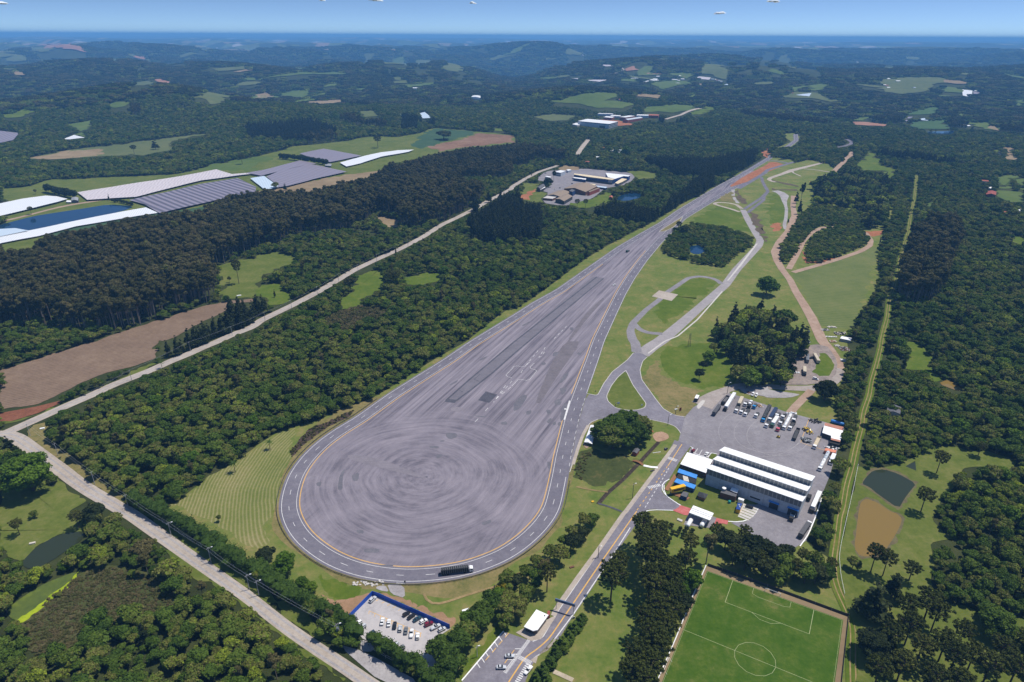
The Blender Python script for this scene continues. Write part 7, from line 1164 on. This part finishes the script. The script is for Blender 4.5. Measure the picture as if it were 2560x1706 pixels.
# ------------------------------------------------------------------ scattered woods
def inside(poly, x, y):
    x0, y0 = poly.min(0); x1, y1 = poly.max(0); r = np.zeros(len(x), bool)
    c = np.nonzero((x >= x0) & (x <= x1) & (y >= y0) & (y <= y1))[0]
    if not len(c): return r
    X, Y = x[c], y[c]; k = np.zeros(len(c), bool); n = len(poly); j = n - 1
    for i in range(n):
        xi, yi = poly[i]; xj, yj = poly[j]
        if yi != yj: k ^= ((yi > Y) != (yj > Y)) & (X < (xj - xi) * (Y - yi) / (yj - yi) + xi)
        j = i
    r[c] = k; return r
def RP(txt): return np.array([tuple(v) for v in P(txt)])
REG = [('eucalyptus', RP('02:-300,300 0,250 01:0,1440 300,1440 900,1500 1150,1455 1350,1400 1700,1280 1900,1225 1990,1190 1960,900 11:0,740 200,700 330,620 600,590 900,560 1100,400 1300,430 1330,520 1480,560 1700,480 1900,400 2050,300 2100,240 1800,190 1900,80 2350,90 20:0,1568 200,1500 180,1440 20:0,1400 10:2350,1340 2000,1370 1700,1420 1500,1490 1480,1560 11:900,110 600,180 300,220 01:2350,230 2000,330 1900,400 1600,450 1500,500 1100,560 800,590 400,700 250,780 0,760 -300,800')),
       ('conifer', RP('11:2000,640 2350,690 21:250,650 280,540 250,380 140,310 0,270 11:2180,260 2000,370 1950,500')), ('conifer', RP('21:1200,548 1290,530 1500,400 1700,260 1850,160 1850,60 1780,60 1600,220 1400,390 1210,500')),
       ('conifer', RP('10:0,1170 250,1160 500,1130 700,1190 740,1230 560,1290 300,1310 0,1270')), ('conifer', RP('00:2260,1180 2350,1160 2350,1290 2280,1290')), ('conifer', RP('01:1480,1568 1700,1470 1960,1340 2120,1250 2350,1230 11:60,1180 110,1290 0,1390 01:2300,1440 2100,1490 02:1990,-10 1850,60 1600,160 1440,165')),
       ('conifer', RP('10:1340,1210 1480,1210 1480,1130 1640,1170 1640,1130 1340,1080')), ('conifer', RP('20:1200,1500 1800,1520 2250,1420 2200,1540 1900,1640 1500,1640')),
       ('scrub', RP('03:500,700 1000,500 1500,640 1700,900 1400,1000 900,1040 760,1300 300,1330 220,1050 400,870')), ('scrub', RP('11:550,1420 800,1290 960,1250 1250,1290 1100,1420 850,1480')), ('scrub', RP('33:1480,760 1600,830 1560,900')),
       ('eucalyptus', RP('31:1250,700 1500,560 1700,560 1750,700 1600,1000 1550,1200 1350,1250 1180,1230 1220,900'))]
FORCE = [('grove', RP('F:1628,775 1690,740 1752,726 1860,790 1862,815 1822,838 1806,890 1750,897 1695,895 1678,850 1660,805')), ('grove', RP('31:430,330 420,130 580,90 800,70 1080,110 1130,260 1100,420 1040,530 880,540 860,400 560,330')),
         ('scrubwood', RP('31:110,720 200,590 290,420 420,330 560,340 850,400 880,560 640,510 480,515 390,570 320,650 240,790 180,860 120,830')), ('scrubwood', RP('31:360,850 345,720 400,630 500,560 650,535 850,565 920,640 880,700 650,790 500,850')),
         ('scrubwood', RP('21:1480,560 1650,500 1850,530 2100,580 2215,640 2200,700 2100,760 1940,890 1700,860 1450,790 1370,740 1450,620')), ('scrubwood', RP('U:260,140 340,20 500,-60 1000,-100 1700,-60 2000,150 1600,300 1450,260 1200,180 850,280 780,180')), ('scrubwood', RP('U:1610,280 1950,150 2050,230 1830,350'))]
POND3R = RP('21:1605,715 1680,683 1760,703 1785,730 1730,768 1655,765')
OPENX = [p for p in OPEN]
def scatter(x0, x1, y0, y1, sp, seed):
    r = np.random.default_rng(seed); gx, gy = np.meshgrid(np.arange(float(x0), x1, sp), np.arange(float(y0), y1, sp * .866)); gx[1::2] += sp / 2
    return gx.ravel() + r.uniform(-.42, .42, gx.size) * sp, gy.ravel() + r.uniform(-.42, .42, gx.size) * sp
def infield(x, y, mx=400, top=-400):
    px, py, dep = project(x, y, hgt(x, y)); return (px > -mx) & (px < 2560 + mx) & (py > top) & (py < 1706 + 260) & (dep > 30)
PXP = []
for p in OPENX:
    if np.hypot(*p.T).max() > 1500: u_, v_, _ = project(p[:, 0], p[:, 1], hgt(p[:, 0], p[:, 1])); PXP.append((np.c_[u_, v_], np.hypot(*p.T).max()))
def keep_clear(x, y, h):
    bad = np.zeros(len(x), bool); dd = np.hypot(x, y); z = hgt(x, y)
    for f_ in (.25, .6, .9):                        # nothing far off may stand in the line of sight to a clearing
        a, b, _ = project(x, y, z + h * f_)
        for p, dm in PXP: bad |= inside(p, a, b) & (dd > 1400) & (dd < dm)
    for f_ in (0, .3, .6, .88):
        k = f_ * h / np.maximum(CAM_H - hgt(x, y), 25)
        X, Y = x * (1 + np.minimum(k, .25)), y * (1 + np.minimum(k, .25))
        for p in OPENX:
            todo = ~bad
            if todo.any(): idx = np.nonzero(todo)[0]; bad[idx] |= inside(p, X[idx], Y[idx])
    return ~bad
rr_ = np.random.default_rng(5)
ST = {k: [] for k in ('broadleaf', 'eucalyptus', 'conifer', 'scrub')}      # x, y, height
for (lo, hi, sp, seed) in ((0, 1650, 5.7, 1), (1650, 2700, 8.8, 2)):
    x, y = scatter(-hi, hi, 120, hi, sp, seed); d = np.hypot(x, y); m = (d >= lo) & (d < hi); x, y = x[m], y[m]; m = infield(x, y); x, y = x[m], y[m]
    kind = np.zeros(len(x), int)
    for k, p in REG: kind[inside(p, x, y)] = dict(broadleaf=0, eucalyptus=1, conifer=2, scrub=3)[k]
    patch = waves(x * 3.1, y * 3.1); kind[(kind == 0) & (patch > 1.75) & (np.hypot(x, y) > 900)] = 2; kind[(kind == 0) & (patch < -1.35) & (np.hypot(x, y) > 700)] = 1
    kind0 = kind.copy(); mixm = rr_.random(len(x)); kind[(kind == 1) & (mixm < .1)] = 0; kind[(kind == 0) & (mixm > .985)] = 2; kind[(kind == 0) & (mixm > .972) & (mixm < .985)] = 1; gap = (waves(x * 9, y * 9) > 1.5) & (kind == 0) & (rr_.random(len(x)) < .8)
    h = np.select([kind == 0, kind == 1, kind == 2], [4 + 7.5 * rr_.beta(1.4, 2.6, len(x)) + 3.5 * (rr_.random(len(x)) < .06) + 2.5 * (np.hypot(x, y) > 1650), rr_.uniform(20, 34, len(x)), rr_.uniform(14, 26, len(x))], 1.6)
    lone = (kind0 == 0) & (kind != 0); h[lone] = rr_.uniform(10, 16, lone.sum()); far_e = (kind == 1) & (np.hypot(x, y) > 1200); h[far_e] *= .8
    gap |= (kind == 1) & (rr_.random(len(x)) < .3)
    c = keep_clear(x, y, h) & ~gap; x, y, kind, h = x[c], y[c], kind[c], h[c]
    thin = np.ones(len(x), bool); thin[kind == 3] = rr_.random((kind == 3).sum()) < .035          # marsh: only a few taller bushes among the scrub
    h[kind == 3] = rr_.uniform(2.5, 4.5, (kind == 3).sum()); kk = kind.copy(); kk[kind == 3] = 0
    for k, nm in enumerate(('broadleaf', 'eucalyptus', 'conifer')):
        s = (kk == k) & thin; ST[nm].append(np.c_[x[s], y[s], h[s]])
for nm, poly in FORCE:
    x0, y0 = poly.min(0); x1, y1 = poly.max(0); sp = 9.6 if nm == 'grove' else 4.6
    x, y = scatter(x0, x1, y0, y1, sp, 9); m = inside(poly, x, y) & ~inside(POND3R, x, y)
    for kq in (.006, .012, .018, .024): m &= ~inside(POND3R, x * (1 + kq), y * (1 + kq))
    x, y = x[m], y[m]
    if nm == 'grove':
        q = rr_.random(len(x)) < .55; ST['conifer'].append(np.c_[x[q], y[q], rr_.uniform(14, 25, q.sum())]); q = ~q; ST['broadleaf'].append(np.c_[x[q], y[q], rr_.uniform(11, 20, q.sum())])
    else: ST['broadleaf'].append(np.c_[x, y, rr_.uniform(3.5, 7.5, len(x))])
x, y = scatter(-260, -40, 180, 330, 1.7, 21); m = np.zeros(len(x), bool)
for k, p in REG:
    if k == 'scrub': m |= inside(p, x, y)
mm = keep_clear(x[m], y[m], np.full(m.sum(), 1.)); SCR = np.c_[x[m][mm], y[m][mm], rr_.uniform(.5, 1.3, mm.sum())]
x, y = scatter(-300, 200, 500, 900, 3.2, 22); m = inside(REG[9][1], x, y); SCR = np.r_[SCR, np.c_[x[m], y[m], rr_.uniform(1.5, 3.2, m.sum())]]
# loose bushes on the banks and verges
BANK = RP('12:500,800 700,720 900,630 860,690 700,760 560,860 470,920 330,1060 320,1010 400,900'); x, y = scatter(*[f(BANK[:, i]) for i in (0, 1) for f in (np.min, np.max)], 2.4, 23); m = inside(BANK, x, y); SCR = np.r_[SCR, np.c_[x[m], y[m], rr_.uniform(.5, 1.3, m.sum())]]
BERM = RP('B:200,1090 300,1040 480,960 500,1040 420,1200 330,1400 250,1568 130,1500'); x, y = scatter(*[f(BERM[:, i]) for i in (0, 1) for f in (np.min, np.max)], 1.8, 24); m = inside(BERM, x, y) & (rr_.random(len(x)) < .55); SCR = np.r_[SCR, np.c_[x[m], y[m], rr_.uniform(.5, 1.0, m.sum())]]
FARP = '31:0,0'
for nm in ('broadleaf', 'eucalyptus', 'conifer'): ST[nm] = np.concatenate(ST[nm])
# bottom right pasture: a few broadleaf trees already placed by hand
def zone_label(nm, px, py):
    k = dict(broadleaf='broadleaf tree', eucalyptus='brownish tall eucalyptus', conifer='dark conifer')[nm]
    if px > 1900 and py > 1000 and px > 2120: return k + ' in the wood on the right edge beyond the grass track', 'trees on the right edge'
    if px > 1900 and py > 900: return k + ' in the tall strip between the yard and the grass track', 'trees between the yard and the grass track'
    if px > 2100: return k + ' in the upper right wood beyond the grass track', 'trees in the upper right wood'
    if px > 1740 and py > 700: return k + ' in the dark grove above the yard', 'trees in the dark grove'
    if px > 1480 and py > 520: return k + ' in the scrub around the small blue pond or the dirt loop', 'trees among the test tracks'
    if py > 1280: return k + ' in the bottom left wood on the near side of the country road', 'trees in the bottom left wood'
    if nm == 'eucalyptus': return k + ' in the big grove between the stubble field and the crop covers', 'eucalyptus grove'
    if nm == 'conifer': return k + ' in a dark stand left of the highway', 'dark conifer stands'
    return k + ' in the wood between the country road and the turning circle', 'trees between the country road and the turning circle'
def stuff_points(name, pts, protos, label, cat, scale_of):
    v = np.c_[pts[:, 0], pts[:, 1], hgt(pts[:, 0], pts[:, 1]) - .1]
    me = bpy.data.meshes.new(name); me.from_pydata(v.tolist(), [], []); n = len(v); r = np.random.default_rng(len(v)); pts = np.asarray(pts, float)
    a = me.attributes.new('rot', 'FLOAT', 'POINT'); a.data.foreach_set('value', r.uniform(0, 6.28, n))
    a = me.attributes.new('scl', 'FLOAT_VECTOR', 'POINT'); s = scale_of(pts); w = s * r.uniform(.85, 1.25, n); a.data.foreach_set('vector', np.c_[w, w, s].ravel())
    a = me.attributes.new('idx', 'INT', 'POINT'); a.data.foreach_set('value', r.integers(0, len(protos), n).astype('i'))
    o = bpy.data.objects.new(name, me); COL.objects.link(o); tag(o, label, cat, None, 'stuff')
    g = bpy.data.node_groups.new(name, 'GeometryNodeTree'); g.interface.new_socket('Geometry', in_out='INPUT', socket_type='NodeSocketGeometry'); g.interface.new_socket('Geometry', in_out='OUTPUT', socket_type='NodeSocketGeometry')
    N = g.nodes; gi, go = N.new('NodeGroupInput'), N.new('NodeGroupOutput'); iop = N.new('GeometryNodeInstanceOnPoints'); jn_ = N.new('GeometryNodeJoinGeometry')
    for p in protos:
        oi = N.new('GeometryNodeObjectInfo'); oi.inputs['Object'].default_value = p; oi.inputs['As Instance'].default_value = True; g.links.new(oi.outputs['Geometry'], jn_.inputs[0])
    def at(nm, ty):
        q = N.new('GeometryNodeInputNamedAttribute'); q.data_type = ty; q.inputs['Name'].default_value = nm; return q.outputs['Attribute']
    cx = N.new('ShaderNodeCombineXYZ'); g.links.new(at('rot', 'FLOAT'), cx.inputs[2])
    iop.inputs['Pick Instance'].default_value = True
    g.links.new(gi.outputs[0], iop.inputs['Points']); g.links.new(jn_.outputs[0], iop.inputs['Instance']); g.links.new(at('idx', 'INT'), iop.inputs['Instance Index']); g.links.new(cx.outputs[0], iop.inputs['Rotation']); g.links.new(at('scl', 'FLOAT_VECTOR'), iop.inputs['Scale']); g.links.new(iop.outputs[0], go.inputs[0])
    md = o.modifiers.new('scatter', 'NODES'); md.node_group = g
    return o
def proto_objs(kind):
    return [bpy.data.objects.new('plant', join_mesh('plant', tr, cr)) for tr, cr in PROTO[kind]]
LIM = dict(broadleaf=300 - 95, eucalyptus=300, conifer=240)
for nm in ('broadleaf', 'eucalyptus', 'conifer'):
    T = ST[nm]; d = np.hypot(np.hypot(T[:, 0], T[:, 1]), CAM_H); px, py, _ = project(T[:, 0], T[:, 1], T[:, 2] * .7); vis = (px > 15) & (px < 2545) & (py > 0) & (py < 1695)
    rank = np.where(vis, T[:, 2] / d, -1); order = np.argsort(-rank) if nm != 'broadleaf' else np.argsort(np.where(vis, d, 1e9)); pick = order[:LIM[nm]]; pick = pick[vis[pick]]
    for i in pick:
        lb, gp = zone_label(nm, px[i], py[i]); tree(nm, T[i, 0], T[i, 1], T[i, 2], lb, gp, wide=random.uniform(.85, 1.25))
    rest = np.delete(T, pick, 0)
    pl_ = proto_objs(nm) * 5 + proto_objs('bright')[:1] if nm == 'broadleaf' else proto_objs(nm)
    stuff_points(dict(broadleaf='broadleaf_wood', eucalyptus='eucalyptus_wood', conifer='conifer_wood')[nm], rest, pl_, dict(broadleaf='mixed green broadleaf wood covering the land around the test site', eucalyptus='brownish eucalyptus plantations beyond the country road', conifer='dark conifer stands scattered through the woods')[nm], 'wood', lambda p, b=BASEH[nm]: p[:, 2] / b)
    print(nm, len(T), len(pick))
stuff_points('scrub', SCR, proto_objs('shrub'), 'low brownish scrub covering the marsh by the country road and the banks', 'scrub', lambda p: p[:, 2] / 1.4)
# far woods: clumps of small crowns
def clump(seed, dark):
    r = np.random.default_rng(seed); L = []
    for k in range(20):
        a = r.uniform(0, 6.28); q = 17 * math.sqrt(r.random()); R = r.uniform(3.6, 6); z = r.uniform(4, 8) + (5 if dark else 0)
        L.append((q * math.cos(a), q * math.sin(a), z, R, R, R * .8))
    me = foliage('clump', r, L, 620, 1.5, [L_broad, L_euc, L_pine][dark], k=.86, up=-.1); return bpy.data.objects.new('clump', me)
CL = [clump(900 + i, 0) for i in range(4)] + [clump(910, 1), clump(911, 2)]
fx, fy = [], []
for lo, hi, sp in ((2700, 5200, 23), (5200, 10500, 34)):
    x, y = scatter(-hi, hi, lo * .6, hi, sp, int(lo)); d = np.hypot(x, y); m = (d >= lo) & (d < hi); x, y = x[m], y[m]; m = infield(x, y); fx.append(x[m]); fy.append(y[m])
x, y = np.concatenate(fx), np.concatenate(fy); c = keep_clear(x, y, 12. * np.clip(np.hypot(x, y) / 4200, .85, 1.9)); x, y = x[c], y[c]; print('far clumps', len(x))
stuff_points('far_woods', np.c_[x, y], CL, 'distant woods covering the hills up to the horizon', 'wood', lambda p: np.clip(np.hypot(p[:, 0], p[:, 1]) / 4200, .85, 1.9))
# ------------------------------------------------------------------ air
hz = MB(); hz.box((0, 22500, 46), (90000, 50000, 522)); ho = hz.build('haze', None); ho['kind'] = 'stuff'
tag(ho, 'blue haze over the far hills', 'haze')
m = bpy.data.materials.new('haze_air'); m.use_nodes = True; t = m.node_tree; t.nodes.remove(t.nodes['Principled BSDF'])
pv = t.nodes.new('ShaderNodeVolumePrincipled'); pv.inputs['Color'].default_value = (.2, .52, 1.0, 1); pv.inputs['Density'].default_value = 9.0e-5; pv.inputs['Anisotropy'].default_value = 0.0
t.links.new(pv.outputs[0], t.nodes['Material Output'].inputs['Volume']); ho.data.materials.append(m)
